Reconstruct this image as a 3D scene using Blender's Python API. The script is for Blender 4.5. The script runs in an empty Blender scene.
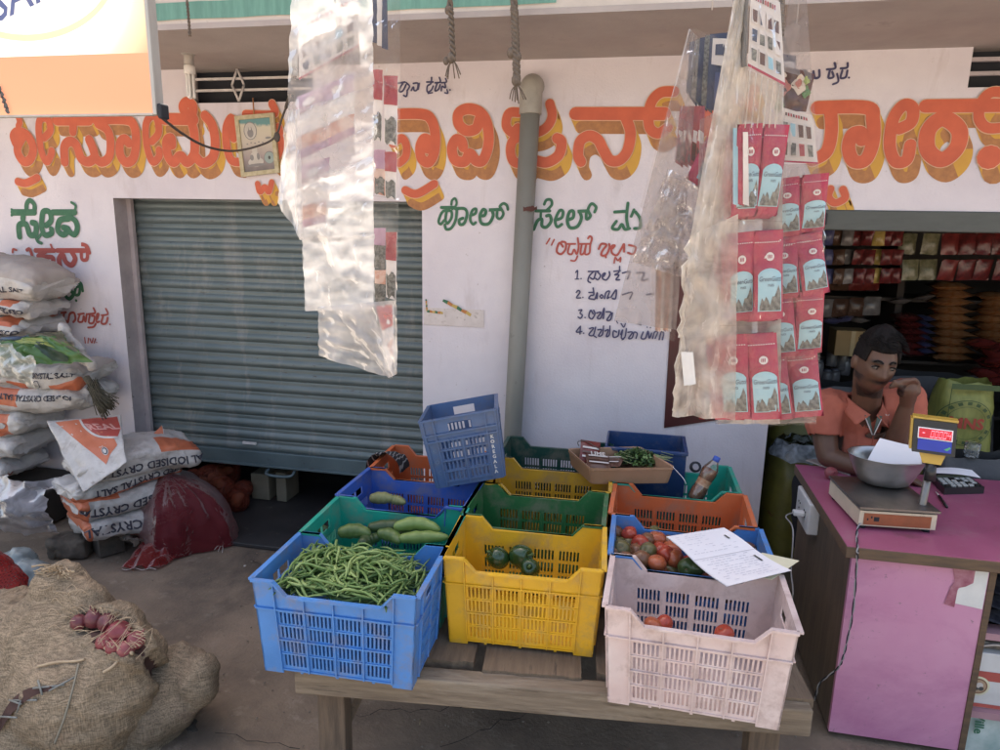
import bpy, bmesh, math, random
from mathutils import Vector, Matrix, noise
SC = bpy.context.scene
COL = SC.collection
R = math.radians
PI = math.pi

# ------------------------------------------------------------------ camera
F = 691.15; CAMP = Vector((0.0, -3.508, 1.75))
def _axes(p, r, y):
    fwd0 = Vector((-math.sin(y), math.cos(y), 0)); right0 = Vector((math.cos(y), math.sin(y), 0)); dn0 = Vector((0, 0, -1))
    fwd = fwd0*math.cos(p) + dn0*math.sin(p); dn = dn0*math.cos(p) - fwd0*math.sin(p)
    right = right0*math.cos(r) + dn*math.sin(r); dn2 = dn*math.cos(r) - right0*math.sin(r)
    return right, dn2, fwd
RT, DN, FW = _axes(0.21012, -0.01948, 0.199815)
def at(px, py, X=None, Y=None, Z=None):
    """point of the photograph (1000 x 750) on a plane of the place"""
    d = RT*((px-500)/F) + DN*((py-375)/F) + FW
    if X is not None: t = (X-CAMP.x)/d.x
    elif Y is not None: t = (Y-CAMP.y)/d.y
    else: t = (Z-CAMP.z)/d.z
    return CAMP + d*t
cam = bpy.data.cameras.new("camera"); camo = bpy.data.objects.new("camera", cam); COL.objects.link(camo)
cam.sensor_width = 36; cam.lens = F/1000*36; cam.clip_start = .02; cam.clip_end = 500
M = Matrix((RT, -DN, -FW)).transposed().to_4x4(); M.translation = CAMP
camo.matrix_world = M; SC.camera = camo

# ------------------------------------------------------------------ materials
MATS = {}
def _n(nt, t, **kw):
    n = nt.nodes.new(t)
    for k, v in kw.items():
        if k in n.inputs: n.inputs[k].default_value = v
        else: setattr(n, k, v)
    return n
def pm(name, c, c2=None, rough=.6, scale=6, detail=6, bump=0, bscale=60, metal=0, spots=None, spot_scale=14, spot_amt=.62, spot_soft=.08,
       stretch=(1,1,1), spec=.5, trans=0, coat=0, sss=0, weave=0, weave_scale=900, emit=None, grime=None, rvar=.12, contrast=(.35,.65)):
    """painted, dusty or worn surface: two noise tones of one colour, optional patches (spots) and a bump"""
    if name in MATS: return MATS[name]
    m = bpy.data.materials.new(name); m.use_nodes = True; nt = m.node_tree; L = nt.links
    b = nt.nodes['Principled BSDF']
    tc = _n(nt, 'ShaderNodeTexCoord'); mp = _n(nt, 'ShaderNodeMapping'); mp.inputs['Scale'].default_value = stretch
    L.new(tc.outputs['Object'], mp.inputs['Vector'])
    if c2 is None: c2 = tuple(x*.78 for x in c)
    nz = _n(nt, 'ShaderNodeTexNoise', Scale=scale, Detail=detail, Roughness=.6); L.new(mp.outputs[0], nz.inputs['Vector'])
    mr = _n(nt, 'ShaderNodeMapRange'); mr.inputs[1].default_value = contrast[0]; mr.inputs[2].default_value = contrast[1]
    L.new(nz.outputs[0], mr.inputs[0])
    mx = _n(nt, 'ShaderNodeMixRGB'); mx.inputs[1].default_value = (*c2, 1); mx.inputs[2].default_value = (*c, 1); L.new(mr.outputs[0], mx.inputs[0])
    out = mx.outputs[0]
    if spots:
        n2 = _n(nt, 'ShaderNodeTexNoise', Scale=spot_scale, Detail=8, Roughness=.7); L.new(mp.outputs[0], n2.inputs['Vector'])
        m2 = _n(nt, 'ShaderNodeMapRange'); m2.inputs[1].default_value = spot_amt; m2.inputs[2].default_value = spot_amt+spot_soft
        L.new(n2.outputs[0], m2.inputs[0])
        x2 = _n(nt, 'ShaderNodeMixRGB'); x2.inputs[2].default_value = (*spots, 1); L.new(m2.outputs[0], x2.inputs[0]); L.new(out, x2.inputs[1]); out = x2.outputs[0]
    if grime: # second, larger layer of stains: (colour, scale, threshold, softness, stretch)
        gm = _n(nt, 'ShaderNodeMapping'); gm.inputs['Scale'].default_value = grime[4]; gm.inputs['Location'].default_value = (3.1, 1.7, 5.3); L.new(tc.outputs['Object'], gm.inputs['Vector'])
        n4 = _n(nt, 'ShaderNodeTexNoise', Scale=grime[1], Detail=9, Roughness=.68, Distortion=.4); L.new(gm.outputs[0], n4.inputs['Vector'])
        m4 = _n(nt, 'ShaderNodeMapRange'); m4.inputs[1].default_value = grime[2]; m4.inputs[2].default_value = grime[2]+grime[3]; m4.inputs[4].default_value = .85; L.new(n4.outputs[0], m4.inputs[0])
        x4 = _n(nt, 'ShaderNodeMixRGB'); x4.inputs[2].default_value = (*grime[0], 1); L.new(m4.outputs[0], x4.inputs[0]); L.new(out, x4.inputs[1]); out = x4.outputs[0]
    hgt = None
    if weave:
        waves = []
        for d in ('X', 'Z'):
            wm = _n(nt, 'ShaderNodeMapping'); wm.inputs['Scale'].default_value = (1,1,.10) if d == 'X' else (.10,.10,1); L.new(tc.outputs['Object'], wm.inputs['Vector'])
            w = _n(nt, 'ShaderNodeTexNoise', Scale=weave_scale, Detail=2.0, Roughness=.5); L.new(wm.outputs[0], w.inputs['Vector']); waves.append(w)
        mul = _n(nt, 'ShaderNodeMath', operation='ADD'); L.new(waves[0].outputs[0], mul.inputs[0]); L.new(waves[1].outputs[0], mul.inputs[1])
        x3 = _n(nt, 'ShaderNodeMixRGB', blend_type='MULTIPLY'); x3.inputs[0].default_value = weave
        r3 = _n(nt, 'ShaderNodeMapRange'); r3.inputs[1].default_value = .75; r3.inputs[2].default_value = 1.25; r3.inputs[3].default_value = .35; r3.inputs[4].default_value = 1.35; L.new(mul.outputs[0], r3.inputs[0])
        L.new(out, x3.inputs[1]); L.new(r3.outputs[0], x3.inputs[2]); out = x3.outputs[0]; hgt = mul.outputs[0]
    L.new(out, b.inputs['Base Color'])
    if rvar:
        rr = _n(nt, 'ShaderNodeMapRange'); rr.inputs[3].default_value = max(.02, rough-rvar); rr.inputs[4].default_value = min(1, rough+rvar)
        L.new(nz.outputs[0], rr.inputs[0]); L.new(rr.outputs[0], b.inputs['Roughness'])
    else: b.inputs['Roughness'].default_value = rough
    b.inputs['Metallic'].default_value = metal; b.inputs['Specular IOR Level'].default_value = spec
    if trans: b.inputs['Transmission Weight'].default_value = trans
    if coat: b.inputs['Coat Weight'].default_value = coat
    if sss: b.inputs['Subsurface Weight'].default_value = sss; b.inputs['Subsurface Radius'].default_value = (.01, .005, .003); b.inputs['Subsurface Scale'].default_value = .5
    if emit:
        b.inputs['Emission Color'].default_value = (*emit[:3], 1); b.inputs['Emission Strength'].default_value = emit[3]
    if bump or weave:
        bp = _n(nt, 'ShaderNodeBump', Strength=bump if bump else .5, Distance=.01 if not weave else .003)
        if hgt is None:
            n3 = _n(nt, 'ShaderNodeTexNoise', Scale=bscale, Detail=5, Roughness=.6); L.new(mp.outputs[0], n3.inputs['Vector']); hgt = n3.outputs[0]
        L.new(hgt, bp.inputs['Height']); L.new(bp.outputs[0], b.inputs['Normal'])
    MATS[name] = m; return m

def film(name, tint=(.95,.94,.92), milky=.25, gloss=.35, rough=.16, scale=26, holes=0, hole_scale=300):
    """clear plastic film: see-through, a little milky, crinkled and shiny; or a net with holes"""
    if name in MATS: return MATS[name]
    m = bpy.data.materials.new(name); m.use_nodes = True; nt = m.node_tree; L = nt.links
    nt.nodes.remove(nt.nodes['Principled BSDF']); o = nt.nodes['Material Output']
    tr = _n(nt, 'ShaderNodeBsdfTransparent', Color=(*[min(1, .5+.5*x) for x in tint], 1))
    df = _n(nt, 'ShaderNodeBsdfDiffuse', Color=(*tint, 1)); tl = _n(nt, 'ShaderNodeBsdfTranslucent', Color=(*tint, 1))
    dm = _n(nt, 'ShaderNodeMixShader'); dm.inputs[0].default_value = .5; L.new(df.outputs[0], dm.inputs[1]); L.new(tl.outputs[0], dm.inputs[2])
    tc = _n(nt, 'ShaderNodeTexCoord'); nz = _n(nt, 'ShaderNodeTexNoise', Scale=scale, Detail=3, Roughness=.5, Distortion=.8); L.new(tc.outputs['Object'], nz.inputs['Vector'])
    mr = _n(nt, 'ShaderNodeMapRange'); mr.inputs[1].default_value = .35; mr.inputs[2].default_value = .7
    mr.inputs[3].default_value = milky*.5; mr.inputs[4].default_value = min(1, milky*1.5); L.new(nz.outputs[0], mr.inputs[0])
    m1 = _n(nt, 'ShaderNodeMixShader'); L.new(tr.outputs[0], m1.inputs[1]); L.new(dm.outputs[0], m1.inputs[2])
    fac = mr.outputs[0]
    if holes:
        ws = []
        for d in ('X', 'Z', 'DIAGONAL'):
            w = _n(nt, 'ShaderNodeTexWave', Scale=hole_scale); w.bands_direction = d; w.inputs['Distortion'].default_value = 1.5; L.new(tc.outputs['Object'], w.inputs['Vector']); ws.append(w)
        mxx = ws[0].outputs['Fac']
        for w in ws[1:]:
            mm = _n(nt, 'ShaderNodeMath', operation='MAXIMUM'); L.new(mxx, mm.inputs[0]); L.new(w.outputs['Fac'], mm.inputs[1]); mxx = mm.outputs[0]
        gt = _n(nt, 'ShaderNodeMapRange'); gt.inputs[1].default_value = holes; gt.inputs[2].default_value = min(1, holes+.12); gt.inputs[3].default_value = milky*.25; gt.inputs[4].default_value = milky
        L.new(mxx, gt.inputs[0]); fac = gt.outputs[0]
    L.new(fac, m1.inputs[0])
    gl = _n(nt, 'ShaderNodeBsdfGlossy', Roughness=rough, Color=(1, 1, 1, 1))
    bp = _n(nt, 'ShaderNodeBump', Strength=.6, Distance=.02); L.new(nz.outputs[0], bp.inputs['Height']); L.new(bp.outputs[0], gl.inputs['Normal'])
    fr = _n(nt, 'ShaderNodeFresnel', IOR=1.4); L.new(bp.outputs[0], fr.inputs['Normal'])
    mu = _n(nt, 'ShaderNodeMath', operation='MULTIPLY'); mu.inputs[1].default_value = gloss*3; mu.use_clamp = True; L.new(fr.outputs[0], mu.inputs[0])
    m2 = _n(nt, 'ShaderNodeMixShader'); L.new(mu.outputs[0], m2.inputs[0]); L.new(m1.outputs[0], m2.inputs[1]); L.new(gl.outputs[0], m2.inputs[2])
    L.new(m2.outputs[0], o.inputs['Surface'])
    MATS[name] = m; return m

# ------------------------------------------------------------------ mesh builder
class MB:
    def __init__(s): s.v = []; s.f = []; s.mi = []; s.sm = []; s.mats = []
    def m(s, mat):
        if mat not in s.mats: s.mats.append(mat)
        return s.mats.index(mat)
    def add(s, vs, fs, mat, smooth=False):
        o = len(s.v); k = s.m(mat)
        s.v += [Vector(p) for p in vs]
        for f in fs: s.f.append([i+o for i in f]); s.mi.append(k); s.sm.append(smooth)
        return s
    def box(s, lo, hi, mat, rot=None, bev=0):
        x0, y0, z0 = lo; x1, y1, z1 = hi
        if bev:
            b = min(bev, (x1-x0)/2.01, (y1-y0)/2.01, (z1-z0)/2.01)
            bm = bmesh.new(); bmesh.ops.create_cube(bm, size=1)
            for v in bm.verts: v.co = Vector(((x0+x1)/2+v.co.x*(x1-x0), (y0+y1)/2+v.co.y*(y1-y0), (z0+z1)/2+v.co.z*(z1-z0)))
            bmesh.ops.bevel(bm, geom=bm.edges[:], offset=b, segments=2, affect='EDGES', profile=.5)
            vs = [v.co.copy() for v in bm.verts]; bm.verts.index_update(); fs = [[v.index for v in f.verts] for f in bm.faces]; bm.free()
            return s.add([rot @ v for v in vs] if rot else vs, fs, mat)
        vs = [(x0,y0,z0),(x1,y0,z0),(x1,y1,z0),(x0,y1,z0),(x0,y0,z1),(x1,y0,z1),(x1,y1,z1),(x0,y1,z1)]
        if rot: vs = [rot @ Vector(v) for v in vs]
        return s.add(vs, [(0,3,2,1),(4,5,6,7),(0,1,5,4),(1,2,6,5),(2,3,7,6),(3,0,4,7)], mat)
    def tube(s, pts, r, mat, n=8, cap=True, smooth=True):
        pts = [Vector(p) for p in pts]; N = len(pts); rr = r if isinstance(r, (list, tuple)) else [r]*N
        vs = []; up = None
        for i, p in enumerate(pts):
            t = (pts[min(i+1, N-1)] - pts[max(i-1, 0)])
            t = t.normalized() if t.length > 1e-9 else Vector((0,0,1))
            if up is None:
                up = Vector((0,0,1)) if abs(t.z) < .9 else Vector((1,0,0))
            a = t.cross(up)
            if a.length < 1e-6: a = t.orthogonal()
            a.normalize(); b = a.cross(t).normalized(); up = b
            for k in range(n):
                q = 2*PI*k/n; vs.append(p + (a*math.cos(q)+b*math.sin(q))*rr[i])
        fs = [(i*n+k, i*n+(k+1) % n, (i+1)*n+(k+1) % n, (i+1)*n+k) for i in range(N-1) for k in range(n)]
        if cap: fs += [tuple(range(n))[::-1], tuple((N-1)*n+k for k in range(n))]
        return s.add(vs, fs, mat, smooth)
    def lathe(s, prof, mat, n=24, c=(0,0,0), M=None, smooth=True):
        vs = []
        for r, z in prof:
            for k in range(n):
                q = 2*PI*k/n; v = Vector((r*math.cos(q), r*math.sin(q), z)); vs.append((M @ v if M else v)+Vector(c))
        N = len(prof)
        fs = [(i*n+k, i*n+(k+1) % n, (i+1)*n+(k+1) % n, (i+1)*n+k) for i in range(N-1) for k in range(n)]
        return s.add(vs, fs, mat, smooth)
    def grid(s, fn, nu, nv, mat, smooth=True, closed_u=False):
        vs = [fn(i/nu, j/nv) for j in range(nv+1) for i in range(nu+1)]
        w = nu+1
        fs = [(j*w+i, j*w+i+1, (j+1)*w+i+1, (j+1)*w+i) for j in range(nv) for i in range(nu)]
        return s.add(vs, fs, mat, smooth)
    def ball(s, c, r, mat, n=12, sc=(1,1,1), M=None):
        vs = []; fs = []
        for j in range(n//2+1):
            t = PI*j/(n//2)
            for i in range(n):
                q = 2*PI*i/n; v = Vector((math.sin(t)*math.cos(q)*r*sc[0], math.sin(t)*math.sin(q)*r*sc[1], math.cos(t)*r*sc[2]))
                vs.append((M @ v if M else v)+Vector(c))
        for j in range(n//2):
            for i in range(n): fs.append((j*n+i, (j+1)*n+i, (j+1)*n+(i+1) % n, j*n+(i+1) % n))
        return s.add(vs, fs, mat, True)
    def poly(s, pts, mat, thick=None):
        """flat outline, optionally thickened along a vector"""
        pts = [Vector(p) for p in pts]; n = len(pts)
        if thick is None: return s.add(pts, [tuple(range(n))], mat)
        t = Vector(thick)
        return s.add(pts+[p+t for p in pts], [tuple(range(n)), tuple(range(2*n-1, n-1, -1))]+[(i, n+i, n+(i+1) % n, (i+1) % n) for i in range(n)], mat)
    def text(s, body, size, fn, mat, bold=0, shear=0, align='CENTER', flip=False):
        """letters of the built-in font laid on a surface: fn(u, v) gives the point"""
        c = bpy.data.curves.new('t', 'FONT'); c.body = body; c.size = size; c.align_x = align; c.align_y = 'CENTER'; c.offset = bold; c.shear = shear; c.resolution_u = 2
        o = bpy.data.objects.new('t', c); COL.objects.link(o); bpy.context.view_layer.update()
        me = bpy.data.meshes.new_from_object(o.evaluated_get(bpy.context.evaluated_depsgraph_get()))
        bm = bmesh.new(); bm.from_mesh(me)
        bmesh.ops.triangulate(bm, faces=bm.faces[:])
        vs = [v.co.copy() for v in bm.verts]; bm.verts.index_update(); fs = [[v.index for v in f.verts] for f in bm.faces]; bm.free()
        bpy.data.objects.remove(o); bpy.data.curves.remove(c); bpy.data.meshes.remove(me)
        sg = -1 if flip else 1
        return s.add([fn(sg*v.x, sg*v.y) for v in vs], fs, mat)
    def mesh(s, name, org=(0,0,0)):
        org = Vector(org); me = bpy.data.meshes.new(name)
        me.from_pydata([v-org for v in s.v], [], s.f)
        for mt in s.mats: me.materials.append(mt)
        me.polygons.foreach_set('material_index', s.mi); me.polygons.foreach_set('use_smooth', s.sm); me.update()
        return me
def tag(o, label=None, cat=None, group=None, kind=None):
    if label: o['label'] = label
    if cat: o['category'] = cat
    if group: o['group'] = group
    if kind: o['kind'] = kind
    return o
def thing(name, label, cat, loc=(0,0,0), rz=0, group=None):
    o = bpy.data.objects.new(name, None); o.empty_display_size = .1; COL.objects.link(o); o.location = loc; o.rotation_euler = (0, 0, rz)
    return tag(o, label, cat, group)
def part(name, mb, parent=None, world=True, label=None):
    """one mesh object; when parented, its points are given in the place's own coordinates (world) or the thing's"""
    org = Vector(parent.location) if (parent is not None and world and parent.parent is None) else Vector((0,0,0))
    if parent is not None and world and parent.parent is not None: org = Vector(parent.parent.location)
    me = mb.mesh(name, org) if isinstance(mb, MB) else mb
    o = bpy.data.objects.new(name, me); COL.objects.link(o)
    if parent is not None: o.parent = parent
    if label: o['label'] = label
    return o
def single(name, mb, label, cat, loc=(0,0,0), group=None, kind=None):
    o = bpy.data.objects.new(name, mb.mesh(name, loc) if isinstance(mb, MB) else mb); COL.objects.link(o); o.location = loc
    return tag(o, label, cat, group, kind)
def copy_tree(o, parent=None):
    c = o.copy(); COL.objects.link(c)
    if parent: c.parent = parent
    for ch in list(o.children): copy_tree(ch, c)
    return c
def crom(pts, k=8, closed=False):
    """smooth curve through points (2D or 3D)"""
    P = [Vector(p) for p in pts]; n = len(P); out = []
    if n < 3 and not closed:
        return [P[0].lerp(P[1], i/k) for i in range(k+1)]
    for i in range(n if closed else n-1):
        if closed: a, b, c, d = P[i-1], P[i], P[(i+1) % n], P[(i+2) % n]
        else: a, b, c, d = P[max(i-1,0)], P[i], P[i+1], P[min(i+2,n-1)]
        for j in range(k):
            t = j/k; out.append(.5*((2*b)+(c-a)*t+(2*a-5*b+4*c-d)*t*t+(3*b-a-3*c+d)*t**3))
    if not closed: out.append(P[-1])
    return out
def blob_mesh(name, mb, voxel, smooth=3, disp=None, mat=None):
    """closed overlapping lumps grown together into one continuous surface"""
    o = bpy.data.objects.new('tmp', mb.mesh('tmp')); COL.objects.link(o)
    md = o.modifiers.new('r', 'REMESH'); md.mode = 'VOXEL'; md.voxel_size = voxel
    bpy.context.view_layer.update()
    me = bpy.data.meshes.new_from_object(o.evaluated_get(bpy.context.evaluated_depsgraph_get()))
    bpy.data.objects.remove(o)
    bm = bmesh.new(); bm.from_mesh(me)
    for _ in range(smooth): bmesh.ops.smooth_vert(bm, verts=bm.verts[:], factor=.5, use_axis_x=True, use_axis_y=True, use_axis_z=True)
    if disp:
        bm.normal_update()
        nv = [(v, disp(v.co, v.normal)) for v in bm.verts]
        for v, d in nv: v.co = v.co + v.normal*d
    for f in bm.faces: f.smooth = True
    bm.to_mesh(me); bm.free(); me.name = name
    me.materials.clear()
    if mat: me.materials.append(mat)
    return me
def fbm(p, s, o=3): return noise.fractal(Vector(p)*s, 1.0, 2.0, o)

# ------------------------------------------------------------------ daylight
w = bpy.data.worlds.new("World"); SC.world = w; w.use_nodes = True
SUN = Vector((-.40, 1.0, 2.05)).normalized()
nt = w.node_tree; sk = nt.nodes.new('ShaderNodeTexSky'); sk.sky_type = 'NISHITA'; sk.sun_disc = False
sk.sun_elevation = math.asin(SUN.z); sk.sun_rotation = math.atan2(SUN.x, SUN.y); sk.air_density = 1.2; sk.dust_density = 5; sk.ozone_density = .4
bg = nt.nodes['Background']; tm = nt.nodes.new('ShaderNodeMixRGB'); tm.blend_type = 'MULTIPLY'; tm.inputs[0].default_value = 1; tm.inputs[2].default_value = (1.0,.925,.85,1); nt.links.new(sk.outputs[0], tm.inputs[1]); nt.links.new(tm.outputs[0], bg.inputs['Color']); bg.inputs['Strength'].default_value = .15
sl = bpy.data.lights.new('sun', 'SUN'); sl.energy = 4.5; sl.angle = R(.5); sl.color = (1, .95, .87)
so = bpy.data.objects.new('sun', sl); COL.objects.link(so); so.rotation_euler = SUN.to_track_quat('Z', 'Y').to_euler(); so.location = (0, 0, 8)
SC.view_settings.view_transform = 'Standard'; SC.view_settings.look = 'None'; SC.view_settings.gamma = 1; SC.view_settings.exposure = 1.75
SC.render.engine = 'CYCLES'; SC.cycles.transparent_max_bounces = 24; SC.cycles.max_bounces = 8; SC.cycles.use_denoising = True
SC.cycles.sample_clamp_indirect = 6; SC.cycles.caustics_reflective = False; SC.cycles.caustics_refractive = False
random.seed(7)
# ================================================================== ground
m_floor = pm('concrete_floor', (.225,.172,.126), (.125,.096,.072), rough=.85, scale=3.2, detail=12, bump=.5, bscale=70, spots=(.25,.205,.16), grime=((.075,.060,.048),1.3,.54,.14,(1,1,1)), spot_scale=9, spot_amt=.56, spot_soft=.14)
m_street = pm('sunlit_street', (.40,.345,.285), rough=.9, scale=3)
mb = MB(); mb.add([(-60,-80,-.02),(60,-80,-.02),(60,60,-.02),(-60,60,-.02)], [(0,1,2,3)], m_street)
single('ground', mb, 'dusty street ground in front of the shop', 'ground', kind='structure')
mb = MB()
mb.grid(lambda u, v: Vector((-6+12*u, -2.75+3.2*v, .004*fbm((u*12, v*3, 0), 1.5)-.004)), 80, 40, m_floor)
mb.add([(-6,-2.75,-.004),(6,-2.75,-.004),(6,-2.75,-.1),(-6,-2.75,-.1)], [(0,3,2,1)], m_floor)
single('pavement', mb, 'worn dark concrete floor in front of the shutter', 'floor', kind='structure')

# ================================================================== building
bld = thing('shop_building', 'pale painted grocery shop front with big orange Kannada lettering', 'building', (0,.1,0))
m_wall = pm('limewashed_wall', (.71,.68,.73), (.615,.58,.64), rough=.85, scale=2.2, detail=10, bump=.22, bscale=90, spots=(.36,.31,.31), spot_scale=26, spot_amt=.665, spot_soft=.06, grime=((.50,.45,.47),2.6,.56,.20,(2.2,1,.5)))
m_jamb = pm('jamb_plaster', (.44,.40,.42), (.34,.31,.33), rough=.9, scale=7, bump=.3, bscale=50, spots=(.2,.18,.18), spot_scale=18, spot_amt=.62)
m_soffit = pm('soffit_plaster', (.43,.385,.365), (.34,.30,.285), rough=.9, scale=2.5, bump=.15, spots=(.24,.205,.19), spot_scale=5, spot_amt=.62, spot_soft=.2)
m_fascia = pm('fascia_cream', (.62,.56,.50), rough=.85, scale=4, spots=(.4,.35,.31), spot_amt=.6)
m_green = pm('fascia_green', (.16,.34,.28), (.12,.27,.22), rough=.8, scale=8, stretch=(6,1,1), spots=(.4,.42,.38), spot_scale=40, spot_amt=.66)
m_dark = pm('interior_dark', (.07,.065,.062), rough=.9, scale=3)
m_vent = pm('vent_dark', (.012,.016,.025), rough=.7)
m_barw = pm('bar_white', (.62,.6,.6), rough=.5, scale=20)
WT = .20
vl = at(186,69,Y=0); vl2 = at(320,101,Y=0); vr = at(974,45,Y=0); vr2 = at(972,87.5,Y=0)
sh_l, sh_r, op_l = -2.965, -1.138, .652
ztop = 1.872
holes = [(sh_l, sh_r, -1, ztop), (op_l, 2.6, -1, 1.857), (vl.x, -1.72, vl2.z, vl.z), (vr.x, vr.x+.6, vr2.z, vr.z)]
def facade(x0, x1, z0, z1, holes, y0, y1, mat):
    mb = MB(); xs = sorted({x0, x1, *[h[0] for h in holes], *[h[1] for h in holes], *[x0+(x1-x0)*i/24 for i in range(25)]})
    zs = sorted({z0, z1, *[max(z0, h[2]) for h in holes], *[h[3] for h in holes]})
    def ok(i, j):
        if i < 0 or j < 0 or i >= len(xs)-1 or j >= len(zs)-1: return False
        cx = (xs[i]+xs[i+1])/2; cz = (zs[j]+zs[j+1])/2
        return not any(h[0] < cx < h[1] and h[2] < cz < h[3] for h in holes)
    for i in range(len(xs)-1):
        for j in range(len(zs)-1):
            if not ok(i, j): continue
            a, b, c, d = xs[i], xs[i+1], zs[j], zs[j+1]
            mb.add([(a,y0,c),(b,y0,c),(b,y0,d),(a,y0,d)], [(0,1,2,3)], mat)
            mb.add([(a,y1,c),(b,y1,c),(b,y1,d),(a,y1,d)], [(3,2,1,0)], mat)
            for (ii, jj, q) in ((i-1,j,((a,y0,c),(a,y0,d),(a,y1,d),(a,y1,c))), (i+1,j,((b,y0,c),(b,y1,c),(b,y1,d),(b,y0,d))), (i,j-1,((a,y0,c),(a,y1,c),(b,y1,c),(b,y0,c))), (i,j+1,((a,y0,d),(b,y0,d),(b,y1,d),(a,y1,d)))):
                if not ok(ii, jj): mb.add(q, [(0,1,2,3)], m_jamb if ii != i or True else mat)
    return mb
part('facade_wall', facade(-6, 4, 0, 2.54, holes, 0, WT, m_wall), bld)
# canopy slab with painted edge, added unseen sun block above it
mb = MB(); YF = -.70
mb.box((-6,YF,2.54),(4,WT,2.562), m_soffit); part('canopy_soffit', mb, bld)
gx = at(556,8,Y=YF).x
mb = MB(); mb.box((-6,YF+.004,2.5625),(4,WT,3.0), m_fascia); part('canopy_edge', mb, bld)
mb = MB(); n = 60
xs = [-6+(gx+6)*i/n for i in range(n+1)]
mb.add([(x, YF, 2.578+.004*fbm((x,0,1),9)) for x in xs]+[(x, YF, 2.645+.005*fbm((x,0,5),7)) for x in xs], [(i,i+1,n+2+i,n+1+i) for i in range(n)], m_green)
part('green_band', mb, bld)
mb = MB(); mb.box((-6,YF+.02,3.0),(-.68,WT,4.42), m_fascia); mb.box((-.68,YF+.02,3.0),(4,WT,6.6), m_fascia)  # added out of view, stepped so sun reaches only the left strip and sign
part('added_sun_block', mb, bld)
# dark rooms behind
mb = MB()
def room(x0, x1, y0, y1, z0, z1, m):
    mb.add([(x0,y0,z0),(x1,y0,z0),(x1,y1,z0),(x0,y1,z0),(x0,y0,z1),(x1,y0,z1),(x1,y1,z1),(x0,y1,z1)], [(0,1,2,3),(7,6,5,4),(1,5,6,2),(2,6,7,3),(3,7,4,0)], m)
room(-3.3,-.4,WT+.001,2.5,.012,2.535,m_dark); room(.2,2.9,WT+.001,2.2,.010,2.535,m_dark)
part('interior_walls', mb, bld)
mb = MB(); mb.box((-3.05,-.33,0),(-1.05,.6,.022), pm('threshold_stone', (.035,.034,.036), rough=.45, scale=6, spots=(.08,.075,.07), spot_amt=.6), bev=.004); part('threshold', mb, bld)
# lintel over the shop opening
m_lint = pm('lintel_paint', (.085,.095,.09), rough=.6, scale=6, stretch=(1,1,4), spots=(.30,.27,.27), spot_scale=9, spot_amt=.70, spot_soft=.03)
mb = MB(); mb.box((op_l-.005,-.012,1.768),(2.65,WT*.6,1.859), m_lint, bev=.006); part('lintel', mb, bld)
mb = MB(); p = at(817,215,Y=-.02); mb.box((p.x-.03,-.05,p.z-.045),(p.x+.04,-.013,p.z+.01), m_vent, bev=.006); mb.box((p.x+.0,-.045,p.z+.005),(p.x+.02,-.013,p.z+.04), m_vent, bev=.004); part('shutter_bracket', mb, bld)
# ventilators
mb = MB(); mb.box((vl.x-.001,.09,vl2.z-.001),(-1.72,.11,vl.z+.001), m_vent); v1 = part('ventilator', mb, bld)
mb = MB(); zz = [at(250,78.5,Y=.03).z, at(250,90,Y=.03).z]
for z in zz: mb.box((vl.x,.02,z-.006),(-1.72,.032,z+.006), m_barw)
c = at(238,85,Y=.012); dz = (vl.z-vl2.z)*.47; dx = .035
d = [(c.x,c.z+dz),(c.x+dx,c.z),(c.x,c.z-dz),(c.x-dx,c.z),(c.x,c.z+dz)]
for (a, b) in zip(d, d[1:]): mb.tube([(a[0],.012,a[1]),(b[0],.012,b[1])], .006, m_barw, n=6)
part('window_bar', mb, v1, world=True)
mb = MB(); mb.box((vr.x-.001,.09,vr2.z-.001),(vr.x+.6,.11,vr.z+.001), m_vent); v2 = part('ventilator', mb, bld)
mb = MB(); hh = vr.z-vr2.z
for k in (1, 2): mb.box((vr.x,.0,vr2.z+hh*k/3-.008),(vr.x+.6,.02,vr2.z+hh*k/3+.008), m_jamb)
part('window_bar', mb, v2)

# rolling shutter: corrugated slats
m_sh = pm('shutter_steel', (.145,.182,.192), (.105,.138,.146), rough=.42, scale=3, stretch=(1,1,5), metal=.25, spots=(.085,.08,.075), spot_scale=14, spot_amt=.62, spot_soft=.06, grime=((.24,.25,.245),2.2,.53,.2,(3,1,.6)), bump=.05)
m_rail = pm('shutter_rail', (.10,.145,.165), rough=.45, scale=5, metal=.2, spots=(.06,.06,.06), spot_amt=.6)
YS = .155
zb_l = at(180,468,Y=YS).z; zb = .30
prof = []
P = .075; z = zb+.085; k = 0
while z < ztop+.05:
    prof += [(0,z),(-.010,z+.006),(-.017,z+.022),(-.017,z+.034),(-.010,z+.048),(-.001,z+.054),(-.007,z+.058),(-.001,z+.063),(-.006,z+.067),(0,z+.071)]
    z += P
mb = MB(); nx = 30
mb.add([(sh_l+(sh_r-sh_l)*i/nx, YS+y+.002*fbm((i*.3,zz,0),3), zz) for (y, zz) in prof for i in range(nx+1)],
       [(j*(nx+1)+i, j*(nx+1)+i+1, (j+1)*(nx+1)+i+1, (j+1)*(nx+1)+i) for j in range(len(prof)-1) for i in range(nx)], m_sh, True)
shut = part('rolling_shutter', mb, bld)
mb = MB(); mb.box((sh_l,YS-.028,zb),(sh_r,YS+.012,zb+.092), m_rail, bev=.006)
mb.box((sh_l,YS-.04,zb-.004),(sh_r,YS+.0,zb+.012), m_rail, bev=.004); part('bottom_rail', mb, shut)
h = at(281,474,Y=YS-.04)
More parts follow.
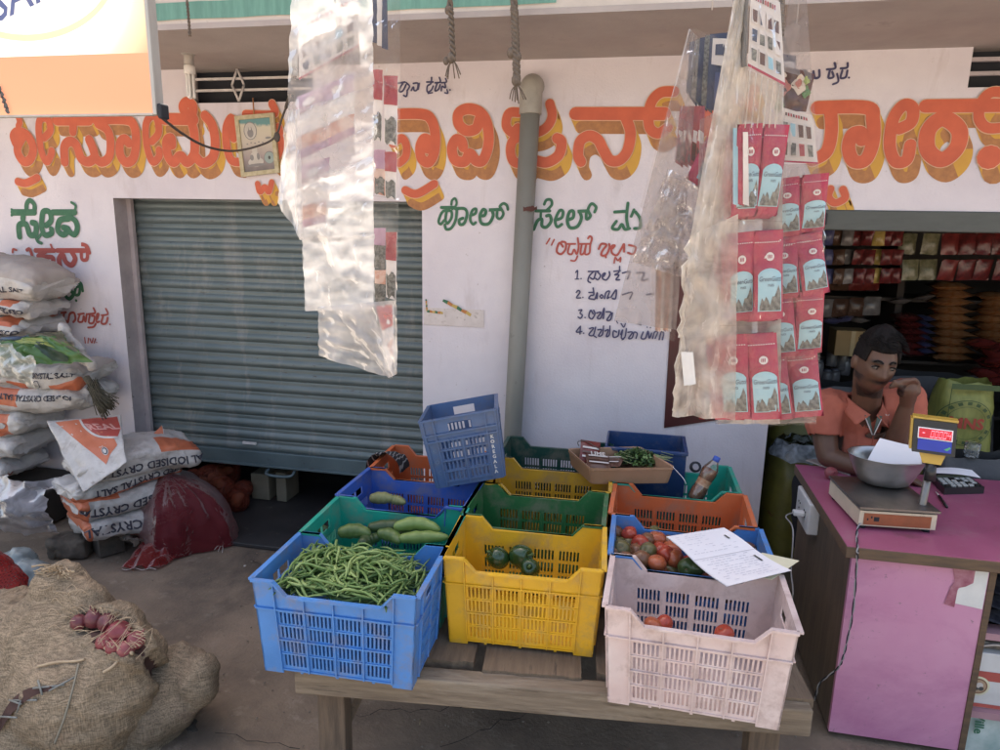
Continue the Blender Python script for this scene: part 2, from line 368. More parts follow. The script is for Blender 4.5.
mb = MB(); mb.tube(crom([(h.x-.085,YS-.03,h.z+.02),(h.x-.08,YS-.07,h.z+.004),(h.x,YS-.075,h.z-.004),(h.x+.08,YS-.07,h.z+.004),(h.x+.085,YS-.03,h.z+.02)],5), .009, m_rail); part('handle', mb, shut)
for a_ in (sh_l, sh_r-.028): mb = MB(); mb.box((a_,.10,0),(a_+.028,YS-.03,ztop), m_jamb); part('guide_rail', mb, shut)
p = at(250,443,Y=YS-.02)
mb = MB(); mb.box((p.x-.045,YS-.03,p.z-.006),(p.x+.045,YS-.018,p.z+.008), m_barw, rot=None); part('paper_scrap', mb, shut)

# ------------------------------------------------------------------ lettering
class Paint:
    """brush strokes on the wall face: given on the photo's zoomed pixels, laid on the wall plane"""
    def __init__(s, o, sc): s.o = o; s.s = sc
    def pts(s, st): return [at(s.o[0]+x/s.s, s.o[1]+y/s.s, Y=0) for x, y in st]
YY = [0]
def ribbon(pts, w, cap=True):
    """two edges and round ends of a stroke in the wall plane -> (left, right) lists"""
    n = len(pts); L = []; Rr = []
    for i, p in enumerate(pts):
        t = pts[min(i+1,n-1)]-pts[max(i-1,0)]; t.y = 0
        if t.length < 1e-7: t = Vector((1,0,0))
        t.normalize(); nn = Vector((-t.z,0,t.x)); ww = w
        if cap == 'taper': ww = w*(.55+.45*min(1, 2.5*min(i, n-1-i)/n+.25))
        L.append(p+nn*ww/2); Rr.append(p-nn*ww/2)
    return L, Rr
def paint(mb, pts, w, mat, y, round_=True, closed=False):
    n = len(pts); L, Rr = ribbon(pts, w)
    e = 1.2e-5; vs = []
    for i in range(n): vs += [Vector((L[i].x, y-e*i, L[i].z)), Vector((Rr[i].x, y-e*i, Rr[i].z))]
    mb.add(vs, [(2*i, 2*i+1, 2*i+3, 2*i+2) for i in range(n-1)], mat)
    if round_:
        for p, k in ((pts[0], 0), (pts[-1], n)):
            mb.add([Vector((p.x+w/2*math.cos(q*PI/6), y-e*(k+2), p.z+w/2*math.sin(q*PI/6))) for q in range(12)], [tuple(range(12))], mat)
m_or = pm('paint_orange', (.60,.135,.07), (.50,.105,.055), rough=.7, scale=9, spots=(.52,.2,.12), spot_scale=60, spot_amt=.68)
m_ye = pm('paint_yellow', (.62,.36,.06), (.55,.30,.05), rough=.7, scale=9)
m_br = pm('paint_brown', (.33,.15,.07), (.45,.21,.08), rough=.75, scale=30)
m_pale = pm('paint_pale', (.78,.52,.36), rough=.7)
m_gr = pm('paint_green', (.035,.135,.075), (.05,.16,.09), rough=.7, scale=30)
m_red = pm('paint_red', (.42,.09,.075), (.36,.08,.065), rough=.7, scale=30)
m_navy = pm('paint_navy', (.05,.05,.12), (.07,.07,.15), rough=.7, scale=30)
SV = Vector((.030,0,-.062))
def heading(name, o, sc, strokes, sv=SV):
    face = MB(); side = MB(); edge = MB(); P_ = Paint(o, sc)
    for k, (st, w) in enumerate(strokes):
        closed = st[0] == st[-1]
        pts = crom(P_.pts(st[:-1]), 7, True) if closed else crom(P_.pts(st), 7)
        if closed: pts.append(pts[0].copy())
        ww = 1.12*w/sc/(F/ (pts[0]-CAMP).dot(FW))
        L, Rr = ribbon(pts, ww); n = len(pts)
        capa = []; out = L[:]
        t = pts[-1]-pts[-2]; a0 = math.atan2(t.z, t.x)
        out += [Vector((pts[-1].x+ww/2*math.cos(a0+PI/2-q*PI/6), 0, pts[-1].z+ww/2*math.sin(a0+PI/2-q*PI/6))) for q in range(1, 6)]
        out += Rr[::-1]
        t = pts[0]-pts[1]; a0 = math.atan2(t.z, t.x)
        out += [Vector((pts[0].x+ww/2*math.cos(a0+PI/2-q*PI/6), 0, pts[0].z+ww/2*math.sin(a0+PI/2-q*PI/6))) for q in range(1, 6)]
        N = len(out); base = -.0012-.00025*k
        for i in range(N):
            a, b = out[i], out[(i+1) % N]; d = b-a
            if d.length < 1e-6: continue
            nn = Vector((-d.z, 0, d.x)).normalized()     # outline runs clockwise: outward side
            dn = -nn.z; rt = nn.x
            mat = m_br if dn > abs(rt)*1.1 else m_ye
            y = base-i*1.3e-6 - (.00012 if mat is m_ye else 0)
            side.add([(a.x,y,a.z),(b.x,y,b.z),(b.x+sv.x,y,b.z+sv.z),(a.x+sv.x,y,a.z+sv.z)], [(0,1,2,3)], mat)
        # the far end of the block shadow
        paint(side, [p+sv for p in pts], ww*.98, m_br, base+.0002)
        paint(edge, pts, ww+.007, m_pale, -.0050-.0002*k)
        paint(face, pts, ww, m_or, -.0078-.0002*k)
    part(name+'_shade', side, bld); part(name+'_outline', edge, bld); part(name, face, bld)
H1 = [([(118,225),(130,262),(122,290)],36), ([(105,395),(92,350),(120,325),(175,345),(214,420),(200,490),(160,512),(125,470),(118,420),(150,355)],50), ([(118,636),(170,645),(240,612)],42),
      ([(283,362),(322,315),(305,245),(258,250),(250,330),(268,450),(300,512),(328,465),(330,445)],42),
      ([(362,250),(560,250)],62), ([(465,290),(463,325)],48), ([(412,512),(410,420),(445,385),(485,410),(515,490),(560,512),(598,480),(585,420),(565,375)],52),
      ([(598,480),(640,515),(690,480),(698,380),(675,310),(620,275)],50), ([(605,250),(790,250),(845,290),(858,390),(840,490),(795,515),(760,470),(757,400),(785,370),(812,395)],52)]
heading('heading_lettering', (0,80), 6.25, H1, SV*.92)
H2 = [([(80,385),(122,330),(110,240),(70,232),(42,290),(50,420),(85,512),(125,480),(125,440)],42),
      ([(155,245),(340,248)],62), ([(205,405),(200,365),(172,385),(180,470),(215,515),(258,475),(300,515),(345,460),(345,340),(328,250),(338,170),(300,140),(275,165),(285,200)],54),
      ([(345,470),(400,520),(462,480),(475,380),(455,280),(412,225)],54),
      ([(590,365),(580,240),(545,300),(548,420),(575,500),(620,515)],46), ([(665,215),(840,215),(830,150)],44), ([(740,650),(755,700),(785,670),(810,700),(828,640)],32), ([(870,300),(880,420),(850,500)],50)]
heading('heading_lettering', (140,80), 6.25, H2, SV*.94)
H3 = [([(20,400),(75,365),(105,410),(100,480),(60,520)],44), ([(20,215),(200,215),(260,250),(285,340),(280,450),(245,515),(200,490),(192,420),(215,370),(245,385),(240,430)],56), ([(98,690),(170,712),(280,650)],44),
      ([(560,250),(540,305),(480,318),(432,275),(432,210),(490,182),(565,205),(610,280),(618,400),(585,500),(540,505),(500,460),(470,510),(410,500),(390,430),(415,375),(450,385),(460,420)],58),
      ([(800,300),(765,330),(728,285),(745,210),(810,205)],50), ([(830,350),(770,380),(755,450),(780,515),(860,520)],52)]
heading('heading_lettering', (390,80), 6.25, H3)
H4 = [([(-20,340),(60,325),(115,285),(140,220),(125,150)],50), ([(-40,480),(40,505),(110,515),(180,470),(198,390),(170,365)],56),
      ([(285,212),(840,212)],68), ([(600,240),(628,330),(610,440),(560,502),(500,502),(460,440),(425,375),(370,350),(315,385),(302,470),(320,512)],58),
      ([(900,75),(820,80),(765,130),(742,210),(748,300),(800,335),(860,300)],56)]
heading('heading_lettering', (530,80), 6.25, H4)
H5 = [([(85,140),(330,140),(362,200),(362,310),(325,400),(265,405),(240,340),(258,275),(300,265),(308,300)],56), ([(150,150),(155,260),(130,360),(60,402)],54),
      ([(495,245),(552,212),(560,145),(515,128),(462,200),(446,330),(475,408),(530,400),(548,325)],50),
      ([(625,132),(1040,128)],56), ([(713,195),(640,250),(635,350),(705,400),(780,340),(790,250),(713,195)],66),
      ([(1060,75),(960,62),(905,110),(890,190),(930,240),(1010,240)],44), ([(942,386),(944,388)],100), ([(150,545),(140,585),(172,615),(222,590),(212,548)],32)]
heading('heading_lettering', (800,80), 5, H5, SV*1.02)
heading('heading_lettering', (700,80), 6.25, [([(150,130),(280,130),(330,160)],60), ([(40,210),(60,320),(150,420),(330,480)],56), ([(300,130),(340,60)],50), ([(-30,210),(200,205)],60), ([(-20,360),(60,300),(150,380),(120,480),(20,510)],56)])
def lines(name, o, sc, mat, strokes, dots=()):
    mb = MB(); P_ = Paint(o, sc); y = -.003
    for k, (st, w) in enumerate(strokes):
        pts = crom(P_.pts(st), 6); ww = (1.0 if w < 16 else 1.06)*w/sc/(F/(pts[0]-CAMP).dot(FW)); paint(mb, pts, ww, mat, y-.0002*k)
    for (x, yy, w) in dots:
        p = P_.pts([(x, yy)])[0]; ww = w/sc/(F/(p-CAMP).dot(FW)); mb.add([Vector((p.x+ww/2*math.cos(q*PI/5), y-.004, p.z+ww/2*math.sin(q*PI/5))) for q in range(10)], [tuple(range(10))], mat)
    part(name, mb, bld)
lines('green_lettering', (430,190), 10, m_gr, [([(115,175),(250,175)],30), ([(215,145),(222,105),(252,85),(268,125),(255,165),(225,190)],23), ([(190,200),(125,220),(88,310),(110,342),(150,300),(175,335),(215,280),(215,215),(170,215),(155,300)],26), ([(150,350),(165,393),(215,380),(258,300),(270,200)],27),
   ([(255,187),(345,187),(372,240),(345,330),(302,345),(295,300),(330,282)],29), ([(405,255),(455,235),(462,190),(425,205),(403,290),(430,342),(458,325)],26), ([(502,255),(545,255),(560,210),(530,197),(500,265),(520,335),(590,335),(632,260),(620,205),(595,200),(710,195)],30), ([(675,200),(672,270),(705,287),(735,240),(715,190),(700,165),(735,135),(770,155),(780,195)],26)])
lines('green_lettering', (530,190), 9.09, m_gr, [([(55,190),(180,190)],27), ([(130,130),(150,92),(190,90),(198,135),(150,188)],24), ([(100,200),(98,242)],22), ([(35,358),(70,280),(108,265),(110,325),(150,337),(192,285),(182,232),(152,235)],28),
   ([(240,272),(290,250),(300,195),(268,190),(230,275),(248,335),(290,312)],26), ([(350,270),(392,250),(395,195),(360,200),(340,280),(365,342),(430,332),(467,260),(455,205),(440,195),(530,190)],28), ([(512,200),(515,265),(550,235),(528,180),(560,125),(600,155),(588,200)],25),
   ([(770,200),(870,195)],26), ([(785,285),(748,345),(800,357),(835,312),(862,357),(905,350)],26), ([(890,120),(878,250),(892,340)],26), ([(920,240),(945,180)],24), ([(960,200),(1000,260),(1000,340),(950,350)],26)])
lines('red_lettering', (530,190), 9.09, m_red, [([(150,490),(180,440)],14), ([(195,500),(220,450)],14), ([(300,515),(268,480),(243,555),(282,582),(322,540),(325,480),(290,470)],19), ([(345,490),(412,490)],16), ([(360,500),(345,570),(380,582),(402,540),(425,582),(442,520),(435,438)],17), ([(372,640),(410,642),(432,600)],15),
   ([(455,490),(550,490)],16), ([(470,500),(460,580),(490,572),(510,500),(500,580),(540,572),(548,500),(563,440),(545,420),(528,440)],17), ([(625,535),(650,490),(695,500),(660,550),(648,590),(690,592),(722,530),(720,492)],19), ([(685,590),(690,612)],17), ([(752,530),(772,505),(745,510),(745,570),(790,592),(832,530),(855,490),(855,560)],18), ([(765,662),(775,612),(800,640),(825,612),(820,652)],14), ([(900,500),(960,520),(940,580),(890,570)],18)])
lines('blue_lettering', (565,255), 8.336, m_navy, [([(90,145),(106,130),(100,200)],11), ([(85,201),(116,200)],9), ([(195,137),(280,135)],13), ([(235,140),(203,175),(192,215),(212,230)],13), ([(212,190),(238,200),(256,150)],13), ([(270,140),(296,170),(276,205),(256,195)],13), ([(322,178),(336,152),(316,160),(314,195),(345,207),(372,170),(370,140)],14), ([(408,136),(460,130)],13), ([(456,95),(450,142),(415,165),(450,167),(425,205),(455,206)],13), ([(480,150),(540,140),(520,200)],13), ([(600,150),(660,150),(640,210),(690,200)],13),
   ([(95,312),(110,295),(126,310),(96,355),(132,356)],11), ([(200,312),(240,310)],12), ([(235,275),(240,330),(215,337),(200,360),(232,367),(250,365),(270,312),(266,362)],13), ([(292,345),(305,330),(318,345),(305,360),(292,346)],11), ([(330,362),(342,312),(372,302),(352,360),(370,350)],12), ([(385,350),(402,322),(428,290),(422,360),(396,362)],13), ([(480,330),(560,310),(540,365)],13), ([(680,330),(740,320)],13),
   ([(115,460),(142,456),(126,484),(146,500),(130,527),(110,515)],11), ([(235,490),(215,460),(200,510),(225,532),(250,490),(240,460)],13), ([(265,482),(300,477),(270,522),(300,522),(327,440),(320,527)],13), ([(345,472),(385,480),(350,540),(380,537),(396,482)],13), ([(430,550),(440,566)],10), ([(468,570),(490,600),(504,570)],11), ([(612,574),(632,582)],10),
   ([(130,592),(95,640),(142,636)],11), ([(130,592),(126,657)],11), ([(205,612),(240,607),(200,660),(236,667),(256,600)],12), ([(240,670),(262,685)],11), ([(275,622),(306,622),(280,672),(312,662),(322,590)],12), ([(335,632),(362,622),(345,677),(370,662),(376,590)],12), ([(430,640),(405,632),(405,682),(442,672),(452,625)],13), ([(465,660),(482,620),(470,690),(500,682),(512,612)],12), ([(475,705),(490,700)],9), ([(525,642),(562,642),(530,692),(560,687),(576,642),(602,652),(592,692)],12), ([(652,640),(635,690),(670,692),(692,632),(702,692),(722,650)],13), ([(730,692),(747,640),(772,640),(752,692)],12), ([(785,702),(802,640),(822,650),(812,702)],13)],
   [(135,196,13),(150,352,13),(168,520,13),(157,650,13),(685,600,12),(712,604,12)])
lines('green_lettering', (0,190), 6.25, m_gr, [([(75,122),(95,140),(75,158)],16), ([(85,140),(215,140)],38), ([(172,145),(168,95),(188,65),(217,92),(217,140)],28), ([(148,150),(145,182)],34), ([(125,292),(122,222),(165,215),(190,280),(225,272),(228,215),(205,205)],36), ([(225,290),(240,322),(262,332)],20), ([(262,275),(235,308)],18), ([(292,222),(322,190),(312,138),(272,140),(265,230),(285,282),(325,270),(325,245)],34), ([(335,140),(470,140)],36), ([(450,78),(476,100),(465,150)],16), ([(430,180),(378,190),(365,250),(400,280),(430,245),(400,235)],36), ([(418,240),(465,280),(487,240),(472,190),(430,165)],34)])
lines('red_lettering', (0,190), 6.25, m_red, [([(360,378),(530,378)],28), ([(450,385),(472,430),(450,468),(415,450),(395,405),(372,430),(377,475)],32), ([(510,380),(515,432),(545,432),(548,380),(535,345),(512,340),(545,350),(562,392)],22), ([(225,378),(340,378)],28), ([(320,342),(337,380)],14), ([(285,385),(240,420),(330,420),(330,462)],28), ([(82,390),(85,370),(106,375)],14), ([(172,375),(190,370),(205,412)],20), ([(60,420),(120,420)],26)])
lines('green_lettering', (0,190), 6.25, m_gr, [([(320,600),(330,662),(360,682),(382,640),(340,625)],22), ([(395,605),(490,603)],18), ([(435,620),(408,650),(435,680),(462,650),(435,620)],22), ([(478,605),(470,650),(497,650),(502,590),(482,572),(510,585),(520,630)],18)], [(482,690,18)])
lines('red_lettering', (0,290), 8.33, m_red, [([(515,190),(552,185)],18), ([(540,190),(525,240),(520,265),(550,255),(570,265),(585,200),(620,190),(632,240),(615,266)],19), ([(655,202),(702,195)],16), ([(668,205),(655,260),(690,262),(702,215),(715,265),(727,200)],17), ([(740,200),(795,190),(783,150)],16), ([(752,210),(745,270),(780,272),(792,220),(770,215)],17), ([(738,312),(782,307),(802,280)],16), ([(815,240),(827,200),(812,205),(810,265),(832,262)],16), ([(850,210),(902,200),(886,155)],15), ([(862,220),(850,275),(886,277),(902,230)],17), ([(710,395),(716,440)],10), ([(742,400),(738,440)],10), ([(755,405),(770,440),(782,400)],10), ([(790,440),(802,405)],10)], [(462,148,24),(922,285,15),(812,435,11)])
lines('blue_lettering', (380,50), 7.143, m_navy, [([(120,240),(180,230)],13), ([(165,240),(145,270),(140,298),(165,292),(187,250)],13), ([(190,235),(212,260),(195,292)],12), ([(170,325),(190,332),(196,300)],12), ([(225,290),(240,265),(246,290),(266,285),(272,240),(240,240)],12), ([(275,282),(282,240)],11), ([(335,230),(380,230)],12), ([(370,198),(365,240),(340,260),(340,300),(366,290),(382,260)],12), ([(345,312),(376,306)],10), ([(395,236),(432,230),(426,198)],12), ([(410,240),(395,292),(420,282),(432,250)],12), ([(440,236),(476,230),(470,205)],11), ([(465,240),(470,270),(445,262),(440,292)],12), ([(465,307),(486,310),(480,285)],11), ([(60,240),(110,230),(90,290)],13)], [(503,287,13)])
lines('blue_lettering', (760,0), 4.1667, m_navy, [([(160,300),(190,295),(185,325)],9), ([(222,298),(228,325),(246,320),(246,293)],10), ([(278,290),(312,285),(310,263)],9), ([(290,295),(285,325),(305,321),(300,300)],9), ([(320,308),(325,340),(303,352)],8), ([(335,286),(362,282),(364,264)],9), ([(342,295),(335,325),(356,322),(363,295)],9)], [(369,325,9)])

# things fixed on the wall ------------------------------------------------
m_pvc = pm('pvc_grey', (.235,.235,.215), (.19,.19,.17), rough=.5, scale=4, stretch=(1,1,.4), spots=(.12,.115,.10), spot_scale=12, spot_amt=.63)
m_pvc2 = pm('pvc_old', (.36,.345,.31), rough=.5, scale=12)
t = at(531,92,Y=-.065); b_ = at(513,430,Y=-.065)
pipe = thing('drain_pipe', 'grey plastic drain pipe running down the wall between green words', 'pipe', (t.x,-.065,0))
mb = MB(); mb.tube([(t.x,-.065,t.z-.06),(b_.x+.0,-.065,b_.z),(b_.x-.005,-.065,0)], .047, m_pvc, n=20); part('pipe', mb, pipe)
mb = MB(); mb.tube(crom([(t.x,.01,t.z+.035),(t.x,-.03,t.z+.035),(t.x,-.062,t.z+.015),(t.x,-.066,t.z-.03),(t.x,-.066,t.z-.10)],6), .054, m_pvc2, n=20); part('elbow', mb, pipe)
s = at(523.5,209,Y=-.11)
mb = MB(); mb.grid(lambda u, v: Vector((t.x+(s.x-t.x)*.0-.0025+.0485*math.sin((u-.5)*3.0), -.065-.0486*math.cos((u-.5)*3.0), s.z+.02*(v-.5)*(1+.8*fbm((u,0,3),5))+.012*(u-.5)-.006*v*fbm((u,0,9),14))), 24, 3, pm('red_oxide_mark', (.10,.035,.03), rough=.8)); part('paint_mark', mb, pipe)
# torn poster
mb = MB(); A, B = at(424,298,Y=-.004), at(484,318,Y=-.004)
mb.grid(lambda u, v: Vector((A.x+(B.x-A.x)*u, -.0045-.002*fbm((u,v,1),6), A.z-.05+(B.z-A.z)*v)), 8, 4, pm('torn_paper', (.66,.61,.60), (.58,.53,.52), rough=.9, scale=18, spots=(.40,.36,.34), spot_amt=.56, spot_scale=30))
for a, b, w in (((443,300),(471,315),4),((426,299),(427,311),2),((427,311),(443,313),3)):
    pa, pb = at(*a,Y=-.007), at(*b,Y=-.007); d = (pb-pa).normalized(); nn = Vector((-d.z,0,d.x))*w/200/2
    for k in range(6):
        q0, q1 = pa.lerp(pb,k/6), pa.lerp(pb,(k+1)/6); mb.add([q0+nn*(.5+.5*(k%2)), q1+nn*(1-.4*(k%2)), q1-nn, q0-nn*.8], [(0,1,2,3)], (m_gr, pm('scrap_orange',(.5,.2,.06)), pm('scrap_yellow',(.55,.4,.12)))[k%3])
single('torn_poster', mb, 'torn remains of a small poster on the wall left of the pipe', 'poster', (A.x,0,A.z))
# wall poster behind the hanging strips
mb = MB(); q = [at(664,428,Y=-.008), at(752,415,Y=-.008), at(752,250,Y=-.008), at(674,262,Y=-.008)]
m_pr = pm('poster_maroon', (.085,.012,.012), (.045,.008,.01), rough=.45, scale=5)
mb.poly(q, m_pr, (0,.004,0))
def inq(u, v, y): return (q[0].lerp(q[1],u)).lerp(q[3].lerp(q[2],u), v)+Vector((0,y,0))
for k in range(26):
    u = random.uniform(.2,.97); v = random.uniform(.02,.13); r = random.uniform(.012,.03); mt = random.choice([m_gr, pm('leaf_print',(.06,.16,.03)), pm('print_red',(.35,.03,.03)), pm('print_cream',(.6,.5,.4))])
    mb.add([inq(u,v,-.001-.0002*k)+Vector((r*math.cos(a*1.05)*random.uniform(.6,1.2),0,r*.6*math.sin(a*1.05))) for a in range(6)], [tuple(range(6))], mt)
mb.poly([inq(.25,.12,-.007), inq(.95,.10,-.007), inq(.95,.14,-.007), inq(.25,.16,-.007)], pm('print_cream',(.6,.5,.4)))
single('wall_poster', mb, 'maroon printed poster stuck on the wall beside the shop doorway', 'poster', tuple(q[0]))
# framed picture
pf = [at(234,116,Y=-.03), at(273,112.5,Y=-.03), at(279,172.5,Y=-.03), at(241,177,Y=-.03)]
fr = thing('framed_picture', 'small framed devotional print hanging on the orange lettering', 'picture', tuple(pf[3]))
def fq(u, v, y=0): return (pf[3].lerp(pf[2],u)).lerp(pf[0].lerp(pf[1],u), v)+Vector((0,y,0))
m_fr = pm('frame_gilt', (.50,.45,.30), (.36,.31,.18), rough=.45, scale=40)
mb = MB()
for a, b, c, d in (((0,0),(1,0),(.9,.07),(.1,.07)),((1,0),(1,1),(.9,.93),(.9,.07)),((1,1),(0,1),(.1,.93),(.9,.93)),((0,1),(0,0),(.1,.07),(.1,.93))):
    mb.poly([fq(*a), fq(*b), fq(*c), fq(*d)], m_fr, (0,.018,0))
part('frame', mb, fr)
def printmat(name, stops):
    m = bpy.data.materials.new(name); m.use_nodes = True; nt = m.node_tree; L = nt.links; b = nt.nodes['Principled BSDF']; b.inputs['Roughness'].default_value = .35
    tc = _n(nt,'ShaderNodeTexCoord'); sp = _n(nt,'ShaderNodeSeparateXYZ'); L.new(tc.outputs['Generated'], sp.inputs[0])
    nz = _n(nt,'ShaderNodeTexNoise', Scale=4.0, Detail=4); L.new(tc.outputs['Generated'], nz.inputs['Vector'])
    ad = _n(nt,'ShaderNodeMath', operation='MULTIPLY_ADD'); ad.inputs[1].default_value = .25; L.new(nz.outputs[0], ad.inputs[0]); L.new(sp.outputs['Z'], ad.inputs[2])
    cr = _n(nt,'ShaderNodeValToRGB'); el = cr.color_ramp.elements
    while len(el) < len(stops): el.new(.5)
    for e, (p, c) in zip(el, stops): e.position = p; e.color = (*c, 1)
    L.new(ad.outputs[0], cr.inputs[0]); L.new(cr.outputs[0], b.inputs['Base Color']); return m
mb = MB(); mb.poly([fq(.09,.06,.006), fq(.91,.06,.006), fq(.91,.94,.006), fq(.09,.94,.006)], printmat('print_sky', [(.1,(.10,.09,.09)),(.4,(.32,.26,.25)),(.7,(.50,.44,.36)),(.95,(.55,.5,.38)),(1.05,(.12,.26,.26))]))
def ell(cx, cy, rx, ry, mt, y, n=18, M=fq): mb.add([M(cx+rx*math.cos(2*PI*k/n), cy+ry*math.sin(2*PI*k/n), y) for k in range(n)], [tuple(range(n))], mt)
pale = pm('print_pale', (.55,.52,.47)); gry = pm('print_grey', (.25,.24,.24)); dk = pm('print_dark', (.07,.07,.07))
ell(.36,.74,.17,.15,gry,.0055); ell(.36,.74,.15,.135,pale,.005); ell(.36,.76,.05,.05,gry,.0045); ell(.36,.70,.08,.07,gry,.0046); ell(.36,.78,.03,.03,pale,.004)
ell(.42,.22,.20,.08,pale,.0055); ell(.42,.30,.13,.10,pale,.005); ell(.42,.42,.07,.06,pale,.0047); ell(.33,.30,.05,.05,gry,.0045); ell(.50,.31,.04,.06,gry,.0045); ell(.42,.17,.24,.025,gry,.0043)
ell(.78,.27,.14,.11,gry,.0053); ell(.78,.27,.125,.095,pm('print_teal',(.32,.40,.38)),.005); ell(.78,.27,.03,.03,dk,.0046)
for k in range(5): ell(.25+.1*k, .53+.015*(k%2), .025, .012, gry, .005, 8)
ell(.8,.60,.08,.02,gry,.005,8)
part('print', mb, fr)
mb = MB(); ht = at(253,98,Y=-.01); mb.tube([fq(.5,1,.005), ht], .0035, m_br, n=6); part('hanging_string', mb, fr)
# bulb with its holder
c = at(188,48,Y=-.30)
bl = thing('light_bulb', 'white compact fluorescent bulb hanging from its holder under the canopy', 'bulb', (c.x,-.30,c.z))
m_holder = pm('holder_grey', (.42,.40,.37), rough=.5, scale=30); m_glass = pm('bulb_glass', (.80,.79,.76), rough=.25)
top = c.z-.02
mb = MB(); mb.lathe([(.001,top+.05),(.012,top+.05),(.014,top+.0),(.022,top-.01),(.024,top-.055),(.001,top-.055)], m_holder, n=16, c=(c.x,-.30,0)); part('holder', mb, bl)
mb = MB(); mb.lathe([(.001,top-.055),(.021,top-.055),(.027,top-.065),(.027,top-.095),(.02,top-.10),(.001,top-.10)], m_glass, n=16, c=(c.x,-.30,0)); part('ballast', mb, bl)
mb = MB()
for k in range(3):
    a = k*2*PI/3+.4; x0, y0 = c.x+.016*math.cos(a-.45), -.30+.016*math.sin(a-.45); x1, y1 = c.x+.016*math.cos(a+.45), -.30+.016*math.sin(a+.45)
    mb.tube(crom([(x0,y0,top-.095),(x0,y0,top-.19),((x0+x1)/2,(y0+y1)/2,top-.205),(x1,y1,top-.19),(x1,y1,top-.095)],4), .0065, m_glass, n=8)
part('glass_tube', mb, bl)
mb = MB(); mb.tube([(c.x,-.30,top+.04),(c.x-.003,-.30,2.541)], .005, m_holder, n=6); mb.lathe([(.001,2.535),(.03,2.536),(.034,2.5405)], m_holder, n=16, c=(c.x,-.30,0)); part('flex', mb, bl)
# swag of cable from the signboard past the picture
m_cab = pm('cable_dark', (.09,.075,.065), rough=.7)
YB = -2.0
def swag():
    a = at(155,112,Y=-1.2); pts = [a, at(180,132,Y=-.9), at(205,146,Y=-.6), at(232,151,Y=-.4), at(258,146,Y=-.3), at(275,137,Y=-.25), at(282,118,Y=-.25), at(290,95,Y=-.3), at(300,50,Y=-.4), at(306,5,Y=-.5)]
    return pts
mb = MB(); pts = crom(swag(), 6); mb.tube(pts[:40], .0055, m_cab, n=6); mb.tube(pts[39:], [.008+.003*math.sin(i*1.3) for i in range(len(pts)-39)], m_cab, n=6)
mb.ball(at(277,137,Y=-.25), .018, m_cab, 8, (1,.7,1.4))
single('hanging_cable', mb, 'dark cable sagging in front of the framed picture', 'cable', tuple(pts[20]))
# ropes under the canopy
m_rope = pm('coir_rope', (.17,.135,.105), (.10,.08,.065), rough=.95, scale=120)
def rope(label, px, y0, y1, Y, r, knots=(), strands=2, fray=True):
    mb = MB(); top = at(px[0],0,Y=Y); top.z = 2.80; pts = [top]+[at(px[0]+(px[1]-px[0])*k/6, y0+(y1-y0)*k/6, Y=Y) for k in range(7)]
    for s in range(strands):
        pp = crom(pts, 10); mb.tube([p+Vector((r*.8*math.cos(i*.55+s*2*PI/strands), r*.8*math.sin(i*.55+s*2*PI/strands), 0)) for i, p in enumerate(pp)], r*.8, m_rope, n=6)
    for (kx, ky, kr) in knots:
        c = at(kx,ky,Y=Y); mb.ball(c, kr, m_rope, 10, (1,1,1.3))
    if fray:
        e = pts[-1]
        for k in range(7):
            a = random.uniform(-1,1); mb.tube(crom([e, e+Vector((a*.02,0,-.02)), e+Vector((a*.035+.005,random.uniform(-.01,.01),-.05-.02*random.random()))],3), .0022, m_rope, n=4)
    single('rope', mb, label, 'rope', tuple(pts[-1]), group='loose rope ends hanging under the canopy')
rope('thin rope end hanging near the bulb and ventilator', (187,190), 0, 36, -.78, .004, (), 2, False)
rope('short knotted rope end with frayed tip above the blue Kannada words', (450,453), 0, 60, -.80, .008, [(448,10,.013),(451,58,.016),(446,61,.012)])
rope('long doubled rope with knots ending beside the top of the drain pipe', (514,517), 0, 84, -.80, .010, [(511,53,.016),(518,57,.014),(516,80,.018)], 3)
rope('thin rope beside the pink sachet strips on the right', (782,781), 0, 35, -.80, .007, [(781,42,.014)], 2, True)
mb = MB(); mb.tube([(-3,-.80,2.80),(3,-.80,2.80)], .016, m_cab, n=10)
for x in (-2.6,-.3,2.4): mb.tube([(x,-.80,2.80),(x,-.69,2.80)], .012, m_cab, n=8)
single('iron_rod', mb, 'iron rod fixed along the canopy edge holding the ropes', 'rod', (0,-.8,2.8))

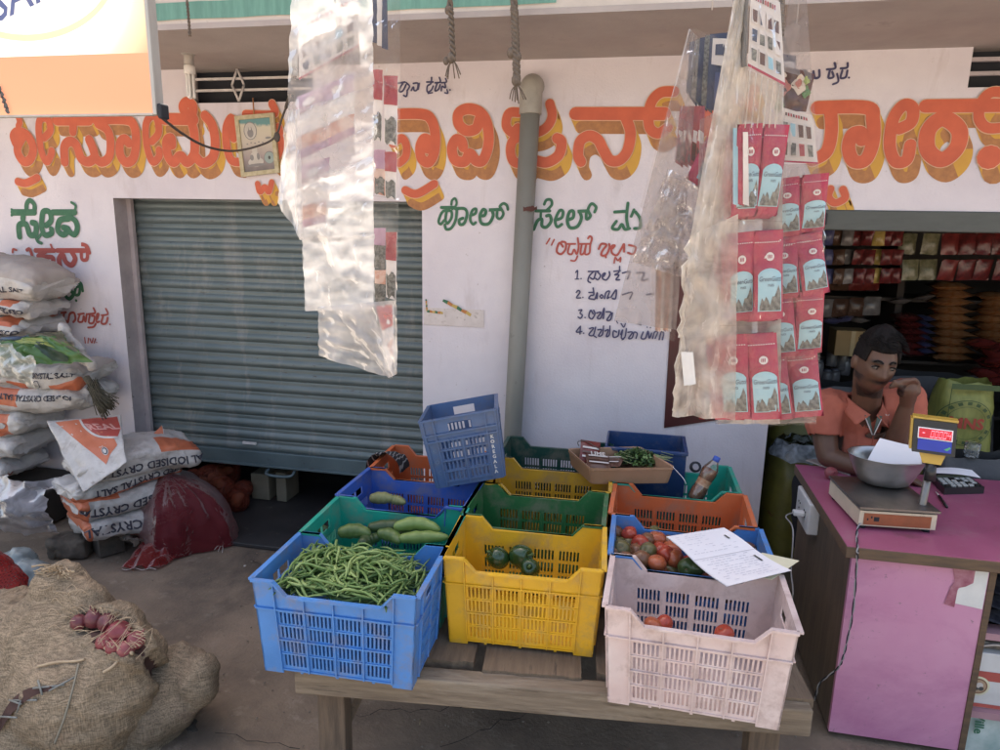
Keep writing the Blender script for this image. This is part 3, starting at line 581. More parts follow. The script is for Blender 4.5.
# ================================================================== signboard
A = at(153,113,Y=YB); zb2 = A.z; Wd = 1.3
sg = thing('signboard', 'orange signboard with a white oval catching the sun', 'sign', (A.x,YB,zb2))
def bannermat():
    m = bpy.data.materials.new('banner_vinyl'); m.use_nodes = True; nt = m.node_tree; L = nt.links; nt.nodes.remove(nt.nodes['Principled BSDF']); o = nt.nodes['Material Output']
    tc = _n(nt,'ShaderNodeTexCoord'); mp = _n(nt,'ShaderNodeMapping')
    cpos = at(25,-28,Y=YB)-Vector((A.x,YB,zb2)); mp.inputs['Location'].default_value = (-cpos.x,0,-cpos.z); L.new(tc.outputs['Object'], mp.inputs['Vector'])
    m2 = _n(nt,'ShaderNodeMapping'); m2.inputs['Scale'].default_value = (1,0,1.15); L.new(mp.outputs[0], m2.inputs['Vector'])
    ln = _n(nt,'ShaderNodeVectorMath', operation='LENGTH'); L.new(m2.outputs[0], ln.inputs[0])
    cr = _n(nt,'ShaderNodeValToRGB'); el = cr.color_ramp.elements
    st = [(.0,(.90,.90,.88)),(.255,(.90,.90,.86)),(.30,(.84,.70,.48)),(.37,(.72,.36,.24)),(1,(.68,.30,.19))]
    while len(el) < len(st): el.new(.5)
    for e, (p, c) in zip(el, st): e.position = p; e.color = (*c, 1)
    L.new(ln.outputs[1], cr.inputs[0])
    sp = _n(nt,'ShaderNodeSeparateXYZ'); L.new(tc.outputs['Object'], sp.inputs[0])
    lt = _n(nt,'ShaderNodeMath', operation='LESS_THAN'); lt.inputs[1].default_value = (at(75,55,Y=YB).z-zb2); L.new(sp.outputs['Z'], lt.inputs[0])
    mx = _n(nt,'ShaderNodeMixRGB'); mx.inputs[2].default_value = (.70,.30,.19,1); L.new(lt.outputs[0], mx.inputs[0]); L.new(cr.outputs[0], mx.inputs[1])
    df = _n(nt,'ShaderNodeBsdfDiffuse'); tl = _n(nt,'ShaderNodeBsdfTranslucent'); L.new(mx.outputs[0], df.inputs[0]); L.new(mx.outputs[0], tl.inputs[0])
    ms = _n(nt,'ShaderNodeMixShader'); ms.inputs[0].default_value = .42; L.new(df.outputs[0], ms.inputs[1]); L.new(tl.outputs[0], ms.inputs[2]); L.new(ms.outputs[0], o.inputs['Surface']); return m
mb = MB(); HS = .62
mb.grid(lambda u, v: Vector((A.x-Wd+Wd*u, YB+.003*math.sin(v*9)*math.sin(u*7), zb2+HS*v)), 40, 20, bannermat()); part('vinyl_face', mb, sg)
m_ring = film('banner_ink_green', (.62,.74,.50), milky=.66, gloss=0); m_ink = film('banner_ink_blue', (.10,.13,.30), milky=.66, gloss=0)
for k_ in ('banner_ink_green','banner_ink_blue'):
    for nd in MATS[k_].node_tree.nodes:
        if nd.type == 'MAP_RANGE': nd.inputs[3].default_value = .9; nd.inputs[4].default_value = .95
mb = MB(); cpos = at(25,-32,Y=YB)
ra = at(25,42,Y=YB).z-cpos.z; rx = (at(112,0,Y=YB).x-cpos.x)*1.12
N = 40; ring = []
for k in range(N+1):
    a = -PI*k/N; ring += [Vector((cpos.x+rx*math.cos(a), YB-.006, cpos.z+abs(ra)*math.sin(a))), Vector((cpos.x+rx*.95*math.cos(a), YB-.006, cpos.z+abs(ra)*.91*math.sin(a)))]
mb.add(ring, [(2*i,2*i+1,2*i+3,2*i+2) for i in range(N)], m_ring); part('green_ring', mb, sg)
mb = MB(); o_ = at(20,-3,Y=YB)
px_ = (at(100,0,Y=YB)-at(0,0,Y=YB)).length/100
ca, sa_ = math.cos(R(17)), math.sin(R(17))
mb.text('SAF', 40*px_, lambda u, v: Vector((o_.x+u*ca-v*sa_, YB-.008, o_.z+u*sa_+v*ca)), m_ink, bold=.001, shear=.2); part('brand_letters', mb, sg)
mb = MB(); s0 = at(2,90,Y=YB)
for k in range(5): mb.add([s0+Vector((.006*math.cos(a)*(1+.5*math.sin(3*a+k))+.004*k, -.007, -.012*k+.009*math.sin(a))) for a in [q*PI/4 for q in range(8)]], [tuple(range(8))], dk)
part('stain', mb, sg)
m_al = pm('aluminium_frame', (.45,.44,.42), rough=.5, metal=.2, scale=20, stretch=(1,1,.2))
mb = MB(); mb.box((A.x,YB-.002,zb2-.004),(A.x+.010,YB+.028,zb2+HS), m_al, bev=.002); mb.box((A.x-Wd,YB-.002,zb2-.005),(A.x,YB+.012,zb2), m_al, bev=.001); mb.box((A.x-Wd-.010,YB-.002,zb2-.004),(A.x-Wd,YB+.028,zb2+HS), m_al, bev=.002); part('frame', mb, sg)
mb = MB(); mb.box((A.x+.0105,YB+.0,zb2-.012),(A.x+.022,YB+.03,zb2+.022), m_vent, bev=.004); part('corner_cap', mb, sg)
mb = MB()
mb.tube([(A.x-Wd-.05,YB+.02,-.01),(A.x-Wd-.05,YB+.02,zb2+HS+.05)], .035, m_al, n=12)
part('sign_post', mb, sg)
# ================================================================== table
m_wood = pm('weathered_wood', (.255,.205,.15), (.14,.108,.078), rough=.85, scale=5, stretch=(1.2,14,14), bump=.35, bscale=14, spots=(.09,.07,.052), spot_scale=4, spot_amt=.56, spot_soft=.12, grime=((.33,.285,.225),3,.52,.2,(1,5,5)), contrast=(.3,.7))
m_plank = pm('plank_wood', (.215,.16,.11), (.12,.088,.062), rough=.85, scale=5, stretch=(12,1.2,12), bump=.35, bscale=14, spots=(.075,.058,.045), spot_scale=5, spot_amt=.58, spot_soft=.12, contrast=(.3,.7))
m_grain = pm('leg_wood', (.16,.115,.08), (.09,.066,.048), rough=.85, scale=5, stretch=(12,12,1.2), bump=.35, bscale=14, spots=(.06,.05,.04), spot_amt=.6)
TA, TB = at(294,664,Z=.50), at(814,706,Z=.50); tyaw = math.atan2(TB.y-TA.y, TB.x-TA.x); TL = (TB-TA).length
tbl = thing('plank_table', 'low rough plank table with gaps between its boards carrying the vegetable crates', 'table', (TA.x, TA.y, 0), tyaw)
def tpart(name, mb, label=None): return part(name, mb, tbl, world=False, label=label)
mb = MB(); mb.grid(lambda u, v: Vector((0,0,0)), 1, 1, m_wood) if False else None
mb.box((-.0,-.005,.405),(TL,.055,.488), m_wood, bev=.006); tpart('front_beam', mb)
mb = MB(); mb.box((.02,1.40,.40),(TL-.02,1.45,.47), m_wood, bev=.006); tpart('rear_beam', mb)
pls = [(-.03,.20),(.21,.515),(.545,.83),(.875,1.17),(1.20,TL+.01)]
for k, (a, b) in enumerate(pls):
    mb = MB(); n = 10; y0 = .045-.0+.03*(k % 2)
    if k == 4: y0 = .03
    top = []; 
    pts = [Vector((a, 1.47, .472)), Vector((b, 1.47, .472))]+[Vector((b-(b-a)*i/n, y0+.012*fbm((k*3+i*.7,0,0),1.0), .472)) for i in range(n+1)]
    mb.poly(pts, m_plank, (0,0,.026)); tpart('plank', mb)
for (x, y) in ((.04,.03),(TL-.14,.03),(.05,1.32),(TL-.13,1.32)):
    mb = MB(); mb.box((x,y+.03,0),(x+.085,y+.10,.405), m_grain, bev=.005); tpart('leg', mb)
mb = MB(); mb.tube([(.10,.10,.20),(.20,.45,.43)], .018, m_grain, n=4, smooth=False); tpart('brace', mb)

# ================================================================== crates
CW, CD, CH = .472, .300, .288
def rimz(x, W, dip):
    if not dip: return CH
    a = abs(x)/(W/2)
    return CH if a > .73 else (CH-.042 if a < .58 else CH-.042+.042*(a-.58)/.15)
def taper(p): s = 1-.075*(1-p.z/CH); return Vector((p.x*s, p.y*s, p.z))
def lattice(W, corner, nb, ns, rows, z0, z1, dip, handle, T=.0042):
    """one crate wall in the plane y=0 (outside is -y): solid border, rows of upright slots, ribs and rim"""
    mb = MB(); mt = None
    def add(vs, fs, sm=False): mb.add(vs, fs, m_cr, sm)
    xs = [-W/2]; slot = set(); x = -W/2+corner; bw = (W-2*corner)/nb; 
    xs.append(x)
    for b in range(nb):
        xl = -W/2+corner+b*bw; m = .007; sw = (bw-2*m)/ns
        xs.append(xl+m)
        for s in range(ns):
            xs += [xl+m+sw*(s+.22), xl+m+sw*(s+.78)]
            slot.add((round(xl+m+sw*(s+.22),5), 1))
        xs.append(xl+bw-m); xs.append(xl+bw)
    xs.append(W/2)
    if dip: xs += [W/2*.73*s_ for s_ in (-1,1)]+[W/2*.58*s_ for s_ in (-1,1)]
    if handle: xs += [-.048,.048]
    xs += [-W/2+.012, W/2-.012]
    xs = sorted({round(v,5) for v in xs})
    sl = {a for a, _ in slot}; srt = sorted(sl)
    def is_slot(xa, xb):
        c = (xa+xb)/2
        for b in range(nb):
            xl = -W/2+corner+b*bw; m = .007; sw = (bw-2*m)/ns
            q = (c-xl-m)/sw
            if 0 <= q < ns and .22 < q-int(q) < .78 and xl+m < c < xl+bw-m: return True
        return False
    zs = [0,.014]; rh = (z1-z0)/rows; srow = set()
    for r in range(rows):
        zs += [z0+r*rh+.005, z0+(r+1)*rh-.005]
    if handle: zs += [.222,.25]
    zs.append(CH); zs = sorted({round(v,5) for v in zs})
    def zz(i, x): return rimz(x, W, dip) if i == len(zs)-1 else zs[i]
    def solid(i, j):
        if i < 0 or j < 0 or i >= len(xs)-1 or j >= len(zs)-1: return False
        c = (xs[i]+xs[i+1])/2; z = (zs[j]+zs[j+1])/2
        if z < .014 and abs(c) < W/2-corner: return False
        if handle and abs(c) < .048 and .222 < z < .25: return False
        for r in range(rows):
            if z0+r*rh+.005 < z < z0+(r+1)*rh-.005 and is_slot(xs[i], xs[i+1]): return False
        return True
    for i in range(len(xs)-1):
        for j in range(len(zs)-1):
            if not solid(i, j): continue
            a, b = xs[i], xs[i+1]; q = [(a,zz(j,a)),(b,zz(j,b)),(b,zz(j+1,b)),(a,zz(j+1,a))]
            add([(x,0,z) for x, z in q], [(0,1,2,3)]); add([(x,T,z) for x, z in q], [(3,2,1,0)])
            for (ii, jj, e) in ((i-1,j,(3,0)),(i+1,j,(1,2)),(i,j-1,(0,1)),(i,j+1,(2,3))):
                if not solid(ii, jj):
                    p, r = q[e[0]], q[e[1]]; add([(p[0],0,p[1]),(p[0],T,p[1]),(r[0],T,r[1]),(r[0],0,r[1])], [(0,1,2,3)])
    # ribs outside
    rb = .0075
    for b in range(nb+1):
        x = -W/2+corner+b*bw; zt = rimz(x, W, dip)-.004
        mb.box((x-.002,-rb,.012),(x+.002,-.0005,zt), m_cr)
    for z in ([z0+rh*r for r in range(1, rows)]+[z1+.004]):
        pro = rb*.9 if z > z1 or abs(z-(z0+rh*rows/2)) < .002 else .003
        xr = (W/2-.001) if z > z1 else (W/2-corner)
        mb.box((-xr,-pro,z-.002),(xr,-.0006,z+.002), m_cr)
    # rim lip
    px_ = [x for x in xs if dip or x in (xs[0], xs[-1])]
    px_ = [-W/2]+([-W/2*.73,-W/2*.58,W/2*.58,W/2*.73] if dip else [])+[W/2]
    O = .011
    vs = []
    for x in px_:
        z = rimz(x, W, dip); vs += [(x,-O,z-.003),(x,-O,z+.003),(x,T+.0005,z+.003),(x,T+.0005,z-.003)]
    add(vs, [(4*i+k, 4*i+(k+1) % 4, 4*i+4+(k+1) % 4, 4*i+4+k) for i in range(len(px_)-1) for k in range(4)]+[(0,1,2,3)[::-1], tuple(4*(len(px_)-1)+k for k in range(4))])
    # lower edge skirt
    mb.box((-W/2+corner,-.004,.012),(W/2-corner,-.0003,.017), m_cr)
    return mb
m_cr = pm('crate_plastic', (.5,.5,.5))
def place_wall(mb, ang, off):
    Mx = Matrix.Rotation(ang, 3, 'Z')
    mb.v = [taper(Mx @ (Vector(p)+Vector((0,-off,0)))) for p in mb.v]; return mb
def corner_post(sx, sy):
    mb = MB(); r = .016; cx, cy = CW/2-r, CD/2-r; pts = []
    for k in range(6):
        a = PI/2*k/5; pts.append((cx+(r+.001)*math.cos(a), cy+(r+.001)*math.sin(a)))
    return mb, pts
CM = {}
CM['long_side'] = [place_wall(lattice(CW,.062,4,6,4,.022,.20,True,False), a, CD/2).mesh('long_side') for a in (0, PI)]
CM['short_side'] = [place_wall(lattice(CD,.05,2,7,4,.022,.20,False,True), a, CW/2).mesh('short_side') for a in (PI/2, -PI/2)]
mb = MB(); mb.box((-CW/2*.93,-CD/2*.93,.012),(CW/2*.93,CD/2*.93,.016), m_cr)
for k in range(5): x = -CW/2*.9+CW*.9*k/4; mb.box((x-.004,-CD/2*.925,.004),(x+.004,CD/2*.925,.0117), m_cr)
CM['crate_floor'] = [mb.mesh('crate_floor')]
def plastic(name, c, dirt=.5, fade=None, dust=(.20,.165,.13)):
    c2 = fade or tuple(x*.85 for x in c)
    return pm(name, c, c2, rough=.42, scale=7, detail=8, spots=tuple(c[i]*(1-dirt)+dust[i]*dirt for i in range(3)), spot_scale=13, spot_amt=.49, spot_soft=.16, grime=(tuple(c[i]*.35+dust[i]*.65 for i in range(3)),6,.565,.16,(1.6,1.6,.8)), bump=.08, bscale=120)
P_blue = plastic('crate_blue', (.065,.225,.58)); P_blue2 = plastic('crate_blue_deep', (.04,.115,.46)); P_teal = plastic('crate_teal', (.012,.32,.24)); P_yel = plastic('crate_yellow', (.74,.43,.02), .4)
P_green = plastic('crate_green', (.022,.135,.042)); P_dgreen = plastic('crate_dark_green', (.010,.065,.05)); P_or = plastic('crate_orange', (.56,.135,.045), .4); P_pink = plastic('crate_pale_pink', (.66,.56,.54), .6, (.60,.465,.445), (.36,.24,.215)); P_navy = plastic('crate_navy', (.05,.11,.26), .5, (.07,.125,.25), (.13,.13,.14))
CG = 'plastic vegetable crates packed on the plank table'
def crate(label, x, y, rz, mat, z=.5, ry=0, rx=0):
    o = thing('vegetable_crate', label, 'crate', (x,y,z), rz, CG); o.rotation_euler = (rx, ry, rz)
    for nm, ms in CM.items():
        for me in ms:
            c = bpy.data.objects.new(nm, me); COL.objects.link(c); c.parent = o
            c.material_slots[0].link = 'OBJECT'; c.material_slots[0].material = mat
    return o
bean_c = crate('bright blue crate heaped full of green beans at the left front', -.775, -1.775, R(1.5), P_blue)
crate('turquoise crate of cucumbers just behind the green beans', -.785, -1.468, R(2), P_teal)
crate('blue crate with a few pale gourds between turquoise and orange crates', -.80, -1.162, R(-1), P_blue2)
crate('orange crate at the back left under the navy crate', -.80, -.85, R(2), P_or)
crate('yellow crate holding dark green capsicums at the table front', -.305, -1.515, R(3), P_yel)
crate('empty mid green crate behind the capsicum crate', -.32, -1.205, R(1), P_green)
crate('empty dusty yellow crate behind the mid green crate', -.315, -.895, R(2), plastic('crate_yellow_dusty', (.60,.36,.03), .45))
crate('empty dark bottle green crate at the back against the wall', -.33, -.585, R(1), P_dgreen)
crate('faded pale pink crate with a few tomatoes at the right front', .197, -1.70, R(-1.5), P_pink)
crate('blue crate full of tomatoes with an open notebook lying on it', .192, -1.392, R(0), P_blue)
crate('empty orange crate behind the tomato crate', .180, -1.085, R(-1), P_or)
crate('turquoise crate with the juice bottle under the brown tray', .165, -.775, R(1), P_teal)
# the navy crate tipped on top: its own deeper pattern, letters on the posts
nv = thing('vegetable_crate', 'worn navy crate tipped on top of the others with white letters on its post', 'crate', (0,0,0), 0, CG)
w_, d_, h_ = .285, .36, .27
def nlat(W, H, rows, ns, nb, corner, handle, dipz=0, T=.005):
    global CH, m_cr
    mb = MB(); zs = [0]; z0, z1 = .02, H-.085; rh = (z1-z0)/rows
    for r in range(rows): zs += [z0+r*rh+.006, z0+(r+1)*rh-.005]
    zs += [H-.058, H-.024, H]
    xs = [-W/2, W/2, -.045, .045]; bw = (W-2*corner)/nb
    for b in range(nb):
        xl = -W/2+corner+b*bw; sw = (bw-.012)/ns
        for s in range(ns): xs += [xl+.006+sw*(s+.25), xl+.006+sw*(s+.8)]
    xs = sorted({round(v,5) for v in xs})
    def slot(c):
        for b in range(nb):
            xl = -W/2+corner+b*bw; sw = (bw-.012)/ns; q = (c-xl-.006)/sw
            if 0 <= q < ns and .25 < q-int(q) < .8: return True
        return False
    def solid(i, j):
        if i < 0 or j < 0 or i >= len(xs)-1 or j >= len(zs)-1: return False
        c = (xs[i]+xs[i+1])/2; z = (zs[j]+zs[j+1])/2
        if handle and abs(c) < .045 and H-.058 < z < H-.024: return False
        for r in range(rows):
            if z0+r*rh+.006 < z < z0+(r+1)*rh-.005 and slot(c): return False
        return True
    for i in range(len(xs)-1):
        for j in range(len(zs)-1):
            if not solid(i, j): continue
            q = [(xs[i],zs[j]),(xs[i+1],zs[j]),(xs[i+1],zs[j+1]),(xs[i],zs[j+1])]
            mb.add([(x,0,z) for x, z in q], [(0,1,2,3)], P_navy); mb.add([(x,T,z) for x, z in q], [(3,2,1,0)], P_navy)
            for (ii, jj, e) in ((i-1,j,(3,0)),(i+1,j,(1,2)),(i,j-1,(0,1)),(i,j+1,(2,3))):
                if not solid(ii, jj):
                    p, r = q[e[0]], q[e[1]]; mb.add([(p[0],0,p[1]),(p[0],T,p[1]),(r[0],T,r[1]),(r[0],0,r[1])], [(0,1,2,3)], P_navy)
    for r in range(rows+1): mb.box((-W/2+(corner-.004),-.006,z0+r*rh-.003),(W/2-(corner-.004),-.0005,z0+r*rh+.003), P_navy)
    for z in (H-.088,H-.062,H-.004): mb.box((-W/2,-.010,z-.003),(W/2,-.0006,z+.003), P_navy)
    for x in [-W/2+.004,-W/2+corner-.004,W/2-corner+.004,W/2-.004]+[-W/2+corner+bw*b for b in range(1,nb)]:
        mb.box((x-.003,-.008,.004),(x+.003,-.0004,H-.007 if abs(abs(x)-(W/2-corner)) < .01 or abs(x) > W/2-.01 else H-.09), P_navy)
    return mb
def nwall(mb, ang, off, tp=.9):
    Mx = Matrix.Rotation(ang, 3, 'Z')
    mb.v = [(lambda q: Vector((q.x*(1-(1-tp)*(1-q.z/h_)), q.y*(1-(1-tp)*(1-q.z/h_)), q.z)))(Mx @ (Vector(p)+Vector((0,-off,0)))) for p in mb.v]; return mb
for a in (0, PI): part('short_side', nwall(nlat(w_,h_,4,5,2,.048,True), a, d_/2), nv, world=False)
for a in (PI/2, -PI/2): part('long_side', nwall(nlat(d_,h_,4,5,3,.048,False), a, w_/2), nv, world=False)
mb = MB(); mb.box((-w_/2*.89,-d_/2*.89,.004),(w_/2*.89,d_/2*.89,.009), P_navy); part('crate_floor', mb, nv, world=False)
m_wlet = pm('letter_white', (.68,.68,.68), rough=.6)
mb = MB()
for k, ch in enumerate('KOREGALA'):
    z = h_-.105-.0195*k; yy = -d_/2*(1-.1*(1-z/h_))-.0012; x = w_/2*(1-.1*(1-z/h_))-.027
    mb.text(ch, .0185, lambda u, v, x=x, z=z, yy=yy: Vector((x+u, yy+v*-.07, z+v)), m_wlet, bold=.0006)
part('white_letters', mb, nv, world=False)
mb = MB(); m_mold = pm('letter_moulded', (.12,.19,.32), rough=.45)
for k, ch in enumerate('KOC'):
    z = h_-.125-.043*k; yy = -d_/2*(1-.1*(1-z/h_))-.0012; x = -w_/2*(1-.1*(1-z/h_))+.024
    mb.text(ch, .022, lambda u, v, x=x, z=z, yy=yy: Vector((x+u, yy+v*-.07, z+v)), m_mold)
part('moulded_letters', mb, nv, world=False)
nc = at(468,489,Y=-1.13)
nv.rotation_euler = (R(-5), R(-11), R(13)); nv.location = at(471,483,Y=-1.10)-nv.rotation_euler.to_matrix() @ Vector((0,-d_/2*.9,0))

# ================================================================== produce
def bean_mesh(k, mats):
    rnd = random.Random(k); mb = MB(); Ln = rnd.uniform(.085,.135); b1 = rnd.uniform(-.022,.022); b2 = rnd.uniform(-.012,.012)
    pts = [Vector((Ln*(t-.5), b1*math.sin(PI*t)+b2*math.sin(2*PI*t), .5*b2*math.sin(PI*t*1.5))) for t in [i/9 for i in range(10)]]
    r = .0041*rnd.uniform(.85,1.15)
    mb.tube(pts, [r*.25, r*.8, r, r*1.04, r*.98, r*1.03, r, r*.9, r*.6, r*.15], mats, n=6); return mb.mesh('green_bean')
m_bean = [pm('bean_green', (.16,.255,.075), (.10,.18,.045), rough=.5, scale=30), pm('bean_pale', (.26,.35,.125), (.19,.28,.085), rough=.5, scale=30), pm('bean_deep', (.085,.165,.04), (.055,.115,.03), rough=.5, scale=30)]
bmesh_ = [bean_mesh(k, m_bean[(0,1,0,2,0,1)[k % 6]]) for k in range(14)]
def heap(x, y): # height over the crate floor
    return .243+.052*math.exp(-((x+.02)/.16)**2-((y-.01)/.10)**2)+.012*fbm((x,y,0),9)
bx_, by_ = -.775, -1.775
bg_ = 'green beans heaped in the blue crate'
low = MB()
for k in range(420):
    x = random.uniform(-.17,.17); y = random.uniform(-.085,.095); a = random.uniform(0,PI); z = heap(x,y)-random.uniform(.014,.05); Ln = .05
    d = Vector((math.cos(a)*Ln, math.sin(a)*Ln*.7, random.uniform(-.01,.01)))
    c = Vector((bx_+x, by_+y, .5+z)); low.tube([c-d, c-d*.4+Vector((0,0,.003)), c+d*.4, c+d], [.001,.0042,.0042,.001], m_bean[(0,2,2)[k % 3]], n=5)
single('green_beans', low, 'deeper layer of green beans filling the bright blue crate', 'beans', (bx_,by_,.7), kind='stuff')
for k in range(290):
    x = random.uniform(-.195,.195); y = random.uniform(-.12,.12)
    if random.random() < .25: x *= .6; y *= .6
    a = random.uniform(0, 2*PI)
    if abs(x) > .13: a = PI/2+random.uniform(-.7,.7)
    elif abs(y) > .08: a = random.uniform(-.6,.6)
    if abs(x)+abs(math.cos(a))*.055 > .205: a = PI/2+random.uniform(-.35,.35)
    o = bpy.data.objects.new('green_bean', bmesh_[k % 14]); COL.objects.link(o)
    o.location = (bx_+x, by_+y, .5+heap(x,y)+random.uniform(-.014,.010)+(.006 if k % 9 == 0 else 0))
    o.rotation_euler = (random.uniform(0,2*PI), random.gauss(0,.16), a)
    tag(o, 'slim green bean lying in the heap of the bright blue crate', 'bean', bg_)
for (x, y, rx, ry, rz) in ((-.165,.075,.4,-1.15,.6),(.0,.06,.3,-.8,1.3),(-.03,.08,.2,-.7,2.2)):
    o = bpy.data.objects.new('green_bean', bmesh_[3]); COL.objects.link(o); o.location = (bx_+x,by_+y,.5+.262); o.rotation_euler = (rx,ry,rz); tag(o, 'slim green bean lying in the heap of the bright blue crate', 'bean', bg_)
# cucumbers
m_cuc = pm('cucumber_skin', (.12,.185,.05), (.055,.10,.025), rough=.45, scale=14, stretch=(.6,3,3), spots=(.22,.26,.09), spot_scale=20, spot_amt=.58)
m_cuc2 = pm('cucumber_dark', (.045,.085,.028), (.03,.055,.018), rough=.45, scale=14, stretch=(.6,3,3), spots=(.11,.15,.05), spot_amt=.62)
m_cuc3 = pm('cucumber_light', (.22,.30,.085), (.13,.21,.05), rough=.4, scale=10, stretch=(.5,4,4))
def cuc(label, px, py, L, r, rz, mat, z, bend=.02, group='cucumbers in the turquoise crate'):
    p = at(px,py,Z=z); mb = MB()
    pts = [Vector((L*(t-.5), bend*math.sin(PI*t), 0)) for t in [i/12 for i in range(13)]]
    mb.tube(crom(pts,2), [max(.12,math.sin(PI*min(1,max(0,(i/24)))**.8)**.42)*r*(1+.05*math.sin(i)) if 0 < i < 24 else r*.1 for i in range(25)], mat, n=14)
    o = single('cucumber', mb.mesh('cucumber'), label, 'cucumber', tuple(p), group); o.rotation_euler = (random.uniform(-.3,.3), random.uniform(-.06,.06), rz); return o
cuc('short dull green cucumber at the left of the turquoise crate', 354,534,.115,.026,R(8),m_cuc,.715)
cuc('long dark striped cucumber lying behind the light ones', 389,527,.15,.023,R(14),m_cuc2,.725)
cuc('curved light green cucumber on top at the right', 417,529,.16,.024,R(12),m_cuc3,.735,.03)
cuc('straight light green cucumber in front at the right of the crate', 424,538,.17,.022,R(16),m_cuc3,.72)
cuc('mid green cucumber in the middle front of the turquoise crate', 388,538,.11,.023,R(-25),m_cuc,.708)
cuc('dark stubby cucumber in the middle of the turquoise crate', 372,540,.09,.022,R(60),m_cuc2,.70)
cuc('pale green cucumber under the curved one', 400,537,.14,.021,R(-12),m_cuc,.70)
cuc('dark cucumber at the back right of the turquoise crate', 432,524,.12,.021,R(10),m_cuc2,.72)
cuc('small dark green cucumber in the left corner of the turquoise crate', 318,531,.07,.018,R(40),m_cuc2,.72)
cuc('buff green gourd at the left inside the blue crate', 382,499,.10,.024,R(8),pm('gourd_skin',(.24,.25,.10),(.17,.18,.07),rough=.5,scale=12),.725,.01,'gourds in the blue crate')
cuc('smaller gourd beside the other gourd in the blue crate', 396,501,.08,.019,R(-8),pm('gourd_skin',(.24,.25,.10)),.72,.01,'gourds in the blue crate')
# capsicums
m_cap = pm('capsicum_skin', (.020,.062,.016), (.014,.045,.012), rough=.25, scale=6, rvar=.05, coat=.3); m_stalk = pm('stalk_green', (.10,.16,.05), rough=.7)
def capsicum(label, px, py, r, rot, z):
    p = at(px,py,Z=z); t = thing('capsicum', label, 'capsicum', tuple(p), 0, 'capsicums in the yellow crate'); t.rotation_euler = rot
    mb = MB()
    def f(u, v):
        a = 2*PI*u; th = PI*v; lob = 1+.10*abs(math.cos(1.5*a))*math.sin(th)
        zz = math.cos(th)*1.15
        if v < .15: zz -= .35*(1-v/.15)**1.5
        return Vector((math.sin(th)**.8*math.cos(a)*lob, math.sin(th)**.8*math.sin(a)*lob, zz))*r
    mb.grid(f, 28, 16, m_cap); part('fruit', mb, t, world=False)
    mb = MB(); mb.tube(crom([(0,0,r*.75),(0,.002,r*1.1),(.005,.004,r*1.4)],4), [.006,.005,.005,.004,.004,.004,.004,.005,.006], m_stalk, n=6); part('stalk', mb, t, world=False)
capsicum('glossy green capsicum on its side in the yellow crate', 521,556,.036,(R(70),0,R(60)),.70)
capsicum('darker capsicum left of the glossy one in the yellow crate', 498,558,.033,(R(50),R(20),R(-80)),.69)
capsicum('capsicum half hidden at the front of the yellow crate', 530,568,.03,(R(60),0,0),.68)
# tomatoes
TM = [pm('tomato_red', (.40,.045,.025), (.33,.06,.03), rough=.25, scale=20, rvar=.05), pm('tomato_orange', (.42,.095,.04), (.34,.10,.04), rough=.28, scale=20, rvar=.05), pm('tomato_brown', (.20,.075,.04), (.16,.085,.04), rough=.3, scale=16, rvar=.05), pm('tomato_olive', (.13,.105,.04), (.10,.10,.035), rough=.3, scale=16, rvar=.05), pm('tomato_green', (.065,.095,.03), (.05,.08,.025), rough=.3, scale=16, rvar=.05)]
TN = ['red', 'orange red', 'brownish', 'olive brown', 'unripe green']
m_scar = pm('tomato_scar', (.17,.12,.06), rough=.8)
def tomato_mesh(k, mat):
    mb = MB(); r = 1.0
    def f(u, v):
        a = 2*PI*u; th = PI*v; q = 1+.03*math.cos(5*a+k)*math.sin(th)**2; z = math.cos(th)*.84
        if v < .18: z -= .18*(1-v/.18)**1.4
        return Vector((math.sin(th)*math.cos(a)*q, math.sin(th)*math.sin(a)*q, z))
    mb.grid(f, 24, 14, mat); mb.lathe([(.0,.70),(.10,.69),(.13,.675)], m_scar, n=8); return mb.mesh('tomato')
TMS = [tomato_mesh(k, TM[k]) for k in range(5)]
def tomato(px, py, z, r, k, rot=None, where='in the blue crate beside the notebook'):
    o = bpy.data.objects.new('tomato', TMS[k]); COL.objects.link(o); o.location = at(px,py,Z=z); o.scale = (r,r,r)
    o.rotation_euler = rot or (random.uniform(-.9,1.4), random.uniform(-.8,.8), random.uniform(0,6)); return o
tl = [(619,543,3,''),(616,533,2,''),(629,534,0,''),(641,533,1,''),(653,534,3,''),(621,549,3,''),(635,552,2,''),(640,544,0,''),(648,551,3,''),(659,551,0,''),(657,539,1,''),(657,563,1,''),(668,544,2,''),(675,559,1,''),(641,560,2,''),(650,566,4,''),(615,553,2,''),(667,554,0,''),(630,544,3,''),(646,541,2,''),(688,568,4,''),(695,569,4,''),(748,549,2,''),(625,560,2,''),(672,549,1,'')]
tlab = {0:'olive tomato at the upper left of the blue crate',2:'bright red tomato at the top of the pile',3:'orange tomato next to the bright red one at the back',4:'olive brown tomato at the back right of the pile',9:'shiny red tomato in the front middle of the pile',11:'orange tomato against the pink crate rim',13:'ripe orange tomato touching the notebook corner',22:'lone tomato right of the notebook in the blue crate',20:'unripe green tomato under the notebook edge'}
random.seed(3)
for i, (x, y, k, _) in enumerate(tl):
    zz = .712+.014*((i*7) % 3)
    if i in (20,21): zz = .725
    o = tomato(x, y, zz, random.uniform(.027,.033), k)
    if i in tlab: tag(o, tlab[i], 'tomato', 'tomatoes in the blue crate')
    else: tag(o, TN[k]+' tomato in the pile beside the notebook', 'tomato', 'tomatoes in the blue crate')
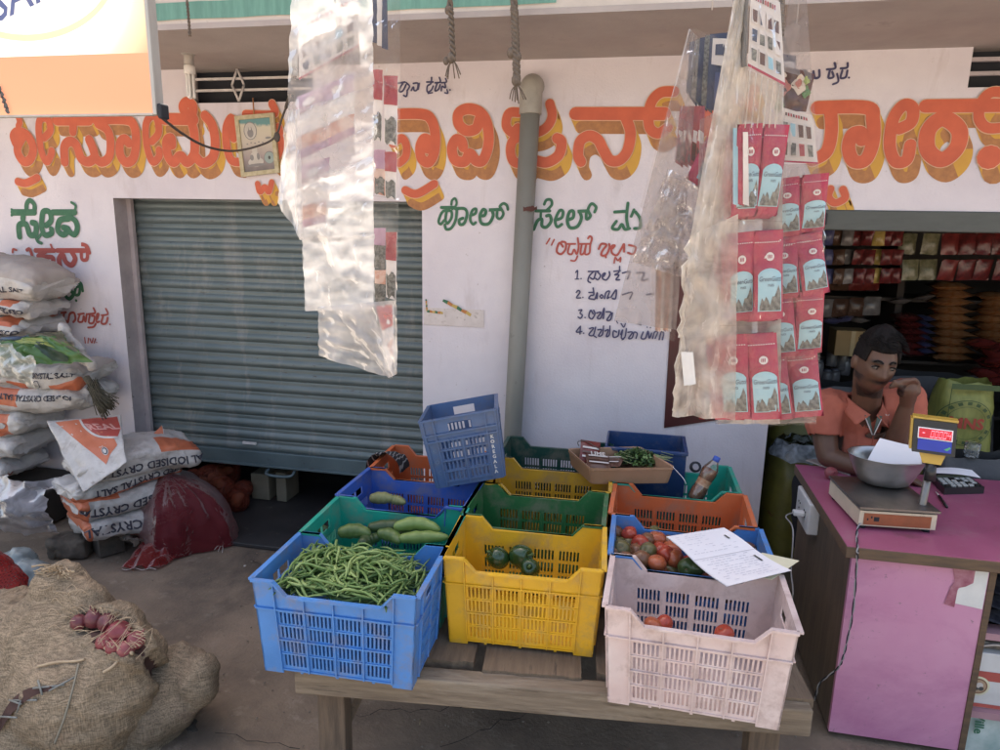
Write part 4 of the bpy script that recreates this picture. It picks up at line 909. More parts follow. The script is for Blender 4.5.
for i in range(44):
    o = tomato(0,0,.6,.030,(0,2,3,1)[i % 4]); o.location = (.192+random.uniform(-.18,.14), -1.392+random.uniform(-.10,.10), .675+random.uniform(-.02,.02))
    tag(o, 'tomato lying deeper in the blue crate pile', 'tomato', 'tomatoes in the blue crate')
tag(tomato(653,625,.67,.026,1), 'orange tomato behind the slots of the pink crate', 'tomato', 'tomatoes in the pink crate')
tag(tomato(664,624,.665,.028,0), 'red tomato beside the orange one in the pink crate', 'tomato', 'tomatoes in the pink crate')
tag(tomato(724,634,.67,.028,0), 'single red tomato at the right inside the pink crate', 'tomato', 'tomatoes in the pink crate')
# notebook on the tomato crate
nb = thing('notebook', 'open white notebook with handwriting lying across the tomato crate', 'notebook', tuple(at(725,557,Z=.80)))
n0, n1, n2, n3 = at(666,537,Z=.80), at(724,528,Z=.815), at(792,571,Z=.805), at(727,587,Z=.815)
def nbp(u, v, o=0): return (n0.lerp(n1,v)).lerp(n3.lerp(n2,v), u)+Vector((0,0,o+.010*math.sin(PI*u*2)*.4-.012*(1-abs(2*u-1))*.5))
m_paper = pm('paper_white', (.80,.80,.84), (.76,.76,.81), rough=.8, scale=5, rvar=0); m_ink2 = pm('pen_ink', (.52,.53,.62), rough=.8); m_cream = pm('card_cream', (.68,.66,.48), rough=.8)
for k in range(3):
    mb = MB(); mb.grid(lambda u, v: nbp(u*.995+.004*k, v*(1-.006*k), .0015*k), 16, 8, m_paper); part('page', mb, nb)
mb = MB()
for k in range(11):
    u0 = .53+.04*k; v = .1
    while v < .82:
        l = random.uniform(.03,.09)
        if random.random() < .75: mb.add([nbp(u0,v,.005), nbp(u0+.006,v,.005), nbp(u0+.006,v+l,.005), nbp(u0,v+l,.005)], [(0,1,2,3)], m_ink2)
        v += l+.02
for k in range(9):
    u0 = .08+.042*k; v = .08
    while v < .5+.3*(k > 5):
        l = random.uniform(.03,.08)
        if random.random() < .6: mb.add([nbp(u0,v,.005), nbp(u0+.005,v,.005), nbp(u0+.005,v+l,.005), nbp(u0,v+l,.005)], [(0,1,2,3)], m_ink2)
        v += l+.02
for (a, b, c, d) in ((.18,.26,.80,.83),(.60,.72,.84,.87)): mb.add([nbp(a,c,.0052), nbp(b,c,.0052), nbp(b,d,.0052), nbp(a,d,.0052)], [(0,1,2,3)], pm('print_dark',(.07,.07,.07)))
part('handwriting', mb, nb)
mb = MB(); mb.add([nbp(.497,0,.0046), nbp(.503,0,.0046), nbp(.503,1,.0046), nbp(.497,1,.0046)], [(0,1,2,3)], pm('fold_grey',(.55,.55,.6))); part('fold', mb, nb)
mb = MB(); c0 = [at(762,553,Z=.792), at(799,561,Z=.792), at(772,580,Z=.792), at(735,572,Z=.792)]; mb.poly(c0, m_cream, (0,0,.0015))
single('paper_card', mb, 'cream paper card sticking out under the notebook', 'card', tuple(c0[0]))

# ================================================================== tray, herbs, bottle and the rest at the back
m_tray = pm('tray_plastic', (.34,.20,.125), (.28,.165,.10), rough=.5, scale=8, spots=(.2,.15,.11), spot_amt=.62)
ta = [at(567,449,Z=.845), at(640,447,Z=.845), at(676,468,Z=.845), at(590,469,Z=.845)]
ty = thing('tray', 'shallow brown plastic tray of herbs and packets resting on the back crates', 'tray', tuple((ta[0]+ta[2])/2-Vector((0,0,.05))))
mb = MB()
cen = sum(ta, Vector())/4
def ring(s, dz, k=5):
    out = []
    for i in range(4):
        p, c, n = ta[i-1], ta[i], ta[(i+1) % 4]
        for j in range(k):
            t = j/(k-1); a = c.lerp(p,.08*(1-t)); b = c.lerp(n,.08*t); q = a.lerp(b,t); out.append(cen+(q-cen)*s+Vector((0,0,dz)))
    return out
rings = [ring(.80,-.062), ring(.90,-.06), ring(.955,0), ring(1.0,.003), ring(1.0,-.008), ring(.985,-.010), ring(.93,-.060), ring(.92,-.066)]
n = len(rings[0]); mb.add([p for r_ in rings for p in r_], [(i*n+j, i*n+(j+1) % n, (i+1)*n+(j+1) % n, (i+1)*n+j) for i in range(len(rings)-1) for j in range(n)]+[tuple(range(n))[::-1]], m_tray, False)
part('tray_body', mb, ty)
mb = MB(); mh = [pm('herb_leaf', (.075,.15,.035), (.05,.105,.025), rough=.6), pm('herb_pale', (.16,.24,.08), rough=.6), pm('herb_dark', (.03,.07,.02), rough=.6), pm('herb_stem', (.32,.36,.18), rough=.6)]
hc = at(638,459,Z=.82)
random.seed(5)
for k in range(900):
    a = random.uniform(0,2*PI); r = random.random()**.6; p = hc+Vector((.115*r*math.cos(a)-.0, .058*r*math.sin(a), .055*(1-r*r)*random.random()**.5-.01))
    s = random.uniform(.005,.012); q = Matrix.Rotation(random.uniform(0,6),3,'Z') @ Matrix.Rotation(random.uniform(-1,1),3,'X')
    mt = mh[random.choice((0,0,0,1,2,2))]
    mb.add([p+q @ Vector(v)*s for v in ((0,-1,0),(.5,-.3,.1),(.55,.4,.05),(0,1,-.1),(-.55,.4,.05),(-.5,-.3,.1))], [(0,1,2,3,4,5)], mt)
for k in range(40):
    a = random.uniform(-.6,.6); p = hc+Vector((random.uniform(-.1,.1), random.uniform(-.05,.04), random.uniform(.0,.035))); mb.tube([p, p+Vector((.05*math.cos(a),.03*math.sin(a),-.01))], .0013, mh[3], n=4)
single('herb_bunch', mb, 'loose bunch of fresh green coriander in the brown tray', 'herbs', tuple(hc), kind='thing')
m_pk = pm('pack_maroon', (.18,.03,.025), (.10,.02,.02), rough=.25, scale=18, rvar=.05); m_pkw = pm('pack_white', (.62,.58,.56), rough=.3); m_pkb = pm('pack_brown', (.12,.06,.045), rough=.25, rvar=.05)
def sachet(w, h, t, mat, n=8, seal=.10):
    """pillow packet in its own x-z plane: flat crimped ends, bulged middle"""
    mb = MB()
    for sg in (-1, 1):
        def f(u, v, sg=sg):
            bulge = 0 if v < seal*.6 or v > 1-seal*.6 else (math.sin(PI*(v-seal*.6)/(1-1.2*seal)))**.55*(math.sin(PI*u))**.5
            return Vector(((u-.5)*w*(1-.03*math.sin(PI*v)), sg*t/2*bulge*(1+.18*fbm((u*2,v*2,sg*3+w*50),2.2)), (v-.5)*h+.0012*(u > 0 and 0)))
        mb.grid(f, n, n+2, mat)
    return mb
def sach_y(w, h, t, u, v, seal=.1):
    if v < seal*.6 or v > 1-seal*.6 or u <= 0 or u >= 1: return 0
    return t/2*(math.sin(PI*(v-seal*.6)/(1-1.2*seal)))**.55*(math.sin(PI*u))**.5*1.12
def on_tray(px, py, z, rot, mat, w, h, lab, letters=None):
    t = thing('snack_packet', lab, 'packet', tuple(at(px,py,Z=z)), 0, 'packets in the brown tray'); t.rotation_euler = rot
    part('pouch', sachet(w,h,.022,mat), t, world=False)
    mb = MB()
    for k in range(3): mb.add([(-w*.4,-.0135,-h*.3+k*.02),(w*.4,-.0135,-h*.3+k*.02),(w*.4,-.0135,-h*.3+k*.02+.008),(-w*.4,-.0135,-h*.3+k*.02+.008)], [(0,1,2,3)], m_pkw if k != 1 else m_pkb)
    if letters: mb.text(letters, .03, lambda u, v: Vector((u,-.0145,v+.03)), m_pkw, bold=.0008)
    part('printed_band', mb, t, world=False)
on_tray(590,452,.845,(R(-40),R(8),R(12)),m_pk,.085,.10,'maroon packet standing at the back of the brown tray')
on_tray(598,461,.825,(R(-70),R(5),R(12)),m_pkb,.10,.09,'brown packet lying in front of the maroon one in the tray','LIME')
on_tray(612,462,.815,(R(-78),R(-10),R(-15)),m_pkb,.09,.08,'dark packet beside the coriander in the brown tray')
mb = MB(); wp = [at(579,446,Z=.86), at(578,442,Z=.88), at(585,441,Z=.885), at(594,446,Z=.87), at(600,449,Z=.86)]; mb.tube(crom(wp,6), .0018, m_cab, n=5); single('wire_loop', mb, 'thin black wire loop standing up at the tray corner', 'wire', tuple(wp[0]))
mb = MB(); a = at(673,467,Z=.85); mb.tube(crom([a, at(683,478,Z=.83), at(686,484,Z=.81)],4), .0012, m_paper, n=4); single('string', mb, 'thin pale string hanging off the right corner of the tray', 'string', tuple(a))
# blue box behind the tray
p0, p1 = at(612,449,Z=.90), at(688,450,Z=.90)
p0 = at(612,449,Y=-.66); p1 = at(687,450,Y=-.66)
bxm = thing('storage_box', 'dark blue plastic box behind the tray against the wall', 'box', ((p0.x+p1.x)/2,-.60,.5))
mb = MB(); zt = p1.z; x0, x1 = p0.x-.03, p1.x; zt -= .012; m_nb = plastic('box_blue', (.016,.05,.16), .3)
mb.box((x0,-.66,.52),(x1,-.652,zt), m_nb, bev=.003); mb.box((x0,-.42,.52),(x1,-.412,zt), m_nb, bev=.003); mb.box((x0,-.652,.52),(x0+.008,-.42,zt), m_nb); mb.box((x1-.008,-.652,.52),(x1,-.42,zt), m_nb); mb.box((x0,-.652,.50),(x1,-.412,.52), m_nb); part('box_wall', mb, bxm)
mb = MB(); mb.box((x0-.006,-.668,zt-.014),(x1+.006,-.6605,zt-.002), m_nb, bev=.002); mb.box((x1+.0005,-.66,zt-.014),(x1+.007,-.41,zt-.002), m_nb); part('rim', mb, bxm)
c = at(695,467,Z=.83); mb = MB(); mb.lathe([(.018,-.02),(.022,0),(.022,.03),(.018,.045),(.013,.047),(.013,.02)], m_vent, n=16, c=tuple(c), M=Matrix.Rotation(R(70),3,'X')); single('bottle_cap', mb, 'small black round cap beside the turquoise crate corner', 'cap', tuple(c))
# juice bottle
bb, bt = at(697,494,Z=.74), at(717,458,Y=at(697,494,Z=.74).y+.03)
axis = (bt-bb); Lb = axis.length*1.04; q = axis.to_track_quat('Z','Y').to_matrix()
bo = thing('drink_bottle', 'plastic bottle of brown drink with blue cap leaning in the turquoise crate', 'bottle', tuple(bb))
m_liq = pm('brown_drink', (.24,.085,.035), (.20,.07,.03), rough=.08, rvar=.03, scale=3, coat=.6); m_pet = film('bottle_plastic', (.9,.82,.74), milky=.12, gloss=.6, rough=.06, scale=8); m_capb = pm('cap_blue', (.03,.09,.45), rough=.4)
pr = [(.001,-.03),(.030,-.03),(.036,-.02),(.037,.02),(.032,.05),(.029,.065),(.034,.085),(.0375,.115),(.036,.135),(.024,.16),(.014,.178)]
sc_ = Lb/.20
mb = MB(); mb.lathe([(r*sc_*.96, z*sc_) for r, z in pr[:9]]+[(.001,.137*sc_)], m_liq, n=24, M=q); mb.v = [v+bb for v in mb.v]; part('drink', mb, bo)
mb = MB(); mb.lathe([(r*sc_, z*sc_) for r, z in pr], m_pet, n=24, M=q); mb.v = [v+bb for v in mb.v]; part('bottle_body', mb, bo)
mb = MB(); mb.lathe([(.014*sc_,.174*sc_),(.016*sc_,.176*sc_),(.016*sc_,.196*sc_),(.014*sc_,.199*sc_),(.001,.2*sc_)], m_capb, n=20, M=q); mb.v = [v+bb for v in mb.v]; part('cap', mb, bo)
mb = MB(); mb.lathe([(.0330*sc_,.046*sc_),(.0312*sc_,.06*sc_),(.0340*sc_,.08*sc_)], pm('label_film', (.30,.12,.05), (.45,.3,.2), rough=.2, scale=40), n=24, M=q); mb.v = [v+bb for v in mb.v]; part('label', mb, bo)
# striped cloth in the orange crate
c = at(388,456,Z=.80)
def clothf(u, v):
    a = PI*u; return c+Vector((-.075*math.cos(a)*(1-.15*v)+.02*(v-.5), -.04+.10*v, -.06+.085*math.sin(a)**.8*(1-.3*v)+.010*fbm((u*3,v*2,1),2)))
m_cl = bpy.data.materials.new('striped_cloth'); m_cl.use_nodes = True; nt_ = m_cl.node_tree; tc = _n(nt_,'ShaderNodeTexCoord'); wv = _n(nt_,'ShaderNodeTexWave', Scale=22.0, Distortion=1.5); nt_.links.new(tc.outputs['Object'], wv.inputs['Vector'])
cr = _n(nt_,'ShaderNodeValToRGB'); cr.color_ramp.elements[0].position = .86; cr.color_ramp.elements[0].color = (.018,.02,.026,1); cr.color_ramp.elements[1].position = .93; cr.color_ramp.elements[1].color = (.28,.28,.28,1); nt_.links.new(wv.outputs[0], cr.inputs[0]); nt_.links.new(cr.outputs[0], nt_.nodes['Principled BSDF'].inputs['Base Color']); nt_.nodes['Principled BSDF'].inputs['Roughness'].default_value = .9
mb = MB(); mb.grid(clothf, 24, 12, m_cl); single('striped_cloth', mb, 'black cloth with thin white stripes stuffed into the orange crate', 'cloth', tuple(c))

# ================================================================== counter
m_lam = pm('laminate_maroon', (.37,.105,.19), (.30,.08,.15), rough=.42, scale=3, spots=(.34,.15,.20), spot_scale=9, spot_amt=.54, spot_soft=.2, grime=((.17,.06,.085),5,.58,.12,(1,1,1)))
m_pink = pm('laminate_pink', (.62,.32,.46), (.55,.235,.385), rough=.55, scale=2.6, detail=10, spots=(.34,.19,.25), spot_scale=40, spot_amt=.62, spot_soft=.05, grime=((.42,.15,.29),1.5,.50,.2,(1,1,1.6)), contrast=(.3,.7))
m_edge = pm('counter_wood', (.15,.095,.055), (.09,.06,.04), rough=.7, scale=5, stretch=(2,8,12), bump=.15)
m_side = pm('counter_side', (.15,.11,.078), (.09,.068,.05), rough=.75, scale=4, stretch=(8,8,1), spots=(.07,.055,.045), spot_amt=.6)
ZT = .745
ct = thing('shop_counter', 'maroon topped pink counter with torn laminate and goods on open shelves', 'counter', (.95,-1.18,0))
mb = MB(); mb.box((.712,-1.205,ZT-.042),(2.4,-.372,ZT-.003), m_edge, bev=.003); part('counter_board', mb, ct)
mb = MB(); mb.box((.7135,-1.2035,ZT-.003),(2.4,-.3735,ZT), m_lam); part('counter_top', mb, ct)
mb = MB(); mb.box((.744,-1.168,.02),(1.158,-1.150,ZT-.043), m_pink); pp_ = part('front_panel', mb, ct)
# torn patch: bare white board with a maroon printed remnant
ta_, tb_ = at(953,562,Y=-1.1695), at(988,564,Y=-1.1695); tc_ = at(978,609,Y=-1.1695); td_ = at(948,603,Y=-1.1695); te_ = at(956,590,Y=-1.1695); tf_ = at(967,578,Y=-1.1695)
mb = MB(); mb.poly([Vector((tf_.x,-1.1695,ZT-.046)), Vector((1.155,-1.1695,ZT-.046)), Vector((1.155,-1.1695,tc_.z)), Vector((td_.x,-1.1695,td_.z+.004)), te_+Vector((.005,0,0)), te_+Vector((.015,0,.025))], pm('bare_board', (.72,.72,.70), (.62,.63,.62), rough=.7, scale=14)); part('torn_patch', mb, pp_)
mb = MB(); mb.poly([Vector((ta_.x,-1.171,ZT-.046)), Vector((tf_.x+.02,-1.171,ZT-.046)), tf_+Vector((.02,-.0015,-.015)), tf_+Vector((0,-.0015,-.03)), te_+Vector((.004,-.0015,.008)), td_+Vector((.02,-.0015,-.012)), td_+Vector((-.012,-.0015,-.004)), te_+Vector((-.018,-.0015,.01)), te_+Vector((-.008,-.0015,.03))], pm('remnant_maroon', (.27,.07,.115), (.42,.2,.25), rough=.5, scale=30)); part('printed_remnant', mb, pp_)
mb = MB(); mb.box((.744,-1.1495,.02),(.762,-.40,ZT-.043), m_side); part('side_panel', mb, ct)
mb = MB(); mb.box((.758,-1.165,.02),(.775,-1.1505,ZT-.05), m_side) if False else None
mb = MB(); mb.box((1.1585,-1.172,.0),(1.178,-.45,ZT-.0425), m_edge); part('divider', mb, ct)
z1_, z2_ = at(985,634,Y=-1.15).z, at(975,712,Y=-1.15).z
m_shelf = pm('shelf_pink', (.42,.24,.28), rough=.6)
for z in (z1_, z2_):
    mb = MB(); mb.box((1.1785,-1.165,z-.012),(2.4,-.46,z+.012), m_shelf); part('shelf', mb, ct)
mb = MB(); mb.box((1.1785,-.459,.0),(2.4,-.44,ZT-.0425), m_dark); mb.box((.7625,-.458,0),(1.158,-.44,ZT-.0425), m_dark); part('back_panel', mb, ct)
mb = MB(); mb.box((2.38,-1.16,0),(2.40,-.46,ZT-.0425), m_edge); part('side_panel', mb, ct)
# goods on the counter shelves
p = at(986,615,Y=-1.0)
def carton(name, label, lo, hi, mats, cat='carton', deco=None):
    t = thing(name, label, cat, ((lo[0]+hi[0])/2,(lo[1]+hi[1])/2,lo[2])); mb = MB(); mb.box(lo, hi, mats[0], bev=.003); part('carton', mb, t)
    if deco: deco(t)
    return t
def deco1(t):
    mb = MB(); y = -1.142; zb_ = z2_+.012
    mb.add([(1.182,y,zb_+.105),(1.75,y,zb_+.105),(1.75,y,zb_+.14),(1.182,y,zb_+.14)], [(0,1,2,3)], m_red); mb.add([(1.182,y,zb_+.004),(1.75,y,zb_+.004),(1.75,y,zb_+.018),(1.182,y,zb_+.018)], [(0,1,2,3)], m_red); part('printed_band', mb, t)
    c = at(978,686,Y=-1.143)
    mb = MB(); n = 28
    for r, mt, d in ((.036,m_cream,0),(.029,pm('print_brown',(.22,.12,.07)),.0006),(.024,pm('print_tan',(.42,.30,.2)),.0012)):
        mb.add([(c.x+r*math.cos(2*PI*k/n), -1.1425-d, c.z+r*math.sin(2*PI*k/n)) for k in range(n)], [tuple(range(n))], mt)
    for dx, dz, r, mt in ((.004,.004,.011,m_pkw),(-.006,-.006,.010,dk),(.010,-.008,.008,dk)): mb.add([(c.x+dx+r*math.cos(2*PI*k/10), -1.1445-dx*.01, c.z+dz+r*math.sin(2*PI*k/10)) for k in range(10)], [tuple(range(10))], mt)
    part('round_emblem', mb, t)
    mb = MB(); c2 = at(967,672,Y=-1.143); mb.add([(c2.x+.016*math.cos(2*PI*k/16), -1.1425, c2.z+.016*math.sin(2*PI*k/16)) for k in range(16)], [tuple(range(16))], m_red)
    for k in range(3): mb.box((c2.x-.012,-1.1428,c2.z-.03-.012*k),(c2.x+.014-.004*k,-1.142,c2.z-.024-.012*k), m_navy)
    part('small_print', mb, t)
carton('biscuit_carton', 'white and red carton with a round emblem on the counter shelf', (1.183,-1.14,z2_+.0125), (1.75,-.75,z1_-.075), [pm('carton_white', (.66,.66,.66), rough=.5)], deco=deco1)
t = thing('packet_pile', 'pile of dark packets on the middle counter shelf', 'packets', (1.4,-1.0,z1_-.07))
c = at(985,648,Y=-1.08); mb = MB(); mb.box((1.185,-1.12,z1_-.074),(1.7,-.78,z1_-.0425), pm('pack_dark', (.06,.05,.045), (.18,.16,.13), rough=.3, scale=40), bev=.012); part('pouch', mb, t)
mb = MB(); mb.tube(crom([(1.19,-1.123,z1_-.062),(1.24,-1.126,z1_-.048),(1.30,-1.124,z1_-.060),(1.4,-1.122,z1_-.05)],5), .004, m_pkw, n=5); part('printed_swirl', mb, t)
m_blk = pm('foil_black', (.03,.03,.04), (.10,.10,.12), rough=.2, scale=30, rvar=.1)
for k in range(3):
    t = thing('foil_packet', ['dark foil packet lying lowest on the top counter shelf','dark foil packet in the middle of the pile on the top counter shelf','uppermost dark foil packet under the counter top'][k], 'packet', (1.35,-1.02,z1_+.012+.05*k+.025), 0, 'foil packets in the counter')
    t.rotation_euler = (R(90),0,R(2-3*k)); part('pouch', sachet(.33,.24,.055,m_blk), t, world=False)
t = thing('snack_packet', 'white and teal snack pouch at the bottom of the counter', 'packet', (1.27,-1.10,.10)); t.rotation_euler = (R(-12),R(6),R(8))
part('pouch', sachet(.19,.22,.05,pm('pouch_teal', (.55,.62,.60), (.25,.38,.36), rough=.3, scale=8)), t, world=False)
mb = MB(); mb.text('CHO', .05, lambda u, v: Vector((u*.85+v*.5+.03, -.031+.1*abs(u)*.15, v*.85-u*.45+.05)), m_navy, bold=.001); mb.text('Ville', .045, lambda u, v: Vector((v-.05, -.029, -u*.9-.0)), m_gr, bold=.001); part('printed_words', mb, t, world=False)
mb = MB(); mb.grid(lambda u, v: Vector((1.19+.22*u, -1.0+.05*math.sin(u*8)*v, .10+.19*v+.03*fbm((u*3,v*3,2),1.5))), 14, 10, film('poly_bag', (.85,.87,.9), milky=.35, gloss=.4)); single('polythene_bag', mb, 'crumpled clear polythene bag above the snack pouch in the counter', 'bag', (1.3,-1.0,.2))
# socket board on the counter side
s0 = at(811,510,X=.735)
t = thing('socket_board', 'white electric socket board fixed to the side of the counter', 'socket', tuple(s0)); m_wh = pm('white_plastic', (.70,.70,.70), (.62,.62,.62), rough=.4)
mb = MB(); mb.box((.70,s0.y-.11,s0.z-.065),(.7435,s0.y+.11,s0.z+.065), m_wh, bev=.006); part('casing', mb, t)
mb = MB()
for dy in (-.05,.05):
    for a, b in ((.012,.012),(-.012,.012),(0,-.012)): mb.box((.698,s0.y+dy+a-.003,s0.z+b-.003),(.7005,s0.y+dy+a+.003,s0.z+b+.003), m_vent)
part('socket_holes', mb, t)
pl = at(804,508,X=.69)
t2 = thing('power_plug', 'white plug with a grey cable pushed into the socket board', 'plug', tuple(pl))
mb = MB(); mb.box((.655,s0.y-.066,s0.z-.008),(.6985,s0.y-.034,s0.z+.012), m_wh, bev=.005); part('plug_body', mb, t2)
mb = MB(); mb.tube(crom([(.655,s0.y-.05,s0.z),(.63,s0.y-.05,s0.z-.02),at(793,530,X=.62),at(791,570,X=.62),at(792,600,X=.63),Vector((.64,s0.y-.1,.05))],6), .003, pm('cable_grey', (.35,.35,.36), rough=.6), n=6); part('cable', mb, t2)
# scale
t = thing('weighing_scale', 'electronic weighing scale with display on a steel pole on the counter', 'scale', (.95,-.80,ZT))
m_ivory = pm('scale_ivory', (.60,.54,.42), (.5,.44,.34), rough=.5, scale=10, spots=(.14,.09,.06), spot_scale=16, spot_amt=.6, spot_soft=.1); m_steel = pm('scale_steel', (.24,.225,.215), (.15,.14,.135), rough=.35, metal=.85, scale=9, spots=(.20,.14,.10), spot_amt=.63); m_rust = pm('scale_red_panel', (.30,.085,.035), (.22,.07,.03), rough=.5, scale=18)
sa, sb_ = at(858,526,Z=ZT+.012), at(935,531,Z=ZT+.012); sc0 = at(841,474,Z=ZT+.075)
dx_ = (sb_-sa); Ws = dx_.length; ux = dx_.normalized(); uy = Vector((-ux.y,ux.x,0)); Dp = .30
def sp_(u, v, z): return sa+ux*(u*Ws)+uy*(v*Dp)+Vector((0,0,z-.012))
def slab(mb, u0, u1, v0, v1, z0, z1, mt):
    mb.add([sp_(u0,v0,z0),sp_(u1,v0,z0),sp_(u1,v1,z0),sp_(u0,v1,z0),sp_(u0,v0,z1),sp_(u1,v0,z1),sp_(u1,v1,z1),sp_(u0,v1,z1)], [(0,3,2,1),(4,5,6,7),(0,1,5,4),(1,2,6,5),(2,3,7,6),(3,0,4,7)], mt)
mb = MB(); slab(mb,0,1,0,1,.015,.070,m_ivory); part('body', mb, t)
mb = MB(); slab(mb,.06,.93,-.006,-.001,.020,.062,m_rust); part('front_plate', mb, t)
mb = MB()
for k in range(3): slab(mb,.10+.05*k,.12+.05*k,-.008,-.0065,.036+.008*(k%2),.044+.008*(k%2),m_vent)
slab(mb,.19,.26,-.008,-.0065,.034,.05,m_vent); part('button', mb, t)
mb = MB(); slab(mb,-.02,1.02,-.03,1.02,.078,.086,m_steel); slab(mb,.1,.9,.1,.9,.0705,.0775,m_vent); part('platform', mb, t)
for (u, v) in ((.08,.08),(.92,.08),(.08,.92),(.92,.92)):
    mb = MB(); c = sp_(u,v,0); mb.lathe([(.001,ZT+.015),(.012,ZT+.015),(.014,ZT+.001),(.001,ZT+.001)], m_vent, n=12, c=(c.x,c.y,0)); part('foot', mb, t)
pb = at(917,527,Z=ZT); pt_ = at(931,461,Y=pb.y+.01)
mb = MB(); mb.tube([pb, Vector((pb.x+.004,pb.y,pb.z+.02)), pt_+Vector((0,0,.02))], .0125, m_steel, n=16); mb.box((pb.x-.035,pb.y-.012,ZT+.001),(pb.x+.02,pb.y+.05,ZT+.014), m_steel, bev=.003); part('pole', mb, t)
dc = at(933,448,Y=pb.y-.01); pxm = (dc-CAMP).dot(FW)/F
dsp = MB(); tl_ = R(12)
def dp(x, y, z): # display head: x right, y depth, z up in photo pixels, leaning back, turned a little
    a = R(-16); X, Y_ = x*pxm, y*pxm*.7; return dc+Vector((X*math.cos(a)-Y_*math.sin(a), X*math.sin(a)+Y_*math.cos(a)+z*pxm*.18, z*pxm*1.02))
def dbox(mb, x0,x1,y0,y1,z0,z1,mt, sh=0):
    mb.add([dp(x0+sh,y0,z0),dp(x1-sh,y0,z0),dp(x1-sh,y1,z0),dp(x0+sh,y1,z0),dp(x0,y0,z1),dp(x1,y0,z1),dp(x1,y1,z1),dp(x0,y1,z1)], [(0,3,2,1),(4,5,6,7),(0,1,5,4),(1,2,6,5),(2,3,7,6),(3,0,4,7)], mt)
m_yel = pm('display_yellow', (.55,.36,.06), (.48,.30,.05), rough=.4, spots=(.2,.15,.06), spot_amt=.64); m_bk = pm('display_black', (.018,.018,.02), rough=.35)
dbox(dsp,-18,19,0,22,-6,26,m_bk); d1 = part('display_case', dsp, t)
mb = MB(); dbox(mb,-19,20,3,20,26.2,28.2,m_yel); dbox(mb,-20.5,-18.3,3,22,-4,26,m_yel); part('yellow_trim', mb, d1)
mb = MB(); dbox(mb,-11.5,11.5,3,18,-16,-6.3,m_yel,3.5); part('neck', mb, t)
mb = MB(); mb.tube([dp(0,10,-17), dp(0,10,-34)], .0175, m_bk, n=14); part('collar', mb, t)
mb = MB(); dbox(mb,-13,15,-1.0,-.2,9,18,pm('screen_red', (.12,.005,.01), rough=.2, emit=(.35,.01,.02,.5))); dbox(mb,-14,16,-.7,-.1,8,19,m_paper); dbox(mb,-13.5,15.5,-.9,-.15,-3,7.5,pm('screen_blue', (.025,.05,.45), rough=.3)); part('screen', mb, d1)
mb = MB(); m_led = pm('led_red', (.9,.05,.05), emit=(1,.06,.08,3.0))
for k in range(5):
    x0 = -3+3.6*k
    segs = [((0,6),(2.2,6)),((0,3),(0,6)),((2.2,3),(2.2,6)),((0,0),(0,3)),((2.2,0),(2.2,3)),((0,0),(2.2,0))]
    if k == 4: segs = [((0,3),(0,6)),((0,3),(2.2,3)),((2.2,3),(2.2,6)),((2.2,0),(2.2,3))]
    for (a, b) in segs: mb.add([dp(x0+a[0]+.15*a[1]-.3,-1.4,10.5+a[1]-.3),dp(x0+b[0]+.15*b[1]+.3,-1.4,10.5+b[1]-.3),dp(x0+b[0]+.15*b[1]+.3,-1.4,10.5+b[1]+.3),dp(x0+a[0]+.15*a[1]-.3,-1.4,10.5+a[1]+.3)], [(0,1,2,3)], m_led)
mb.add([dp(-10,-1.4,13.4),dp(-8,-1.4,13.4),dp(-8,-1.4,14.2),dp(-10,-1.4,14.2)], [(0,1,2,3)], m_led); part('red_digits', mb, d1)
mb = MB(); c_ = [(9,-1),(12,-2),(15,1),(14,2),(11,0)]; mb.add([dp(x,-1.3,z+1) for x, z in c_], [tuple(range(5))], pm('logo_green', (.1,.45,.2))); part('logo', mb, d1)
# bowl
c = sp_(.42,.52,.086)
m_bowl = pm('steel_bowl', (.52,.52,.52), (.40,.40,.40), rough=.32, metal=.9, scale=8, bump=.03, bscale=30)
bw = at(848,455,Z=ZT+.20); bw2 = at(922,455,Z=ZT+.20); rb_ = (bw2-bw).length/2*.93
mb = MB(); prof = [(.001,.002),(rb_*.50,.002),(rb_*.66,.012),(rb_*.80,.045),(rb_*.93,.085),(rb_,.112),(rb_*1.02,.114),(rb_*.985,.112),(rb_*.90,.084),(rb_*.77,.046),(rb_*.63,.016),(.001,.006)]
mb.lathe(prof, m_bowl, n=40); 
bc = Vector((at(885,470,Z=ZT+.14).x, at(885,470,Z=ZT+.14).y, c.z))
for i, v in enumerate(mb.v): v.y *= .82
mb.v = [v+bc for v in mb.v]; single('steel_bowl', mb, 'dented steel bowl sitting on the weighing scale', 'bowl', tuple(bc))
pc = [at(868,458,Z=bc.z+.10), at(884,438,Z=bc.z+.165), at(919,447,Z=bc.z+.14), at(921,462,Z=bc.z+.105)]
pa_, pb2, pc2, pd_ = at(866,463,Y=bc.y-.02), at(880,438,Y=bc.y+.06), at(918,447,Y=bc.y+.05), at(922,464,Y=bc.y-.03)
mb = MB(); mb.grid(lambda u, v: (pa_.lerp(pd_,u)).lerp(pb2.lerp(pc2,u), v)+Vector((0,-.006*math.sin(PI*u),.004*math.sin(PI*v))), 8, 8, m_paper); single('paper_sheet', mb, 'folded white paper sheet standing in the steel bowl', 'paper', tuple(pa_))
